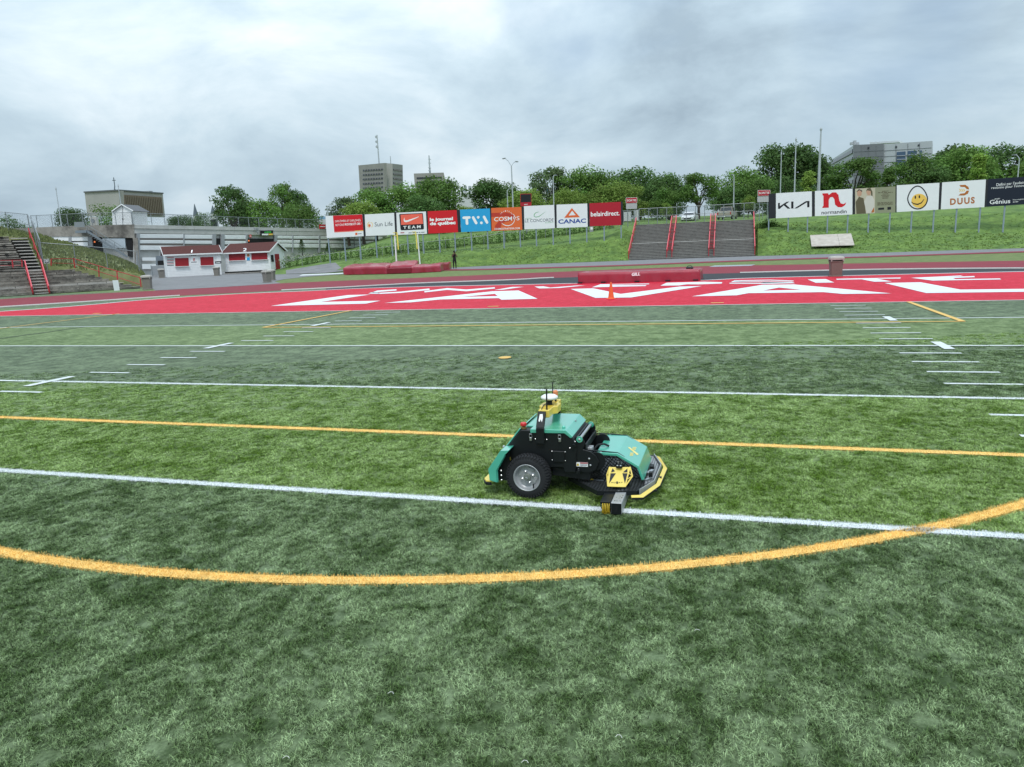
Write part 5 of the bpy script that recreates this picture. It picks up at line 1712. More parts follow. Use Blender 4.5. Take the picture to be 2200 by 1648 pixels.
# twigs and litter on the turf (tiny pale scraps)
m_scrap = M('white_scrap', (.75, .75, .72), .8)
for (x, y), lab in (((833, 1490), 'tiny looped white thread on the dark turf'), ((607, 1629), 'bent white thread near the lower edge of the turf'), ((1120, 1638), 'short white thread at the bottom edge of the turf'), ((1322, 1583), 'white speck of litter on the dark turf'), ((1492, 1355), 'thin pale thread on the turf below the yellow arc')):
    p = gp(x, y, .022); m = MB(); r = random.Random(x)
    m.path([p, p + Vector((.008, .012, .003)), p + Vector((.02, .013, .002)), p + Vector((.028, r.uniform(-.008, .012), .0))], .0010, 4)
    tag(m.build('white_thread', m_scrap), lab, 'litter', 'pale scraps lying on the turf')

# ------------------------------------------------------------------ line painting robot (the main subject)
RB = Vector((-1.25, 5.9, 0))
robot = thing('turf_robot', RB, 'green and black wheeled line-painting robot with yellow bumper on the white yard line', 'robot')
m_rblk = M('robot_black', (.007, .009, .010), .45, var=.15, scale=9, spec=.35)
m_rmesh = M('robot_black_mesh', (.040, .043, .046), .3, var=.15, scale=9, spec=.6)
m_rgreen = M('robot_green', (.070, .46, .33), .35, var=.07, scale=7, spec=.6, coat=1.0)
_g = m_rgreen.node_tree.nodes['Principled BSDF']; _g.inputs['Coat IOR'].default_value = 2.1; _g.inputs['Coat Roughness'].default_value = 0.16
m_ryel = M('robot_yellow', (.74, .56, .10), .4, var=.06, scale=8, spec=.5, coat=.2)
m_rsil = M('robot_silver', (.40, .41, .42), .40, metal=.4, var=.12, scale=14)
m_rsteel = M('robot_bright_steel', (.55, .56, .57), .3, metal=.9, var=.1)
m_tyre = M('tyre_rubber', (.016, .017, .019), .8, var=.25, scale=16)
m_rwhite = M('robot_white', (.80, .80, .78), .35, var=.03)
m_rred = M('stop_red', (.60, .03, .03), .35)
YN, YF = 5.60, 6.165


def xz(pts, y):
    return [Vector((x, y, z)) for x, z in pts]


def slab(name, pts, y0, y1, mat, parent=robot, bevel=.004, smooth=False):
    m = MB(); m.prism(xz(pts, y0), (0, y1 - y0, 0))
    return m.build(name, mat, parent, bevel=bevel)


body_pts = [(-1.80, .15), (-1.80, .37), (-1.655, .552), (-1.268, .552), (-1.215, .500), (-1.185, .46), (-1.195, .205), (-1.29, .200), (-1.30, .243), (-1.43, .241), (-1.47, .15)]
chassis = slab('chassis', body_pts, YN, YF, m_rblk, bevel=.006)
# hood: folded sheet over the top, notched at the near rear corner for the stop button
hood_prof = [(-1.268, .566), (-1.211, .512), (-1.226, .498), (-1.282, .538)]
hood = slab('hood', [(-1.648, .538), (-1.648, .5535), (-1.62, .5665)] + hood_prof, 5.705, YF + .008, m_rgreen, bevel=.003)
slab('hood_side', [(-1.568, .532), (-1.568, .5662)] + hood_prof, YN - .010, 5.7045, m_rgreen, hood, bevel=.003)
m = MB(); m.lathe([(.016, 0), (.016, .01), (.006, .02)], Vector((-1.30, 5.66, .568)), (0, 0, 1), 10); m.build('hood_knob', m_rgreen, hood)
m = MB(); m.box(-1.262, -1.250, 5.92, 5.945, .555, .568); m.build('catch', m_rsteel, hood)
slab('rear_panel', [(-1.802, .375), (-1.658, .556), (-1.655, .562), (-1.665, .565), (-1.812, .38)], YN + .012, YF - .012, m_rgreen, bevel=.002)
# stop button
es = Vector((-1.642, 5.655, .553))
m = MB(); m.lathe([(.026, 0), (.026, .012), (.016, .014), (.016, .022)], es, (0, 0, 1), 20); eb_ = m.build('stop_button_base', M('brass', (.30, .20, .07), .4, metal=.5), robot)
m = MB(); m.lathe([(.023, .022), (.027, .027), (.027, .042), (.022, .05)], es, (0, 0, 1), 24); m.build('stop_button', m_rred, eb_, smooth=False)
# small fittings on the side plate
for x in (-1.565, -1.32):
    m = MB(); m.box(x - .010, x + .010, YN - .018, YN - .001, .466, .496); la = m.build('latch', m_rsteel, robot, bevel=.003)
    m = MB(); m.path([Vector((x - .012, YN - .012, .496)), Vector((x - .010, YN - .014, .524)), Vector((x + .010, YN - .014, .524)), Vector((x + .012, YN - .012, .496))], .0028, 6); m.build('latch_loop', m_rsteel, la)
m = MB(); m.box(-1.384, -1.285, YN - .016, YN - .001, .292, .388); cv = m.build('side_cover', m_rblk, robot, bevel=.005)
for x in (-1.39, -1.279):
    for z in (.305, .380):
        m = MB(); m.lathe([(.005, 0), (.005, .004), (.002, .006)], Vector((x, YN, z)), (0, -1, 0), 8); m.build('bolt', m_rsteel, cv)
for x, z in ((-1.528, .480), (-1.432, .478), (-1.24, .415), (-1.196, .47)):
    m = MB(); m.lathe([(.006, 0), (.006, .004), (.002, .007)], Vector((x, YN, z)), (0, -1, 0), 8); m.build('bolt', m_rsteel, robot)
# portal carrying the navigation head
for side, y, iy in ((0, YN, 1), (1, YF, -1)):
    m = MB()
    yo = y - iy * .034
    m.prism([Vector((-1.513, yo, .449)), Vector((-1.446, yo, .449)), Vector((-1.446, yo, .582)), Vector((-1.513, yo, .582))], (0, iy * .033, 0))
    m.prism([Vector((-1.513, yo, .584)), Vector((-1.446, yo, .584)), Vector((-1.446, yo + iy * .085, .702)), Vector((-1.513, yo + iy * .085, .702))], (0, iy * .033, .0))
    po = m.build('portal_post', m_rblk, robot, bevel=.003)
    if side == 0:
        e_ = Vector((0, .085, .118)); nrm = Vector((0, -.118, .085)).normalized()
        o_ = Vector((-1.48, yo, .584)) + nrm * .004
        m = MB(); m.add([o_ + Vector((x, 0, 0)) + e_ * t_ for x, t_ in ((-.016, .40), (-.012, .82), (.012, .84), (.018, .60), (.014, .34), (.0, .52), (-.004, .36))], [(0, 1, 2, 3, 4, 5, 6)]); m.build('cut_out', m_rwhite, po)
head = MB()
hp = [(-1.512, 5.66), (-1.418, 5.66), (-1.418, 5.79), (-1.385, 5.825), (-1.385, 5.945), (-1.418, 5.985), (-1.418, 6.105), (-1.512, 6.105), (-1.512, 5.985), (-1.545, 5.945), (-1.545, 5.825), (-1.512, 5.79)]
head.prism([Vector((x, y, .648)) for x, y in hp], (0, 0, .064))
hd = head.build('navigation_head', m_ryel, robot, bevel=.004)
m = MB(); m.box(-1.50, -1.43, 5.70, 6.06, .712, .716); m.build('seam', M('robot_dark_yellow', (.55, .38, .04), .5), hd)
gc = Vector((-1.463, 5.86, .712))
m = MB(); m.lathe([(.026, 0), (.022, .03), (.030, .036), (.030, .046)], gc, (0, 0, 1), 16); m.build('antenna_stem', m_rblk, hd)
m = MB(); m.lathe([(.03, .046), (.066, .054), (.074, .064), (.072, .076), (.052, .088), (.022, .093), (.004, .094)], gc, (0, 0, 1), 32); m.build('satellite_antenna', m_rwhite, hd, smooth=True)
for x, y, z0, z1, r in ((-1.445, 5.685, .69, .885, .0065), (-1.485, 6.07, .70, .865, .005)):
    m = MB(); m.lathe([(r * 1.5, 0), (r * 1.5, .02), (r, .03), (r, z1 - z0), (r * .5, z1 - z0 + .005)], Vector((x, y, z0)), (.02, 0, 1), 10); m.build('whip_antenna', m_rblk, hd)
m = MB(); m.lathe([(.022, 0), (.022, .035), (.012, .045)], Vector((-1.44, 5.99, .77)), (0, 0, 1), 14); m.build('beacon', M('beacon_orange', (.7, .25, .1), .4), hd)
m = MB(); m.tube(Vector((-1.44, 5.99, .712)), Vector((-1.44, 5.99, .77)), .008); m.build('beacon_stem', m_rblk, hd)
m = MB(); m.path([Vector((-1.485, 5.84, .73)), Vector((-1.50, 5.80, .722)), Vector((-1.495, 5.74, .720)), Vector((-1.49, 5.70, .719)), Vector((-1.488, 5.655, .70))], .0035, 6); m.build('cable', m_rblk, hd)

# ---- wheels
def wheel(y_out, sgn, name='drive_wheel'):
    """sgn +1: outer face towards -Y"""
    ctr = Vector((-1.575, y_out, .186)); ax = Vector((0, sgn, 0))
    m = MB(); m.lathe([(.112, .004), (.122, .000), (.150, .004), (.168, .014), (.176, .026), (.178, .06), (.176, .10), (.166, .116), (.14, .124), (.112, .12)], ctr, ax, 56, (False, True))
    w = m.build('tyre', m_tyre, robot, smooth=True)
    m = MB(); n = 44
    for i in range(n):
        for k, (h0, h1, tw) in enumerate(((.006, .034, 0), (.040, .060, .5), (.066, .086, 0), (.092, .118, .5))):
            q0 = 2 * math.pi * (i + tw) / n; dq = 2 * math.pi / n * .55
            r0, r1 = (.148 if k in (0, 3) else .172), .187
            vs = []
            for hh in (h0, h1):
                for r in (r0, r1 if 0 < k < 3 else r1 - (.009 if (hh == h0) == (k == 0) else 0)):
                    for q in (q0, q0 + dq):
                        vs.append(ctr + ax * hh + Vector((math.cos(q) * r, 0, math.sin(q) * r)))
            m.add(vs, [(0, 1, 3, 2), (4, 6, 7, 5), (0, 2, 6, 4), (1, 5, 7, 3), (2, 3, 7, 6)])
    tr_ = m.build('tread', m_tyre, w)
    m = MB(); m.lathe([(.112, .002), (.115, -.003), (.108, -.004), (.104, .004), (.101, .030), (.096, .033), (.093, .040), (.084, .044), (.05, .036), (.03, .032), (.01, .030)], ctr, ax, 56, (False, True))
    rim = m.build('rim', m_rsil, robot, smooth=True)
    m = MB(); m.lathe([(.030, .034), (.030, .012), (.026, .006), (.010, .004)], ctr, ax, 24); hb = m.build('hub', M('hub_grey', (.22, .24, .21), .5, metal=.5, var=.25, scale=60), rim)
    m = MB(); m.lathe([(.012, 0), (.012, -.012), (.009, -.016)], ctr + ax * -.003, ax, 6); m.build('hub_nut', m_rsteel, hb)
    for i in range(4):
        q = R_(20 + 90 * i)
        p = ctr + Vector((math.cos(q) * .048, 0, math.sin(q) * .048))
        m = MB(); m.lathe([(.013, .040), (.013, .030), (.009, .028), (.009, .018), (.004, .014)], p, ax, 8); m.build('wheel_nut', m_rsteel, rim)
        q = R_(65 + 90 * i)
        rr = [ctr + ax * .042 + Vector((math.cos(q + a) * r, 0, math.sin(q + a) * r)) for r, a in ((.052, -.32), (.083, -.38), (.083, .38), (.052, .32))]
        m = MB(); m.prism(rr, ax * -.009); m.build('pressed_rib', m_rsil, rim, bevel=.0015)
    p = ctr + Vector((.045, 0, -.062))
    m = MB(); m.tube(p + ax * .03, p - ax * .012 + Vector((.012, 0, -.016)), .006, .005); m.build('valve', m_rblk, rim)


wheel(5.462, 1)
wheel(6.303, -1)
m = MB(); m.tube((-1.575, 5.50, .186), (-1.575, 6.26, .186), .028); m.build('axle', m_rblk, robot)
# rear mudguards
for y0, y1, side in ((5.455, 5.60, 1), (6.165, 6.31, -1)):
    op = [(-1.715, .416), (-1.79, .41), (-1.902, .248), (-1.895, .150)]
    ip_ = [(-1.735, .402), (-1.782, .398), (-1.888, .244), (-1.882, .146)]
    fd = slab('mudguard', op + ip_[::-1], y0, y1, m_rgreen, bevel=.002)
    lip = [(-1.715, .416), (-1.79, .41), (-1.902, .248), (-1.895, .150), (-1.836, .136), (-1.838, .235), (-1.757, .372), (-1.735, .392)]
    yy = y0 - .002 if side == 1 else y1 - .002
    slab('mudguard_side', lip, yy, yy + .004, m_rgreen, fd, bevel=.001)
    ret = [(-1.836, .136), (-1.838, .235), (-1.757, .372), (-1.745, .366), (-1.824, .232), (-1.822, .134)]
    m = MB(); m.prism([Vector((-1.836, yy, .136)), Vector((-1.838, yy, .235)), Vector((-1.757, yy, .372)), Vector((-1.752, yy + .02 * side, .368)), Vector((-1.829, yy + .02 * side, .233)), Vector((-1.827, yy + .02 * side, .135))], (.003, 0, 0)); m.build('mudguard_return', m_rgreen, fd)
    for z in (.15, .19, .23):
        m = MB(); m.lathe([(.007, 0), (.007, .005), (.003, .008)], Vector((-1.80, yy + .03 * side, z)), (0, -side, 0), 8); m.build('bolt', m_rsteel, fd)
# rear bumper strip
slab('gap_dark_plate', [(-1.875, .13), (-1.875, .25), (-1.78, .39), (-1.74, .39), (-1.74, .13)], 5.535, 5.548, m_rblk, bevel=.001)  # black plate added so the gap between mudguard and wheel looks dark
m = MB(); rp = [(-1.968, 5.53), (-1.935, 5.475), (-1.885, 5.475), (-1.905, 5.53), (-1.905, 6.25), (-1.885, 6.31), (-1.935, 6.31), (-1.968, 6.26)]
m.prism([Vector((x, y, .128)) for x, y in rp], (0, 0, .014)); rbm = m.build('rear_bumper', m_ryel, robot, bevel=.003)
m = MB(); m.prism([Vector((x - (.006 if x < -1.9 else 0), y, .098)) for x, y in rp], (0, 0, .029)); m.build('rubber_edge', m_rblk, rbm, bevel=.006)
m = MB(); m.box(-1.885, -1.79, 5.80, 5.84, .118, .140); m.box(-1.885, -1.79, 5.95, 5.99, .118, .140); m.build('bumper_arm', m_rblk, rbm)
m = MB(); m.tube((-1.80, 5.63, .352), (-1.84, 5.63, .345), .012); m.bar((-1.79, 5.625, .395), (-1.85, 5.625, .325), .02, .02); m.build('rear_hinge', m_rblk, robot)
m = MB(); m.lathe([(.012, 0), (.012, .012)], Vector((-1.812, 5.63, .392)), (-1, 0, .6), 8); m.build('bolt', m_rsteel, robot)
m = MB(); m.tube((-1.77, 5.59, .30), (-1.77, 5.54, .30), .028); m.build('rear_stop', M('robot_dull_yellow', (.42, .34, .05), .5), robot)

# ---- front lift linkage
for y in (5.625, 6.125):
    pl_ = [(-1.205, .47), (-1.170, .505), (-1.135, .495), (-1.118, .455), (-1.135, .40), (-1.075, .385), (-1.03, .35), (-1.005, .30), (-1.03, .235), (-1.08, .205), (-1.19, .205)]
    lk = slab('link_plate', pl_, y - .006, y + .006, m_rblk, bevel=.002)
    m = MB(); m.lathe([(.026, 0), (.026, .008)], Vector((-1.160, y - .008, .487)), (0, -1, 0), 20); gd = m.build('green_boss', m_rgreen, lk)
    m = MB(); m.lathe([(.010, 0), (.010, .006), (.004, .010)], Vector((-1.160, y - .016, .487)), (0, -1, 0), 10); m.build('bolt', m_rsteel, gd)
    for x, z, r in ((-1.085, .325, .009), (-1.075, .270, .009), (-1.175, .235, .006)):
        m = MB(); m.lathe([(r, 0), (r, .006), (r * .5, .010)], Vector((x, y - .007, z)), (0, -1, 0), 10); m.build('bolt', m_rsteel, lk)
m = MB(); m.tube((-1.160, 5.62, .487), (-1.160, 6.13, .487), .013, n=14); m.build('lift_rod', m_rsteel, robot)
m = MB(); m.bar((-1.115, 5.64, .415), (-1.115, 6.11, .415), .012, .05); m.bar((-1.185, 5.63, .44), (-1.185, 6.13, .44), .012, .12); m.build('cross_plate', m_rblk, robot)
for q, (x, z, r) in enumerate(((-1.045, .36, .062), (-1.03, .30, .075))):
    m = MB(); m.lathe([(r, 0), (r, .012)], Vector((x, 6.06 if q == 0 else 5.655, z)), (0, -1, 0), 28); m.build('pulley_guard', m_rblk, robot)
m = MB(); m.box(-1.13, -1.075, 5.70, 5.78, .355, .395); m.build('motor', m_rsil, robot, bevel=.004)
m = MB(); m.path([Vector((-1.08, 5.80, .35)), Vector((-1.05, 5.83, .385)), Vector((-1.0, 5.85, .39)), Vector((-.96, 5.86, .37))], .009, 8); m.build('hose', m_rblk, robot)
for x, z in ((-1.11, .40), (-1.09, .37), (-1.10, .43)):
    m = MB(); m.lathe([(.007, 0), (.007, .006)], Vector((x, 6.11, z)), (0, -1, 0), 8); m.build('brass_fitting', M('brass', (.3, .2, .07)), robot)
m = MB(); m.tube((-1.17, 5.62, .225), (-1.17, 5.565, .22), .016); m.tube((-1.20, 5.62, .445), (-1.205, 5.57, .44), .014); m.build('pivot_pin', m_rblk, robot)
m = MB(); m.bar((-1.40, 5.66, .20), (-1.08, 5.66, .17), .05, .07); m.bar((-1.40, 6.10, .20), (-1.08, 6.10, .17), .05, .07); m.bar((-1.40, 5.88, .19), (-1.05, 5.95, .15), .08, .05); m.build('lower_arm', m_rblk, robot)
# warning label
PLr = type('P', (), {})()
PLr.at = lambda px, py, off=0.0: atY(px, py, 5.617 - off)
decal(PLr, fmap(kr, [(1085, 914), (1215, 918), (1216, 965), (1086, 960)]), m_print_w, robot, off=.001, name='warning_label')
decal(PLr, fmap(kr, [(1130, 918), (1214, 920), (1214, 932), (1130, 930)]), m_print_dred, robot, off=.002, name='label_header')
decal(PLr, fmap(kr, [(1092, 952), (1108, 922), (1124, 953)]), Pn('print_warning_yellow', 240, 205, 40), robot, off=.002, name='warning_triangle')
decal(PLr, fmap(kr, [(1104, 948), (1107, 934), (1111, 934), (1113, 948)]), m_print_k, robot, off=.003, name='warning_mark')
for i in range(3):
    decal(PLr, fmap(kr, [(1132, 937 + i * 7), (1208, 939 + i * 7), (1208, 942 + i * 7), (1132, 940 + i * 7)]), m_print_grey, robot, off=.002, name='label_text')


def lattice(poly, to3, spacing, width, angles, thick, name, mat, parent):
    """expanded metal: crossing bars clipped to a polygon"""
    P = [np.array(p, float) for p in poly]
    m = MB()
    for ang, sp_ in angles:
        d = np.array([math.cos(ang), math.sin(ang)]); n = np.array([-d[1], d[0]])
        pr = [p @ n for p in P]
        o = min(pr) + sp_ / 2
        while o < max(pr):
            ts = []
            for a, b in zip(P, P[1:] + P[:1]):
                fa, fb = a @ n - o, b @ n - o
                if fa * fb < 0:
                    q = a + (b - a) * (fa / (fa - fb)); ts.append(q @ d)
            ts.sort()
            for t0, t1 in zip(ts[::2], ts[1::2]):
                if t1 - t0 > .004:
                    m.bar(to3(*(d * t0 + n * o)), to3(*(d * t1 + n * o)), width, thick)
            o += sp_
    return m.build(name, mat, parent)


# side guards of expanded metal, near and far
gpoly = [(-1.17, .375), (-1.03, .372), (-.865, .362), (-.70, .262), (-.665, .155), (-1.17, .155)]
for y in (5.70, 6.25):
    fr = MB()
    for a, b in zip(gpoly, gpoly[1:] + gpoly[:1]):
        fr.bar(Vector((a[0], y, a[1])), Vector((b[0], y, b[1])), .006, .014, (0, 1, 0))
    gf = fr.build('side_guard', m_rblk, robot)
    lattice(gpoly, lambda u, v, y=y: Vector((u, y, v)), .018, .006, ((R_(-38), .022), (R_(52), .052)), .005, 'expanded_metal', m_rblk, gf)
for x, z in ((-.86, .285), (-.70, .225), (-.675, .18), (-1.0, .36)):
    m = MB(); m.lathe([(.008, 0), (.008, .006), (.004, .010)], Vector((x, 5.698, z)), (0, -1, 0), 10); m.build('bolt', m_rsteel, robot)
# front cover
cvo = [(-1.035, .365), (-.862, .362), (-.688, .262), (-.648, .150)]
cvi = [(-1.032, .345), (-.870, .342), (-.705, .250), (-.668, .148)]
cover = slab('front_cover', cvo + cvi[::-1], 5.672, 6.268, m_rgreen, bevel=.002)
# emblem on the slope of the cover
e0, e1 = Vector((-.862, 0, .362)), Vector((-.688, 0, .262))
en = Vector((e1.z - e0.z, 0, -(e1.x - e0.x))).normalized()
if en.z < 0: en = -en
m_emb = M('emblem_gold', (.80, .66, .22), .5, var=.05)


def on_slope(px, py, lift=.0015):
    d = ray(px, py); o = e0 + en * lift + Vector((0, 6, 0))
    o.y = 0
    return CAM + d * ((o - CAM).dot(en) / d.dot(en))


m = MB()
for i in range(6):
    a = [(1648 + i * 0, 752), (1668, 755), (1760, 828), (1742, 838)]
q = [(1646, 756), (1664, 753), (1762, 830), (1742, 838)]
m.add([on_slope(*kr(*p)) for p in q], [(0, 1, 2, 3)])
for i in range(4):
    y = 752 + i * 9; x = 1698 + i * -3 + 6
    m.add([on_slope(*kr(*p)) for p in ((x - 6, y), (x + 32, y + 1), (x + 34, y + 6), (x - 8, y + 6))], [(0, 1, 2, 3)])
    y = 812 + i * 9; x = 1672 - i * 2
    m.add([on_slope(*kr(*p)) for p in ((x, y), (x + 36, y + 2), (x + 34, y + 7), (x - 2, y + 6))], [(0, 1, 2, 3)])
m.build('emblem', m_emb, cover)
# deck tray
deck_z = .112
dk_pts = [(-1.292, 5.765), (-.987, 5.435), (-.682, 5.489), (-.585, 5.74), (-.572, 6.20), (-.66, 6.50), (-.98, 6.53), (-1.292, 6.19)]
fr = MB()
for a, b in zip(dk_pts, dk_pts[1:] + dk_pts[:1]):
    fr.bar(Vector((*a, deck_z - .012)), Vector((*b, deck_z - .012)), .008, .036)
deck = fr.build('deck_rim', m_rblk, robot)
lattice(dk_pts, lambda u, v: Vector((u, v, deck_z - .004)), .02, .008, ((R_(32), .027), (R_(-32), .027)), .006, 'deck_mesh', m_rmesh, deck)
fr = MB(); fp = [(-.664, 5.495), (-.574, 5.735), (-.560, 6.20), (-.65, 6.50)]
for a, b in zip(fp[:-1], fp[1:]):
    fr.bar(Vector((*a, deck_z - .004)), Vector((*b, deck_z - .004)), .007, .046)
fr.build('front_lip', m_rsil, deck)
sil = [(-.645, 5.66), (-.592, 5.76), (-.58, 6.20), (-.66, 6.48), (-.72, 6.46), (-.665, 6.27), (-.645, 6.2)]
lattice(sil, lambda u, v: Vector((u, v, deck_z + .003)), .02, .009, ((R_(32), .022), (R_(-32), .022)), .006, 'front_mesh', m_rsil, deck)
m = MB(); m.box(-.628, -.60, 5.83, 5.87, deck_z, .165); m.box(-.64, -.61, 6.05, 6.12, deck_z, .15); m.build('front_bracket', m_rblk, deck, bevel=.003)
m = MB(); m.bar((-.655, 5.72, .125), (-.60, 5.80, .125), .02, .02); m.bar((-.65, 5.9, .13), (-.61, 6.0, .13), .03, .02); m.build('front_strut', m_rsteel, deck)
m = MB(); m.lathe([(.011, 0), (.011, .014)], Vector((-1.285, 5.762, deck_z + .0)), (0, 0, 1), 10); m.lathe([(.008, 0), (.008, .01)], Vector((-.80, 5.50, deck_z)), (0, 0, 1), 8); m.build('bolt', m_rsteel, deck)
PLd = type('P', (), {})()
PLd.at = lambda px, py, off=0.0: gp(px, py, deck_z + .003 + off)
decal(PLd, fmap(kr, [(1200, 1090), (1276, 1094), (1272, 1108), (1196, 1102)]), Pn('print_warning_yellow', 240, 205, 40), deck, off=.0, name='deck_label')
decal(PLd, fmap(kr, [(1278, 1094), (1386, 1102), (1382, 1120), (1274, 1108)]), m_print_grey, deck, off=.0, name='deck_label')
# bumper
bo = [(-.715, 5.405), (-.628, 5.425), (-.528, 5.735), (-.508, 6.20), (-.60, 6.535)]
bi = [(-.722, 5.425), (-.655, 5.445), (-.558, 5.735), (-.540, 6.20), (-.628, 6.52)]
m = MB()
for i in range(4):
    m.prism([Vector((*bo[i], .078)), Vector((*bo[i + 1], .078)), Vector((*bi[i + 1], .090)), Vector((*bi[i], .090))], (0, 0, .013))
bm_ = m.build('front_bumper', m_ryel, robot)
m = MB()
for i in range(4):
    m.bar(Vector((*bo[i], .082)), Vector((*bo[i + 1], .082)), .008, .015)
m.build('rubber_edge', m_rblk, bm_)
m = MB(); m.box(-.556, -.530, 5.90, 5.93, .086, .105); m.build('bumper_clip', m_rblk, bm_)
for y in (5.62, 6.0, 6.35):
    m = MB(); m.bar((-.62, y, .085), (-.54, y, .085), .02, .012); m.build('bumper_arm', m_rblk, bm_)
# yellow folded bracket on the near side of the deck: face, wings and cut-outs
fb, ft = Vector((0, 5.475, .114)), Vector((0, 5.635, .262))


def on_face(px, py, lift=0.0):
    v = (ft - fb); nn_ = Vector((0, v.z, -v.y)).normalized()
    if nn_.y > 0: nn_ = -nn_
    d = ray(px, py); o = fb + nn_ * lift
    return CAM + d * ((o - CAM).dot(nn_) / d.dot(nn_)), nn_


PFc = type('P', (), {})()
PFc.at = lambda px, py, off=0.0: on_face(px, py, off)[0]
nn_ = on_face(1300, 1030)[1]
m = MB(); m.prism([PFc.at(*kr(*q)) for q in ((1450, 966), (1668, 966), (1612, 1182), (1430, 1177))], -nn_ * .005); yb_ = m.build('yellow_bracket', m_ryel, robot, bevel=.002)
for q in ([(1480, 980), (1506, 1012), (1462, 1026)], [(1640, 980), (1640, 1024), (1592, 1024)], [(1458, 1034), (1516, 1034), (1444, 1144)], [(1586, 1034), (1640, 1034), (1614, 1150)]):
    decal(PFc, fmap(kr, q), m_rblk, yb_, off=.002, name='cut_out')
txt(PFc, 'HU', kr(1468, 1140), kr(1512, 1140), 2.6, m_rblk, yb_, off=.002, bold=.02, spacing=1.3)
txt(PFc, 'KY', kr(1546, 1140), kr(1590, 1140), 2.6, m_rblk, yb_, off=.002, bold=.02, spacing=1.3)
decal(PFc, fmap(kr, [(1520, 1122), (1538, 1122), (1538, 1146), (1520, 1146)]), m_rblk, yb_, off=.003, name='cut_out')
for a, b, e, s_ in (((1668, 966), (1612, 1182), (1688, 1078), 1), ((1450, 966), (1430, 1177), (1414, 1062), -1)):
    A, B, E = PFc.at(*kr(*a)), PFc.at(*kr(*b)), PFc.at(*kr(*e)) - nn_ * .0 + Vector((0, .03, 0))
    for p, q in ((A, E), (E, B), (A, B)):
        m = MB(); m.bar(p, q, .010, .006, tuple(nn_)); m.build('wing_strip', m_ryel, yb_)
    for f in (.3, .62):
        m = MB(); m.bar(A.lerp(B, f), E, .006, .005, tuple(nn_)); m.build('wing_strip', m_ryel, yb_)
    m = MB(); m.add([A - nn_ * .012, E - nn_ * .012, B - nn_ * .012], [(0, 1, 2)]); m.build('wing_back', m_rblk, yb_)
m = MB(); m.box(-.865, -.815, 5.60, 5.68, .262, .282); hg = m.build('bracket_hinge', m_rblk, yb_, bevel=.003)
for x in (-.853, -.827):
    for y, z in ((5.605, .280), (5.66, .283)):
        m = MB(); m.lathe([(.006, 0), (.006, .005)], Vector((x, y, z)), (0, -.4, 1), 8); m.build('bolt', m_rsteel, hg)
m = MB(); m.box(-.89, -.76, 5.60, 5.68, .112, .175); m.build('sensor_body', m_rblk, yb_, bevel=.01)
# paint head and brush
m = MB(); m.box(-.848, -.766, 5.215, 5.66, .020, .108); ph_ = m.build('paint_box', m_rsil, robot, bevel=.003)
m = MB(); m.box(-.846, -.768, 5.211, 5.2145, .022, .106); pe = m.build('end_plate', m_rblk, ph_)
m = MB(); m.box(-.812, -.802, 5.2095, 5.2105, .045, .085); m.build('slot', m_dark, pe)
rnd = random.Random(4)
for i in range(15):
    x, y = rnd.uniform(-.838, -.776), rnd.uniform(5.25, 5.42)
    m = MB(); m.lathe([(rnd.uniform(.003, .006), 0), (.003, .0006)], Vector((x, y, .1082)), (0, 0, 1), 8); m.build('vent_hole', m_rblk, ph_)
m = MB(); m.box(-.935, -.852, 5.245, 5.60, .068, .104); bb_ = m.build('brush_bracket', m_rblk, robot, bevel=.003)
for x in (-.925, -.865):
    m = MB(); m.lathe([(.005, 0), (.005, .004)], Vector((x, 5.244, .078)), (0, -1, 0), 8); m.build('bolt', m_rsteel, bb_)
bru = MB()
for i in range(5):
    x = -.918 + i * .0125
    bru.lathe([(.012, 0), (.046, .001), (.046, .006), (.012, .007)], Vector((x, 5.262, .048)), (1, 0, 0), 22)
br_ = bru.build('paint_brush_roller', M('brush_yellow', (.52, .36, .02), .6, var=.3, scale=60), bb_)
m = MB(); m.tube((-.93, 5.262, .048), (-.85, 5.262, .048), .008); m.build('roller_axle', m_rblk, br_)
m = MB()
for i in range(140):
    q = rnd.uniform(3.3, 6.1); x = rnd.uniform(-.918, -.86)
    p = Vector((x, 5.262 + math.cos(q) * .044, .048 + math.sin(q) * .044)); e = p + Vector((rnd.uniform(-.004, .004), math.cos(q) * .008, math.sin(q) * .006))
    m.bar(p, e, .0016)
m.build('bristle', M('brush_yellow', (.52, .36, .02)), br_)
# front castor wheels hidden under the deck
for y in (5.72, 6.24):
    m = MB(); m.lathe([(.02, -.03), (.05, -.028), (.052, .028), (.02, .03)], Vector((-.95, y, .053)), (0, 1, 0), 20); cw = m.build('castor_wheel', m_tyre, robot)
    m = MB(); m.bar((-.95, y - .04, .05), (-.95, y - .04, .11), .03, .008, (0, 1, 0)); m.build('castor_fork', m_rblk, cw)

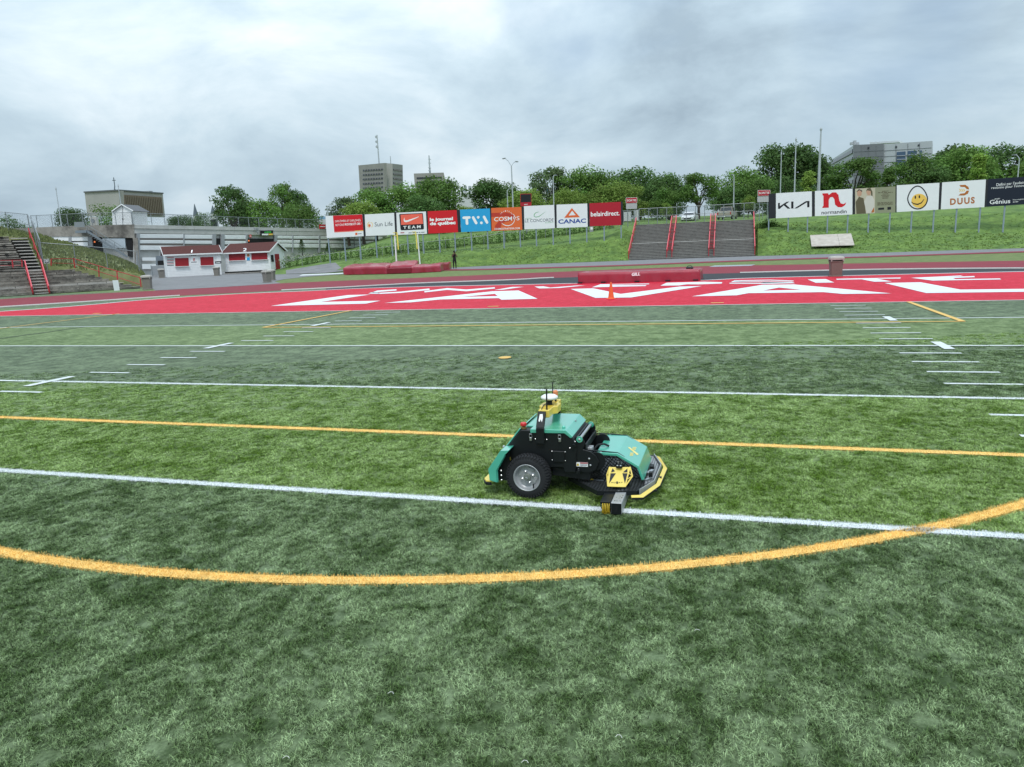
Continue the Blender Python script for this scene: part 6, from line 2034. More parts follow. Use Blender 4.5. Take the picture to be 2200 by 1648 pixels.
# ------------------------------------------------------------------ trees and planting
def leaf_mat(name, col, var=.28, orand=.24):
    m = bpy.data.materials.new(name); m.use_nodes = True
    nn, ln = m.node_tree.nodes, m.node_tree.links
    b = nn['Principled BSDF']; b.inputs['Roughness'].default_value = .75; b.inputs['Specular IOR Level'].default_value = .2
    at = N(nn, 'ShaderNodeAttribute', attribute_name='shade', attribute_type='GEOMETRY')
    oi = N(nn, 'ShaderNodeObjectInfo')
    m1 = N(nn, 'ShaderNodeMapRange', inp={3: 1 - var, 4: 1 + var}); ln.new(at.outputs['Fac'], m1.inputs[0])
    m2 = N(nn, 'ShaderNodeMapRange', inp={3: 1 - orand, 4: 1 + orand}); ln.new(oi.outputs['Random'], m2.inputs[0])
    mu = N(nn, 'ShaderNodeMath', operation='MULTIPLY'); ln.new(m1.outputs[0], mu.inputs[0]); ln.new(m2.outputs[0], mu.inputs[1])
    sc = N(nn, 'ShaderNodeVectorMath', operation='SCALE'); sc.inputs[0].default_value = col; ln.new(mu.outputs[0], sc.inputs['Scale'])
    hs = N(nn, 'ShaderNodeHueSaturation'); ln.new(sc.outputs[0], hs.inputs['Color'])
    mh = N(nn, 'ShaderNodeMapRange', inp={3: .485, 4: .515}); ln.new(at.outputs['Fac'], mh.inputs[0]); ln.new(mh.outputs[0], hs.inputs['Hue'])
    ln.new(hs.outputs[0], b.inputs['Base Color'])
    tr = N(nn, 'ShaderNodeBsdfTranslucent'); ln.new(hs.outputs[0], tr.inputs['Color'])
    mx = N(nn, 'ShaderNodeMixShader', inp={0: .30}); ln.new(b.outputs[0], mx.inputs[1]); ln.new(tr.outputs[0], mx.inputs[2])
    ln.new(mx.outputs[0], nn['Material Output'].inputs['Surface'])
    return m


m_leaf = {'mid': leaf_mat('leaf_mid', (.120, .215, .048)), 'light': leaf_mat('leaf_light', (.20, .295, .06)), 'dark': leaf_mat('leaf_dark', (.085, .155, .045)), 'grey': leaf_mat('leaf_grey', (.125, .19, .075))}
m_bark = M('bark', (.060, .048, .038), .95, var=.3, scale=3, bump=.5, bscale=8)


def leaf_mesh(V, F, SH, name):
    me = bpy.data.meshes.new(name); me.from_pydata(V, [], F)
    a = me.attributes.new('shade', 'FLOAT', 'POINT'); a.data.foreach_set('value', SH)
    return me


def tree_data(seed, kind):
    """tree ten metres tall: crown mesh and trunk mesh"""
    r = random.Random(seed); npr = np.random.default_rng(seed)
    lobes = []
    if kind == 'round':
        cz, rx, rz, n, lr, lf, trunk_h = 5.6, 3.1, 3.5, 46, (.7, 1.6), 190, 2.2
    elif kind == 'airy':
        cz, rx, rz, n, lr, lf, trunk_h = 6.3, 2.9, 3.0, 60, (.5, 1.0), 85, 3.0
    elif kind == 'tall':
        cz, rx, rz, n, lr, lf, trunk_h = 5.7, 2.1, 3.9, 48, (.55, 1.25), 140, 2.4
    elif kind == 'column':
        cz, rx, rz, n, lr, lf, trunk_h = 5.3, .75, 4.0, 26, (.45, .8), 150, 1.3
    elif kind == 'bush':
        cz, rx, rz, n, lr, lf, trunk_h = 5.0, 4.2, 4.2, 30, (1.2, 2.2), 260, 1.0
    for i in range(n):
        th = r.uniform(0, 6.283); ph = math.acos(r.uniform(-.75, 1)); rad = r.uniform(.45, 1.0) ** .6
        x, y, z = rx * rad * math.sin(ph) * math.cos(th), rx * rad * math.sin(ph) * math.sin(th), cz + rz * rad * math.cos(ph)
        x *= r.uniform(.8, 1.15); z += r.uniform(-.4, .4)
        lobes.append((x, y, z, r.uniform(*lr)))
    if kind == 'column':
        lobes = [(a * (1.15 - abs(c_ - 3.5) / 8), b * (1.15 - abs(c_ - 3.5) / 8), c_, d) for a, b, c_, d in lobes]
    V, F, SH = [], [], []
    for (x, y, z, lr_) in lobes:
        sh = r.random()
        cnt = int(lf * (lr_ / ((lr[0] + lr[1]) / 2)) ** 2)
        d = npr.normal(size=(cnt, 3)); d /= np.linalg.norm(d, axis=1)[:, None]
        rad = npr.uniform(.2, 1.3, cnt) ** .6 * lr_
        P = np.array([x, y, z]) + d * rad[:, None] * np.array([1.1, 1.1, .8])
        nrm = d * .7 + npr.normal(size=(cnt, 3)) * .6 + np.array([0, 0, .35]); nrm /= np.linalg.norm(nrm, axis=1)[:, None]
        t = np.cross(nrm, npr.normal(size=(cnt, 3))); t /= np.linalg.norm(t, axis=1)[:, None] + 1e-9
        b = np.cross(nrm, t)
        s = npr.uniform(.09, .22, cnt)
        for i in range(cnt):
            o = len(V); p = P[i]; a1, b1 = t[i] * s[i], b[i] * s[i] * .62
            V += [tuple(p - a1), tuple(p + b1 - a1 * .1), tuple(p + a1), tuple(p - b1 + a1 * .1)]
            F.append((o, o + 1, o + 2, o + 3))
            SH += [min(1, max(0, sh * .55 + r.random() * .45))] * 4
    crown = leaf_mesh(V, F, SH, 'crown')
    m = MB()
    lean = Vector((r.uniform(-.3, .3), r.uniform(-.3, .3), 0))
    top = Vector((lean.x, lean.y, trunk_h + .4))
    m.tube((0, 0, -.6), Vector((lean.x * .5, lean.y * .5, trunk_h * .5)), .30, .23, 9); m.tube(Vector((lean.x * .5, lean.y * .5, trunk_h * .5)), top, .23, .19, 9)
    for (x, y, z, lr_) in r.sample(lobes, min(12 if kind == 'airy' else 8, len(lobes))):
        e = Vector((x, y, z)); mid = top.lerp(e, .5) + Vector((r.uniform(-.3, .3), r.uniform(-.3, .3), .25))
        st = top - Vector((0, 0, r.uniform(0, .8)))
        m.tube(st, mid, .12, .075, 6); m.tube(mid, e, .075, .03, 6)
    me = bpy.data.meshes.new('trunk'); me.from_pydata(m.v, [], m.f); me.materials.append(m_bark)
    return crown, me


TD = {}
for kind, seeds in (('round', (1, 2, 3, 4)), ('airy', (11, 12, 13)), ('tall', (21, 22, 23)), ('column', (31, 32)), ('bush', (41, 42))):
    TD[kind] = [tree_data(s, kind) for s in seeds]
_crown_cache = {}
_tn = 0


def tree(px, top, wpx, d, kind, tone, label, base=None, group='trees on the hill behind the boards', sink=0.0, name='leafy_tree', zb=None):
    """crown centre column px, top row, crown width in pixels, depth, base row (on the ground behind the boards)"""
    global _tn
    _tn += 1
    tp = dp(px, top, d)
    if zb is None:
        zb = dp(px, base, d).z if base else 4.0
    h = tp.z - zb
    w = wpx * d / FPX * (1.14 if group.startswith('trees on') and kind != 'column' else 1.0)
    var = TD[kind][_tn % len(TD[kind])]
    key = (kind, _tn % len(TD[kind]), tone)
    if key not in _crown_cache:
        cm = var[0].copy(); cm.materials.clear(); cm.materials.append(m_leaf[tone]); _crown_cache[key] = cm
    nat_w = {'round': 8.2, 'airy': 7.4, 'tall': 5.9, 'column': 2.6, 'bush': 11.0}[kind]
    nat_h = {'round': 9.9, 'airy': 10.0, 'tall': 10.3, 'column': 9.8, 'bush': 10.2}[kind]
    t = thing(name, (tp.x, tp.y, zb), label, 'tree', group)
    for nm, me in (('trunk', var[1]), ('crown', _crown_cache[key])):
        o = bpy.data.objects.new(nm, me); COL.objects.link(o); o.parent = t
    t.scale = (w / nat_w, w / nat_w, h / nat_h)
    t.rotation_euler.z = (_tn * 2.399) % 6.283
    return t


GL = 'trees beyond the parking garage'
tree(20, 456, 110, 118, 'bush', 'dark', 'dark shrubby tree at the far left edge behind the terrace fence', zb=2, group=GL)
tree(150, 440, 100, 150, 'bush', 'dark', 'small dark tree between the flagpole and the far left edge', zb=5, group=GL)
tree(228, 432, 125, 140, 'bush', 'mid', 'round green tree left of the white deck shed', zb=5, group=GL)
tree(388, 458, 70, 165, 'bush', 'dark', 'low dark tree right of the white deck shed', zb=6, group=GL)
tree(428, 452, 70, 165, 'bush', 'dark', 'low dark tree in front of the left church spire', zb=6, group=GL)
tree(492, 388, 95, 160, 'airy', 'dark', 'tall ragged dark tree, leftmost of the clump by the garage entrance', zb=3, group=GL)
tree(545, 418, 120, 165, 'round', 'mid', 'broad tree in the middle of the clump by the garage entrance', zb=3, group=GL)
tree(598, 385, 75, 170, 'airy', 'mid', 'tall airy tree rising over the garage entrance sign', zb=3, group=GL)
tree(636, 398, 65, 172, 'airy', 'dark', 'thin dark tree right of the garage entrance clump', zb=3, group=GL)
tree(640, 432, 115, 155, 'bush', 'mid', 'bushy green tree low at the right of the garage clump', zb=3, group=GL)
tree(742, 417, 80, 135, 'airy', 'grey', 'thin pale tree above the leftmost board')
tree(775, 428, 100, 128, 'round', 'light', 'bright low tree above the board with the sun logo')
tree(800, 402, 110, 136, 'round', 'mid', 'green tree in front of the tall tower block')
tree(855, 392, 120, 138, 'round', 'mid', 'dense green tree right below the tower block')
tree(935, 370, 125, 142, 'round', 'mid', 'big spreading tree hiding the second tower')
tree(905, 415, 110, 130, 'round', 'dark', 'dark tree low above the red newspaper board')
tree(1003, 440, 55, 120, 'airy', 'light', 'small bright sapling in front of the white far building')
tree(1045, 375, 85, 140, 'tall', 'dark', 'dark upright tree left of the double street lamp')
tree(1090, 385, 85, 145, 'round', 'mid', 'green tree behind the double street lamp')
tree(1130, 402, 115, 125, 'round', 'light', 'bright tree behind the small black screen')
tree(1180, 348, 95, 142, 'airy', 'grey', 'tall see-through tree above the white swirl board')
tree(1238, 354, 115, 140, 'round', 'mid', 'tall green tree above the orange triangle board')
tree(1215, 398, 85, 125, 'round', 'light', 'bright low tree above the orange triangle board')
tree(1292, 362, 110, 140, 'round', 'mid', 'tall green tree above the dark red board')
tree(1285, 400, 85, 124, 'round', 'light', 'bright low tree directly above the dark red board')
tree(1340, 385, 110, 122, 'round', 'light', 'bright spreading tree behind the left exit sign')
tree(1372, 348, 130, 146, 'round', 'dark', 'large dark tree left of the stair axis')
tree(1432, 366, 105, 138, 'round', 'dark', 'dark tree over the left part of the stairs')
tree(1435, 402, 70, 122, 'round', 'mid', 'middle green tree low behind the stair head fence')
tree(1502, 364, 92, 118, 'airy', 'mid', 'solitary tree with a bare trunk over the stairs', zb=4.4)
tree(1590, 352, 120, 135, 'round', 'mid', 'broad tree right of the gap over the stairs')
tree(1565, 400, 80, 126, 'round', 'dark', 'dark low tree behind the parked pickup')
tree(1625, 384, 85, 125, 'round', 'mid', 'green tree behind the right exit sign')
tree(1665, 310, 90, 150, 'tall', 'dark', 'tall dark elm behind the first white board right of the stairs')
tree(1712, 297, 110, 150, 'tall', 'dark', 'tallest dark elm between the two steel masts')
tree(1752, 318, 85, 152, 'tall', 'dark', 'tall dark elm directly beside the big mast')
tree(1700, 372, 110, 140, 'bush', 'dark', 'dark undergrowth tree at the foot of the elms')
tree(1738, 358, 36, 110, 'column', 'light', 'slim young columnar tree left of the big mast')
tree(1838, 330, 120, 125, 'airy', 'mid', 'open tree in front of the grey modern building')
tree(1912, 350, 38, 105, 'column', 'mid', 'slim columnar tree in front of the glass bay')
tree(1962, 330, 105, 130, 'round', 'mid', 'green tree right of the glass bay')
tree(2035, 302, 105, 140, 'tall', 'dark', 'tall tree behind the copper emblem board, left of the pair')
tree(2085, 300, 150, 132, 'round', 'mid', 'largest green tree above the copper emblem board')
tree(2165, 302, 130, 138, 'round', 'dark', 'dark tree above the navy board at the right edge')
tree(2104, 330, 42, 100, 'column', 'light', 'slim columnar tree above the right end of the copper emblem board')
tree(2000, 352, 100, 128, 'round', 'dark', 'dark low tree above the copper emblem board')
tree(2235, 315, 130, 130, 'round', 'mid', 'green tree cut by the right picture edge')
tree(1432, 432, 26, 104, 'airy', 'light', 'young sapling inside the fence at the head of the stairs, left one', name='sapling')
tree(1608, 416, 30, 101, 'airy', 'light', 'young sapling inside the fence at the head of the stairs, right one', name='sapling')
# conifers on the slope by the garage


def conifer(px, top, base, d, label):
    b, tp = dp(px, base, d), dp(px, top, d)
    h = tp.z - b.z
    t = thing('small_conifer', b, label, 'tree', 'small conifers by the garage')
    m = MB(); m.tube(b - Vector((0, 0, .2)), b + Vector((0, 0, h * .9)), .06, .02); m.build('trunk', m_bark, t)
    r = random.Random(px); V, F, SH = [], [], []
    for i in range(1400):
        f = r.random() ** .8; z = h * (.06 + .94 * f); rad = h * .38 * (1 - f) * r.uniform(.3, 1.05) + .03; th = r.uniform(0, 6.283)
        p = Vector((math.cos(th) * rad, math.sin(th) * rad, z)); o = len(V)
        out = Vector((math.cos(th), math.sin(th), -.25)) * .14; s_ = Vector((-math.sin(th), math.cos(th), .1)) * .05
        V += [tuple(p - s_), tuple(p + s_), tuple(p + out)]; F.append((o, o + 1, o + 2)); SH += [r.random()] * 3
    me = leaf_mesh(V, F, SH, 'crown'); me.materials.append(m_leaf['dark'])
    o = bpy.data.objects.new('crown', me); COL.objects.link(o); o.parent = t


conifer(650, 513, 546, 98, 'small dark conifer in front of the white garage panels')
conifer(706, 522, 541, 100, 'very small conifer left of the first board posts')

# flower bed: tall leafy plants with pale blooms
m_bloom = M('pale_bloom', (.55, .60, .40), .8)
V, F, SH, BV, BF = [], [], [], [], []
bed = [(600, 577, 95.5), (650, 571, 96), (700, 565, 96.2), (760, 558, 97), (850, 546, 97.2), (960, 534, 97.2), (1060, 524, 97.2), (1150, 514, 97.3), (1265, 504, 96.6), (1322, 497, 96)]
BP = [dp(*q) for q in catmull(bed, 5)]
rnd = random.Random(9)
for a, b in zip(BP[:-1], BP[1:]):
    L_ = (b - a).length
    for i in range(int(L_ * 16)):
        p = a.lerp(b, rnd.random()) + Vector((FWD.x, FWD.y, 0)) * rnd.uniform(-.2, 2.4) + Vector((0, 0, 0))
        H_ = rnd.uniform(1.0, 1.55); sh = rnd.random()
        for k in range(9):
            z = H_ * (k + rnd.random()) / 9; th = rnd.uniform(0, 6.283); ln_ = rnd.uniform(.22, .42)
            q = p + Vector((0, 0, z)); o = len(V)
            tip = q + Vector((math.cos(th) * ln_, math.sin(th) * ln_, rnd.uniform(-.02, .22))); s_ = Vector((-math.sin(th), math.cos(th), 0)) * .07
            V += [tuple(q), tuple(q.lerp(tip, .5) + s_ + Vector((0, 0, .05))), tuple(tip), tuple(q.lerp(tip, .5) - s_ + Vector((0, 0, .05)))]; F.append((o, o + 1, o + 2, o + 3)); SH += [sh * .5 + rnd.random() * .5] * 4
        if rnd.random() < .22:
            q = p + Vector((0, 0, H_ * rnd.uniform(.8, 1.05))); o = len(BV)
            BV += [q + Vector((-.06, 0, 0)), q + Vector((.06, 0, 0)), q + Vector((.04, 0, .12)), q + Vector((-.04, .02, .12))]; BF.append((o, o + 1, o + 2, o + 3))
me = leaf_mesh(V, F, SH, 'flower_bed'); me.materials.append(leaf_mat('bed_leaf', (.085, .165, .032)))
fbed = bpy.data.objects.new('flower_bed', me); COL.objects.link(fbed)
tag(fbed, 'long bed of tall leafy plants with pale blooms along the slope', 'plants', kind='stuff')
m = MB(); m.add(BV, BF); bo_ = m.build('blooms', m_bloom, fbed); bo_['kind'] = 'stuff'
# clover patch by the right of the stairs
V, F, SH = [], [], []
for i in range(1500):
    q = dp(1652 + rnd.gauss(0, 12), 488 + rnd.gauss(0, 5), 86.2) + Vector((0, 0, rnd.uniform(-.1, .5))); o = len(V); th = rnd.uniform(0, 6.283)
    a = Vector((math.cos(th), math.sin(th), rnd.uniform(-.5, .8))) * .11; b = a.cross(Vector((0, 0, 1))) * .6
    V += [tuple(q - a), tuple(q + b), tuple(q + a), tuple(q - b)]; F.append((o, o + 1, o + 2, o + 3)); SH += [rnd.random()] * 4
me = leaf_mesh(V, F, SH, 'low_shrub'); me.materials.append(m_leaf['mid'])
o = bpy.data.objects.new('low_shrub', me); COL.objects.link(o); tag(o, 'low leafy ground cover at the upper right end of the stairs', 'plants', kind='stuff')

# ------------------------------------------------------------------ lamps and masts
m_mast = M('mast_steel', (.42, .45, .47), .5, metal=.3, var=.08)


def mast(name, label, top, base, d, r0, r1, cat='pole', group=None):
    tp, b = dp(*top, d), dp(*base, d)
    t = thing(name, b, label, cat, group)
    tp = Vector((b.x, b.y, tp.z)) + Vector((tp.x - b.x, tp.y - b.y, 0)) * .15
    m = MB(); m.tube(b - Vector((0, 0, 2.5)), tp, r0, r1, 10); m.build('pole', m_mast, t)
    return t, tp


def arm(t, tp, tip_px, d, r=.06):
    e = dp(*tip_px, d)
    mid = tp.lerp(e, .5) + Vector((0, 0, (e - tp).length * .10))
    a = MB(); a.tube(tp, mid, r, r * .9, 6); a.tube(mid, e, r * .9, r * .8, 6); ao = a.build('arm', m_mast, t)
    h = MB(); dr_ = Vector((e.x - tp.x, e.y - tp.y, 0)).normalized()
    h.bar(e - dr_ * .1, e + dr_ * .55, .26, .13); h.build('lamp_head', M('lamp_head_grey', (.25, .27, .28), .5), ao)


t, tp = mast('street_lamp', 'double armed street lamp above the orange board', k4(606, 300), k4(630, 745), 112, .13, .08, 'lamp', 'street lamps behind the boards')
arm(t, tp, k4(540, 207), 112); arm(t, tp, k4(660, 243), 112)
for nm, tp_, bs, tip, d in (('street lamp with one curved arm above the white swirl board', k4(1083, 415), k4(1080, 720), k4(1096, 393), 112), ('short street lamp behind the bright tree left of the black screen', k4(572, 570), k4(570, 740), k4(590, 545), 120), ('street lamp at the left end of the row of boards', k3(210, 790), k3(216, 890), k3(262, 746), 120), ('curved street lamp at the right picture edge', k6(2165, 262), k6(2150, 420), k6(2135, 228), 110), ('small street lamp before the broad tree right of the stair gap', k5(1411, 275), k5(1410, 560), k5(1400, 250), 112)):
    t, tp = mast('street_lamp', nm, tp_, bs, d, .11, .07, 'lamp', 'street lamps behind the boards')
    arm(t, tp, tip, d, .05)
for lab, a, b, d, r0, r1 in (('slim grey mast left of the tall elms', k6(286, 240), k6(281, 525), 108, .09, .06), ('tall grey mast in front of the elms', k6(402, 128), k6(392, 520), 108, .12, .07), ('thick tapering floodlight mast right of the elms', k6(620, 48), k6(580, 510), 112, .28, .10), ('slim flagpole behind the garage end wall at far left', (122, 410), (133, 492), 112, .10, .05), ('thin mast behind the white deck shed', (252, 403), (260, 440), 125, .08, .05)):
    t, tp = mast('steel_mast', lab, a, b, d, r0, r1, 'mast', 'steel masts on the skyline')
    m = MB(); m.lathe([(r1 * 1.6, 0), (r1 * 1.9, .25), (r1 * .6, .5)], tp, (0, 0, 1), 8); m.build('cap', m_mast, t)

# ------------------------------------------------------------------ distant buildings
m_bld = M('tower_concrete', (.28, .27, .255), .9, var=.10, scale=.15)
m_bldl = M('tower_concrete_pale', (.37, .36, .34), .9, var=.08, scale=.2)
m_win = M('dark_window', (.035, .04, .05), .25, var=.2, scale=.4)
m_far = M('far_pale_wall', (.52, .53, .54), .8, var=.08, scale=.2)


def block(name, label, k, planes, d_base=None, cat='building'):
    q0 = planes[0]
    t = thing(name, Vector((*q0[0].at(*k(*q0[1][0]))[:2], 0)), label, cat)
    for pl, quad, mat, th in planes:
        m = MB(); P = [pl.at(*k(*p)) for p in quad]
        m.prism(P, pl.n * -min(th, 1.2)); m.build('wall', mat, t)
    return t


PA, PB, PC = Plane(770, 352, 824, 330), Plane(824, 330, 843, 331), Plane(843, 331, 866, 345)
tw = block('tower_block', 'tall grey concrete tower block with window bands', k3, [(PA, [(533, 365), (800, 340), (806, 640), (550, 640)], m_bld, 12), (PB, [(800, 340), (888, 347), (890, 640), (806, 640)], m_bldl, 12), (PC, [(888, 347), (994, 360), (1000, 640), (890, 640)], m_bld, 12)])
for i in range(6):
    y = 405 + i * 46
    for (pl, a, b) in ((PA, (578, y + 6), (786, y - 6)), (PC, (898, y - 4), (994, y + 8))):
        w_ = wq(pl, k3, [a, b, (b[0] + 1, b[1] + 16), (a[0] + 1, a[1] + 17)], .5, m_win, 'window_band', tw, .15)
        for f in np.linspace(.12, .9, 7):
            x = a[0] + (b[0] - a[0]) * f; yy = a[1] + (b[1] - a[1]) * f
            m = MB(); m.bar(pl.at(*k3(x, yy), .25), pl.at(*k3(x + 1, yy + 16), .25), .3); m.build('mullion', m_bld, w_)
t, tp = mast('antenna_mast', 'thin lattice antenna on top of the tower block', k3(728, 55), k3(748, 340), 335, .32, .22, 'antenna')
for x, y in ((722, 70), (724, 120), (728, 172)):
    p = dp(*k3(x, y), 334); m = MB(); m.lathe([(.6, 0), (.6, .4)], p, (0, -1, 0), 10); m.build('dish', m_mast, t)
mast('antenna_mast', 'short whip antenna at the right of the tower block roof', k3(866, 270), k3(870, 345), 332, .25, .15, 'antenna')
PD = Plane(888, 420, 968, 420)
tw2 = block('tower_block', 'second lower tower block half hidden by the big tree', k3, [(PD, [(1110, 450), (1420, 440), (1480, 700), (1130, 700)], m_bld, 20)])
for i in range(4):
    wq(PD, k3, [(1140, 490 + i * 44), (1400, 482 + i * 44), (1402, 498 + i * 44), (1140, 506 + i * 44)], .5, m_win, 'window_band', tw2, .3)
t, tp = mast('antenna_mast', 'antenna mast on the second tower block', k3(1272, 265), k3(1278, 440), 418, .6, .3, 'antenna')
for i, y in enumerate((300, 340, 390, 420)):
    p0, p1 = dp(*k3(1260, y), 417), dp(*k3(1290, y + 3), 417); m = MB(); m.bar(p0, p1, .3); m.build('crossbar', m_mast, t)
PH = Plane(940, 190, 1030, 190)
lb = block('low_building', 'low white building with rooftop vents behind the trees', k3, [(PH, [(1350, 705), (1760, 690), (1760, 860), (1350, 860)], m_far, 20), (PH, [(1598, 648), (1720, 644), (1720, 694), (1598, 696)], m_far, 8)])
for x in (1618, 1640, 1655, 1688, 1700):
    m = MB(); m.tube(PH.at(*k3(x, 648), -1), PH.at(*k3(x - 2, 580), -1), .22); m.build('vent_pipe', m_mast, lb)
PI = Plane(1160, 200, 1200, 200)
lb = block('low_building', 'pale building with a blue window seen through the airy tree', k4, [(PI, [(900, 535), (1075, 530), (1075, 720), (900, 720)], m_far, 15)])
wq(PI, k4, [(992, 545), (1018, 545), (1018, 590), (992, 590)], .2, M('blue_glass', (.05, .12, .28), .2), 'window', lb, .1)
wq(PI, k4, [(925, 550), (950, 550), (950, 592), (925, 592)], .2, m_win, 'window', lb, .1)
PG = Plane(685, 175, 705, 175)
lb = block('greenhouse', 'pale low building with blue skylights at the left end of the boards', k3, [(PG, [(80, 930), (215, 925), (215, 1020), (80, 1020)], m_far, 10)])
for x in (112, 135, 158):
    wq(PG, k3, [(x, 898), (x + 20, 896), (x + 22, 926), (x, 928)], 2, M('skylight_blue', (.22, .38, .55), .2), 'skylight', lb, .0)
# university building far left with bronze fins
PF1, PF2 = Plane(182, 205, 256, 192), Plane(256, 192, 352, 212)
ub = block('finned_building', 'pale concrete building with a facade of vertical bronze fins', k2, [(PF1, [(85, 132), (375, 116), (385, 330), (108, 330)], m_bldl, 14), (PF2, [(376, 116), (745, 142), (765, 340), (386, 330)], m_bldl, 14)])
wq(PF2, k2, [(415, 150), (728, 172), (742, 322), (430, 322)], .3, m_win, 'glazing', ub, .05)
m_fin = M('bronze_fin', (.17, .13, .09), .5, var=.1)
for i in range(22):
    f = i / 21; x0, x1 = 417 + f * 309, 431 + f * 309
    m = MB(); m.bar(PF2.at(*k2(x0, 152 + f * 21), .3), PF2.at(*k2(x1, 322), .3), .55, .5); m.build('fin', m_fin, ub)
for pl, a, b in ((PF1, (83, 129), (375, 113)), (PF2, (375, 113), (747, 139))):
    m = MB(); m.bar(pl.at(*k2(*a), .1), pl.at(*k2(*b), .1), .4, .35); m.build('roof_edge', M('dark_roof_edge', (.11, .115, .12), .6), ub)
wq(PF2, k2, [(628, 118), (660, 120), (660, 134), (628, 132)], 2, m_gpost, 'roof_unit', ub, -2)
# church spires
m_slate = M('slate_spire', (.10, .125, .15), .7, var=.1)


def spire(tip, base, half, d, label, tower=None, cross=False):
    tp, b = dp(*tip, d), dp(*base, d); w = half * d / FPX
    t = thing('church_spire', Vector((b.x, b.y, 0)), label, 'spire', 'church spires on the skyline')
    m = MB(); m.lathe([(w, 0), (w * .12, (tp.z - b.z) * .92), (.02, tp.z - b.z)], b, (0, 0, 1), 8); m.build('spire', m_slate, t)
    m = MB(); m.lathe([(w * .9, -22), (w * .9, 0)], b, (0, 0, 1), 8); to = m.build('tower', m_far, t)
    for a in range(8):
        q = a * math.pi / 4 + .39
        p = b + Vector((math.cos(q) * w * .88, math.sin(q) * w * .88, -4)); m = MB(); m.obox(p + Vector((-.4, -.4, -2)), (1, 0, 0), (0, 1, 0), (0, 0, 1), .8, .8, 3.5); m.build('louvre', m_win, to)
    if cross:
        m = MB(); m.bar(tp - Vector((0, 0, .5)), tp + Vector((0, 0, 3)), .2); m.bar(tp + Vector((-.7, 0, 2)), tp + Vector((.7, 0, 2)), .2, .2, (0, 1, 0)); m.build('cross', m_slate, t)


spire(k2(1020, 226), k2(1024, 330), 22 / 3.93, 330, 'left slate church spire beyond the garage deck')
spire(k2(1165, 240), k2(1172, 312), 24 / 3.93, 330, 'right slate church spire with a white belfry beyond the garage deck')
spire(k2(340, 78), k2(342, 122), 9 / 3.93, 260, 'thin spire with a cross behind the finned building', cross=True)
# modern grey building right
PM1, PM2, PM3 = Plane(1834, 172, 1899, 170), Plane(1899, 170, 2002, 164), Plane(1760, 230, 1834, 172)
m_met = M('grey_metal_panel', (.44, .46, .485), .5, metal=.15, var=.06, scale=.4)
m_metd = M('dark_metal_panel', (.175, .185, .20), .5, metal=.15, var=.06, scale=.4)
mb = block('modern_building', 'modern building clad in grey metal panels with a blue glass bay', k6, [(PM1, [(858, 152), (1096, 142), (1096, 520), (858, 520)], m_metd, 10), (PM2, [(1096, 145), (1474, 120), (1474, 520), (1096, 520)], m_met, 10), (PM3, [(590, 330), (858, 155), (858, 520), (590, 520)], m_met, 6)])
m_glass = M('blue_glass_bay', (.03, .07, .13), .12, var=.3, scale=.5, spec=.7)
for q in ([(1198, 208), (1266, 203), (1266, 292), (1194, 296)], [(1282, 200), (1356, 196), (1356, 290), (1282, 292)], [(1194, 300), (1266, 296), (1258, 388), (1190, 390)], [(1282, 296), (1340, 292), (1340, 380), (1282, 384)], [(1376, 196), (1396, 194), (1396, 280), (1376, 282)]):
    g_ = wq(PM2, k6, q, .4, m_glass, 'window', mb, .1)
    ym = [(q[0][1] * (1 - f) + q[3][1] * f) for f in (.33, .66)]
    for y in ym:
        m = MB(); m.bar(PM2.at(*k6(q[0][0], y), .2), PM2.at(*k6(q[1][0], y - 2), .2), .12); m.build('mullion', m_met, g_)
for x, y, pl in ((975, 176, PM1), (1192, 168, PM2), (1370, 154, PM2), (1184, 300, PM2)):
    wq(pl, k6, [(x - 7, y - 6), (x + 7, y - 7), (x + 7, y + 7), (x - 7, y + 8)], .4, m_win, 'vent', mb, .12)
for pl, x0, x1, ya, yb2 in ((PM1, 860, 1094, 160, 148), (PM2, 1098, 1472, 152, 128)):
    for i in range(1, 6):
        m = MB(); m.bar(pl.at(*k6(x0, ya + i * 46), .03), pl.at(*k6(x1, yb2 + i * 46), .03), .08); m.build('panel_joint', m_metd, mb)
    for f in (.25, .5, .75):
        x = x0 + (x1 - x0) * f; m = MB(); m.bar(pl.at(*k6(x, ya + (yb2 - ya) * f + 2), .03), pl.at(*k6(x, 460), .03), .08); m.build('panel_joint', m_metd, mb)
wq(PM2, k6, [(985, 130), (1215, 117), (1218, 132), (985, 146)], 8, M('pale_roof_plant', (.6, .63, .65), .5), 'roof_plant', mb, -3)
for x in (842, 866, 888):
    m = MB(); m.tube(PM1.at(*k6(x, 152), -2), PM1.at(*k6(x, 118 if x == 866 else 132), -2), .4); m.build('flue', m_met, mb)
for i in range(5):
    m = MB(); f = i / 5
    m.bar(PM3.at(*k6(595, 345 + i * 36), .1), PM3.at(*k6(856, 200 + i * 60), .1), .5, .8); m.build('window_band', m_win, mb)
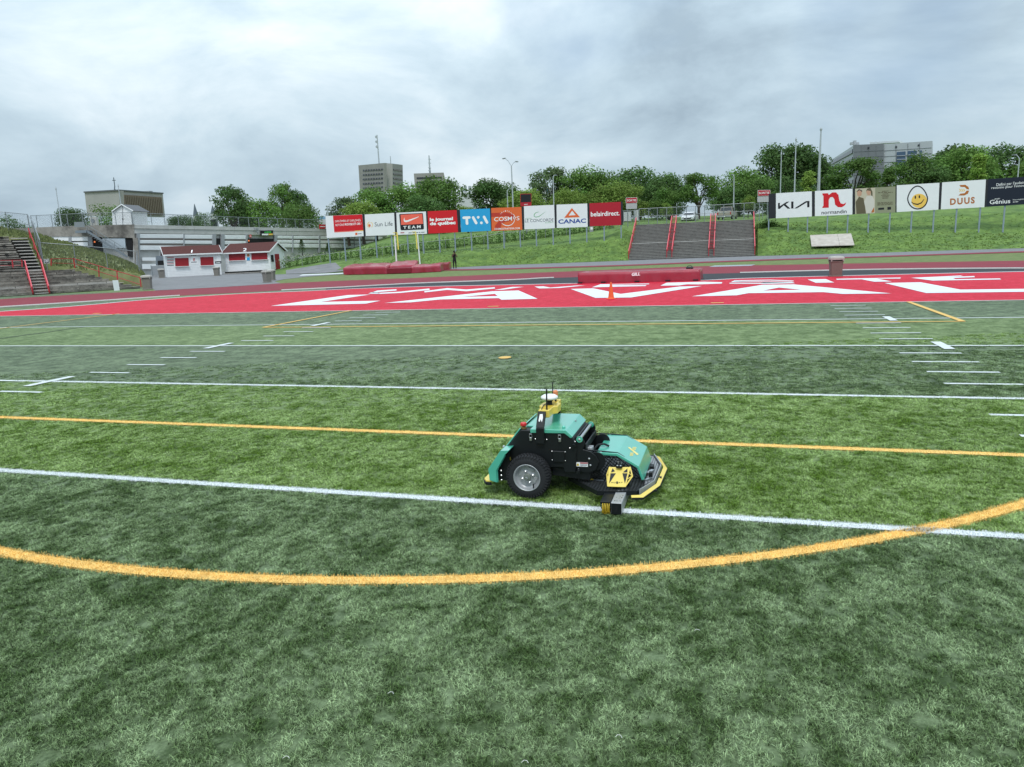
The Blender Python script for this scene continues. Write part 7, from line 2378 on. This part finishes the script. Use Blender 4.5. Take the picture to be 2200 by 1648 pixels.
# white cabinets beside the left exit sign
for q, lab in (([(112, 690), (195, 684), (198, 795), (114, 800)], 'white utility cabinet behind the left exit sign'), ([(235, 668), (284, 664), (284, 790), (238, 794)], 'pale utility cabinet beside the stair head fence')):
    pl = Plane(1340, 103, 1372, 103); b = pl.at(*k5(*q[3])); t = thing('utility_cabinet', b, lab, 'cabinet', 'utility cabinets at the stair head')
    wq(pl, k5, q, .6, m_far, 'casing', t); 
    m = MB(); m.bar(pl.at(*k5((q[0][0] + q[1][0]) / 2, q[0][1] + 6), .02), pl.at(*k5((q[0][0] + q[1][0]) / 2, q[3][1] - 6), .02), .04); m.build('door_seam', m_gpost, t)
pl = Plane(1265, 96, 1275, 96); t = thing('power_box', pl.at(*k4(1497, 1055)), 'grey power box on the slope under the dark red board', 'cabinet')
wq(pl, k4, [(1480, 962), (1518, 960), (1516, 1052), (1478, 1054)], .5, m_gpost, 'casing', t)
wq(pl, k4, [(1486, 968), (1512, 966), (1512, 995), (1486, 997)], .03, m_print_w, 'notice', t, .03)

# ------------------------------------------------------------------ parked vehicles
m_carw = M('car_white', (.74, .75, .76), .3, var=.02, coat=.6)
m_cart = M('truck_beige', (.33, .30, .24), .35, var=.04, coat=.5)
m_cglass = M('car_glass', (.02, .025, .03), .08, spec=.8)
m_ctyre = M('car_tyre', (.015, .015, .016), .8)
m_head = M('headlight', (.7, .72, .75), .15)
m_tail = M('tail_light', (.45, .015, .012), .25)


def vehicle(name, loc, yaw, label, paint, truck):
    t = thing(name, (0, 0, 0), label, 'car' if not truck else 'pickup')
    W = .92 if not truck else 1.0
    if not truck:
        sec = [(-2.25, .35, .62, .80), (-2.15, .28, .80, .88), (-1.2, .25, .98, .91), (-.9, .25, 1.0, .92), (1.6, .25, 1.02, .92), (2.15, .3, .98, .86), (2.25, .4, .75, .80)]
    else:
        sec = [(-2.7, .45, .95, .9), (-2.6, .4, 1.05, .97), (-1.2, .4, 1.15, 1.0), (2.7, .45, 1.18, 1.0), (2.75, .5, 1.15, .98)]
    rings = []
    for y, z0, z1, w in sec:
        rings.append([Vector((-w * .92, y, z0)), Vector((w * .92, y, z0)), Vector((w, y, z0 + .15)), Vector((w, y, z1 - .18)), Vector((w * .93, y, z1)), Vector((-w * .93, y, z1)), Vector((-w, y, z1 - .18)), Vector((-w, y, z0 + .15))])
    body = loft(rings).build('body', paint, t, local=True, bevel=.02)
    if not truck:
        cab = [(-1.15, .98, .80, .80), (-.45, 1.44, .66, .66), (.9, 1.46, .66, .66), (1.75, 1.0, .78, .78)]
    else:
        cab = [(-1.35, 1.12, .90, .90), (-.75, 1.78, .76, .76), (.95, 1.80, .76, .76), (1.15, 1.14, .88, .88)]
    zb = 0.95 if not truck else 1.1
    rings = [[Vector((-.88 * W, y, zb - .05)), Vector((.88 * W, y, zb - .05)), Vector((w, y, z)), Vector((-w, y, z))] for y, z, w, _ in cab]
    m = loft(rings); cabo = m.build('cabin', paint, t, local=True, bevel=.02)

    def pane(a, b, nm, parent=cabo):
        m = MB(); m.add([Vector(p) for p in a + b], [(0, 1, 2, 3)]); m.build(nm, m_cglass, parent, local=True)
    (y0, z0, w0, _), (y1, z1, w1, _), (y2, z2, w2, _), (y3, z3, w3, _) = cab
    e = .012
    pane([(-w0 * .93, y0 - e - .0, z0 + .06), (w0 * .93, y0 - e, z0 + .06)], [(w1 * .93, y1 - e - .05, z1 - .06), (-w1 * .93, y1 - e - .05, z1 - .06)], 'windscreen')
    pane([(-w3 * .9, y3 + e, z3 + .08), (w3 * .9, y3 + e, z3 + .08)], [(w2 * .9, y2 + e + .06, z2 - .07), (-w2 * .9, y2 + e + .06, z2 - .07)], 'rear_window')
    for s in (-1, 1):
        pane([(s * (w0 + .035), y0 + .25, zb + .04), (s * (w3 + .03), y3 - .3, zb + .04)], [(s * (w2 + .02), y2 - .05, z2 - .10), (s * (w1 + .02), y1 + .05, z1 - .10)], 'side_window')
        for yw in (-1.4, 1.4) if not truck else (-1.75, 1.75):
            m = MB(); m.lathe([(.12, .0), (.31, .0), (.33, .04), (.33, .18), (.31, .22)], Vector((s * (W + .02), yw, .33)), (-s, 0, 0), 20); wl_ = m.build('wheel', m_ctyre, t, local=True)
            m = MB(); m.lathe([(.19, -.005), (.19, .02), (.05, .0)], Vector((s * (W + .02), yw, .33)), (-s, 0, 0), 16); m.build('rim', m_rsil, wl_, local=True)
        m = MB(); m.box(s * .98 * W - .10, s * .98 * W + .10, cab[0][0] + .1, cab[0][0] + .24, zb + .02, zb + .17); m.build('mirror', paint, t, local=True, bevel=.03)
        yf, yr = sec[0][0], sec[-1][0]
        m = MB(); m.box(s * .62 * W - .17, s * .62 * W + .17, yf - .03, yf + .12, .60 if not truck else .78, .72 if not truck else .95); m.build('headlight', m_head, t, local=True, bevel=.02)
        m = MB(); m.box(s * .84 * W - .09, s * .84 * W + .09, yr - .1, yr + .03, .65 if not truck else .72, .88 if not truck else 1.08); m.build('tail_light', m_tail, t, local=True, bevel=.01)
    m = MB(); m.box(-.5, .5, sec[0][0] - .04, sec[0][0] + .05, .42, .58); m.build('grille', m_print_k, t, local=True)
    m = MB(); m.box(-W * .95, W * .95, sec[-1][0] - .02, sec[-1][0] + .10, .38, .55); m.build('rear_bumper', m_rsil if truck else paint, t, local=True, bevel=.02)
    m = MB(); m.box(-.16, .16, sec[-1][0] + .09, sec[-1][0] + .11, .42, .52); m.build('number_plate', m_print_w, t, local=True)
    if truck:
        m = MB(); m.box(-.82, .82, sec[-1][0] + .005, sec[-1][0] + .03, .62, 1.08); tg = m.build('tailgate', paint, t, local=True, bevel=.01)
        m = MB(); m.box(-.10, .10, sec[-1][0] + .03, sec[-1][0] + .045, .86, .92); m.build('handle', m_print_k, tg, local=True)
        for s in (-1, 1):
            m = MB(); m.bar((s * .6, -.6, 1.86), (s * .6, .85, 1.86), .05); m.build('roof_rail', m_print_k, t, local=True)
        m = MB(); m.bar((-.7, -.2, 1.88), (.7, -.2, 1.88), .05); m.bar((-.7, .6, 1.88), (.7, .6, 1.88), .05); m.build('roof_bar', m_print_k, t, local=True)
    t.location = loc; t.rotation_euler.z = yaw
    return t


cb = dp(*k5(893, 822), 104); vehicle('parked_car', (cb.x, cb.y, cb.z + .12), -.12, 'white car parked facing the field at the head of the stairs', m_carw, False)
tb = dp(*k5(1335, 796), 102); vehicle('pickup_truck', (tb.x, tb.y, tb.z + .10), math.pi - .16, 'beige pickup seen from behind at the head of the stairs', m_cart, True)

# ------------------------------------------------------------------ the person with a camera
m_cloth = M('black_clothes', (.012, .012, .014), .9, var=.3, scale=9)
m_skin = M('brown_skin', (.20, .105, .065), .6, var=.08)
m_hair = M('dark_hair', (.008, .007, .006), .8)
m_shoe = M('pale_shoe', (.45, .44, .42), .7)


def skin_body():
    J = {}
    E = []
    R = {}

    def j(n, co, r, p=None):
        J[n] = len(J); R[n] = (co, r)
        if p: E.append((J[p], J[n]))
    j('pelvis', (0, 0, .95), (.165, .12))
    j('waist', (0, .0, 1.10), (.15, .105), 'pelvis')
    j('chest', (0, -.01, 1.32), (.175, .125), 'waist')
    j('upper', (0, 0, 1.46), (.15, .095), 'chest')
    j('neck', (0, -.01, 1.55), (.058, .058), 'upper')
    j('jaw', (0, -.035, 1.63), (.078, .088), 'neck')
    j('skull', (0, -.02, 1.73), (.082, .098), 'jaw')
    j('crown', (0, -.01, 1.80), (.05, .06), 'skull')
    for s, S_ in ((-1, 'l'), (1, 'r')):
        j('sh' + S_, (s * .19, 0, 1.44), (.062, .062), 'upper')
        j('el' + S_, (s * .26, -.10, 1.18), (.047, .047), 'sh' + S_)
        j('wr' + S_, (s * .085, -.24, 1.56), (.032, .032), 'el' + S_)
        j('pa' + S_, (s * .060, -.26, 1.62), (.038, .024), 'wr' + S_)
        for i, (dx, L_) in enumerate(((-.030, .065), (-.010, .078), (.010, .074), (.028, .058))):
            j('f%d' % i + S_, (s * (.05 + .012), -.275 - .003 * i, 1.645 + .016 * (2 - i)), (.009, .009), 'pa' + S_)
            j('g%d' % i + S_, (s * .030, -.30, 1.655 + .016 * (2 - i)), (.008, .008), 'f%d' % i + S_)
        j('t0' + S_, (s * .055, -.235, 1.625), (.010, .010), 'pa' + S_)
        j('t1' + S_, (s * .03, -.245, 1.635), (.009, .009), 't0' + S_)
        j('hip' + S_, (s * .10, 0, .90), (.105, .105), 'pelvis')
        j('kn' + S_, (s * .115, -.01, .49), (.070, .072), 'hip' + S_)
        j('an' + S_, (s * .12, .02, .09), (.052, .055), 'kn' + S_)
        j('he' + S_, (s * .12, .01, .04), (.045, .045), 'an' + S_)
        j('to' + S_, (s * .135, -.15, .035), (.042, .034), 'he' + S_)
    me = bpy.data.meshes.new('person_body')
    me.from_pydata([R[n][0] for n in J], E, [])
    o = bpy.data.objects.new('person_body', me); COL.objects.link(o)
    bpy.context.view_layer.objects.active = o
    sm = o.modifiers.new('skin', 'SKIN'); sm.use_smooth_shade = True
    for n, i in J.items():
        sv = me.skin_vertices[0].data[i]; sv.radius = R[n][1]; sv.use_root = (n == 'pelvis')
    ss_ = o.modifiers.new('sub', 'SUBSURF'); ss_.levels = 1; ss_.render_levels = 1
    dg = bpy.context.evaluated_depsgraph_get()
    out = bpy.data.meshes.new_from_object(o.evaluated_get(dg))
    bpy.data.objects.remove(o); bpy.data.meshes.remove(me)
    return out


bmesh_ = skin_body()
for mt in (m_cloth, m_skin, m_shoe): bmesh_.materials.append(mt)
for p in bmesh_.polygons:
    z, y, x = p.center.z, p.center.y, abs(p.center.x)
    p.material_index = 1 if (z > 1.53 and (x < .13)) or (y < -.13 and z > 1.25) else (2 if z < .075 else 0)
    p.use_smooth = True
pp = gp(977.5, 578.5)
per = thing('person', pp, 'person in black clothes standing on the path and holding a camera to the face', 'person')
bo = bpy.data.objects.new('body', bmesh_); COL.objects.link(bo); bo.parent = per
m = MB(); m.lathe([(.085, 1.70), (.102, 1.74), (.098, 1.80), (.07, 1.845), (.02, 1.86)], Vector((0, .0, 0)), (0, 0, 1), 16); m.build('hair', m_hair, per, local=True, smooth=True)
m = MB(); m.box(-.07, .07, -.30, -.22, 1.62, 1.71); cm_ = thing('camera_body', pp, 'small black camera held to the face of the person in black', 'camera')
m.build('casing', m_print_k, cm_, local=True, bevel=.008)
m = MB(); m.lathe([(.035, 0), (.035, .08), (.03, .09)], Vector((0, -.30, 1.665)), (0, -1, 0), 14); m.build('lens', m_print_k, cm_, local=True)
for s in (-1, 1):
    m = MB(); m.lathe([(.012, 0), (.012, .004)], Vector((s * .032, -.122, 1.712)), (0, -1, 0), 8); m.build('eye', m_hair, per, local=True)
    m = MB(); m.lathe([(.02, 0), (.026, .01), (.01, .02)], Vector((s * .085, -.02, 1.69)), (s, 0, 0), 8); m.build('ear', m_skin, per, local=True)
m = MB(); m.lathe([(.016, 0), (.010, .03)], Vector((0, -.115, 1.68)), (0, -1, -.2), 8); m.build('nose', m_skin, per, local=True)
m = MB(); m.box(-.022, .022, -.124, -.117, 1.630, 1.638); m.build('mouth', M('lip', (.16, .05, .045), .5), per, local=True)
for o_ in (per, cm_):
    o_.rotation_euler.z = .55
    o_.scale = (1.03,) * 3
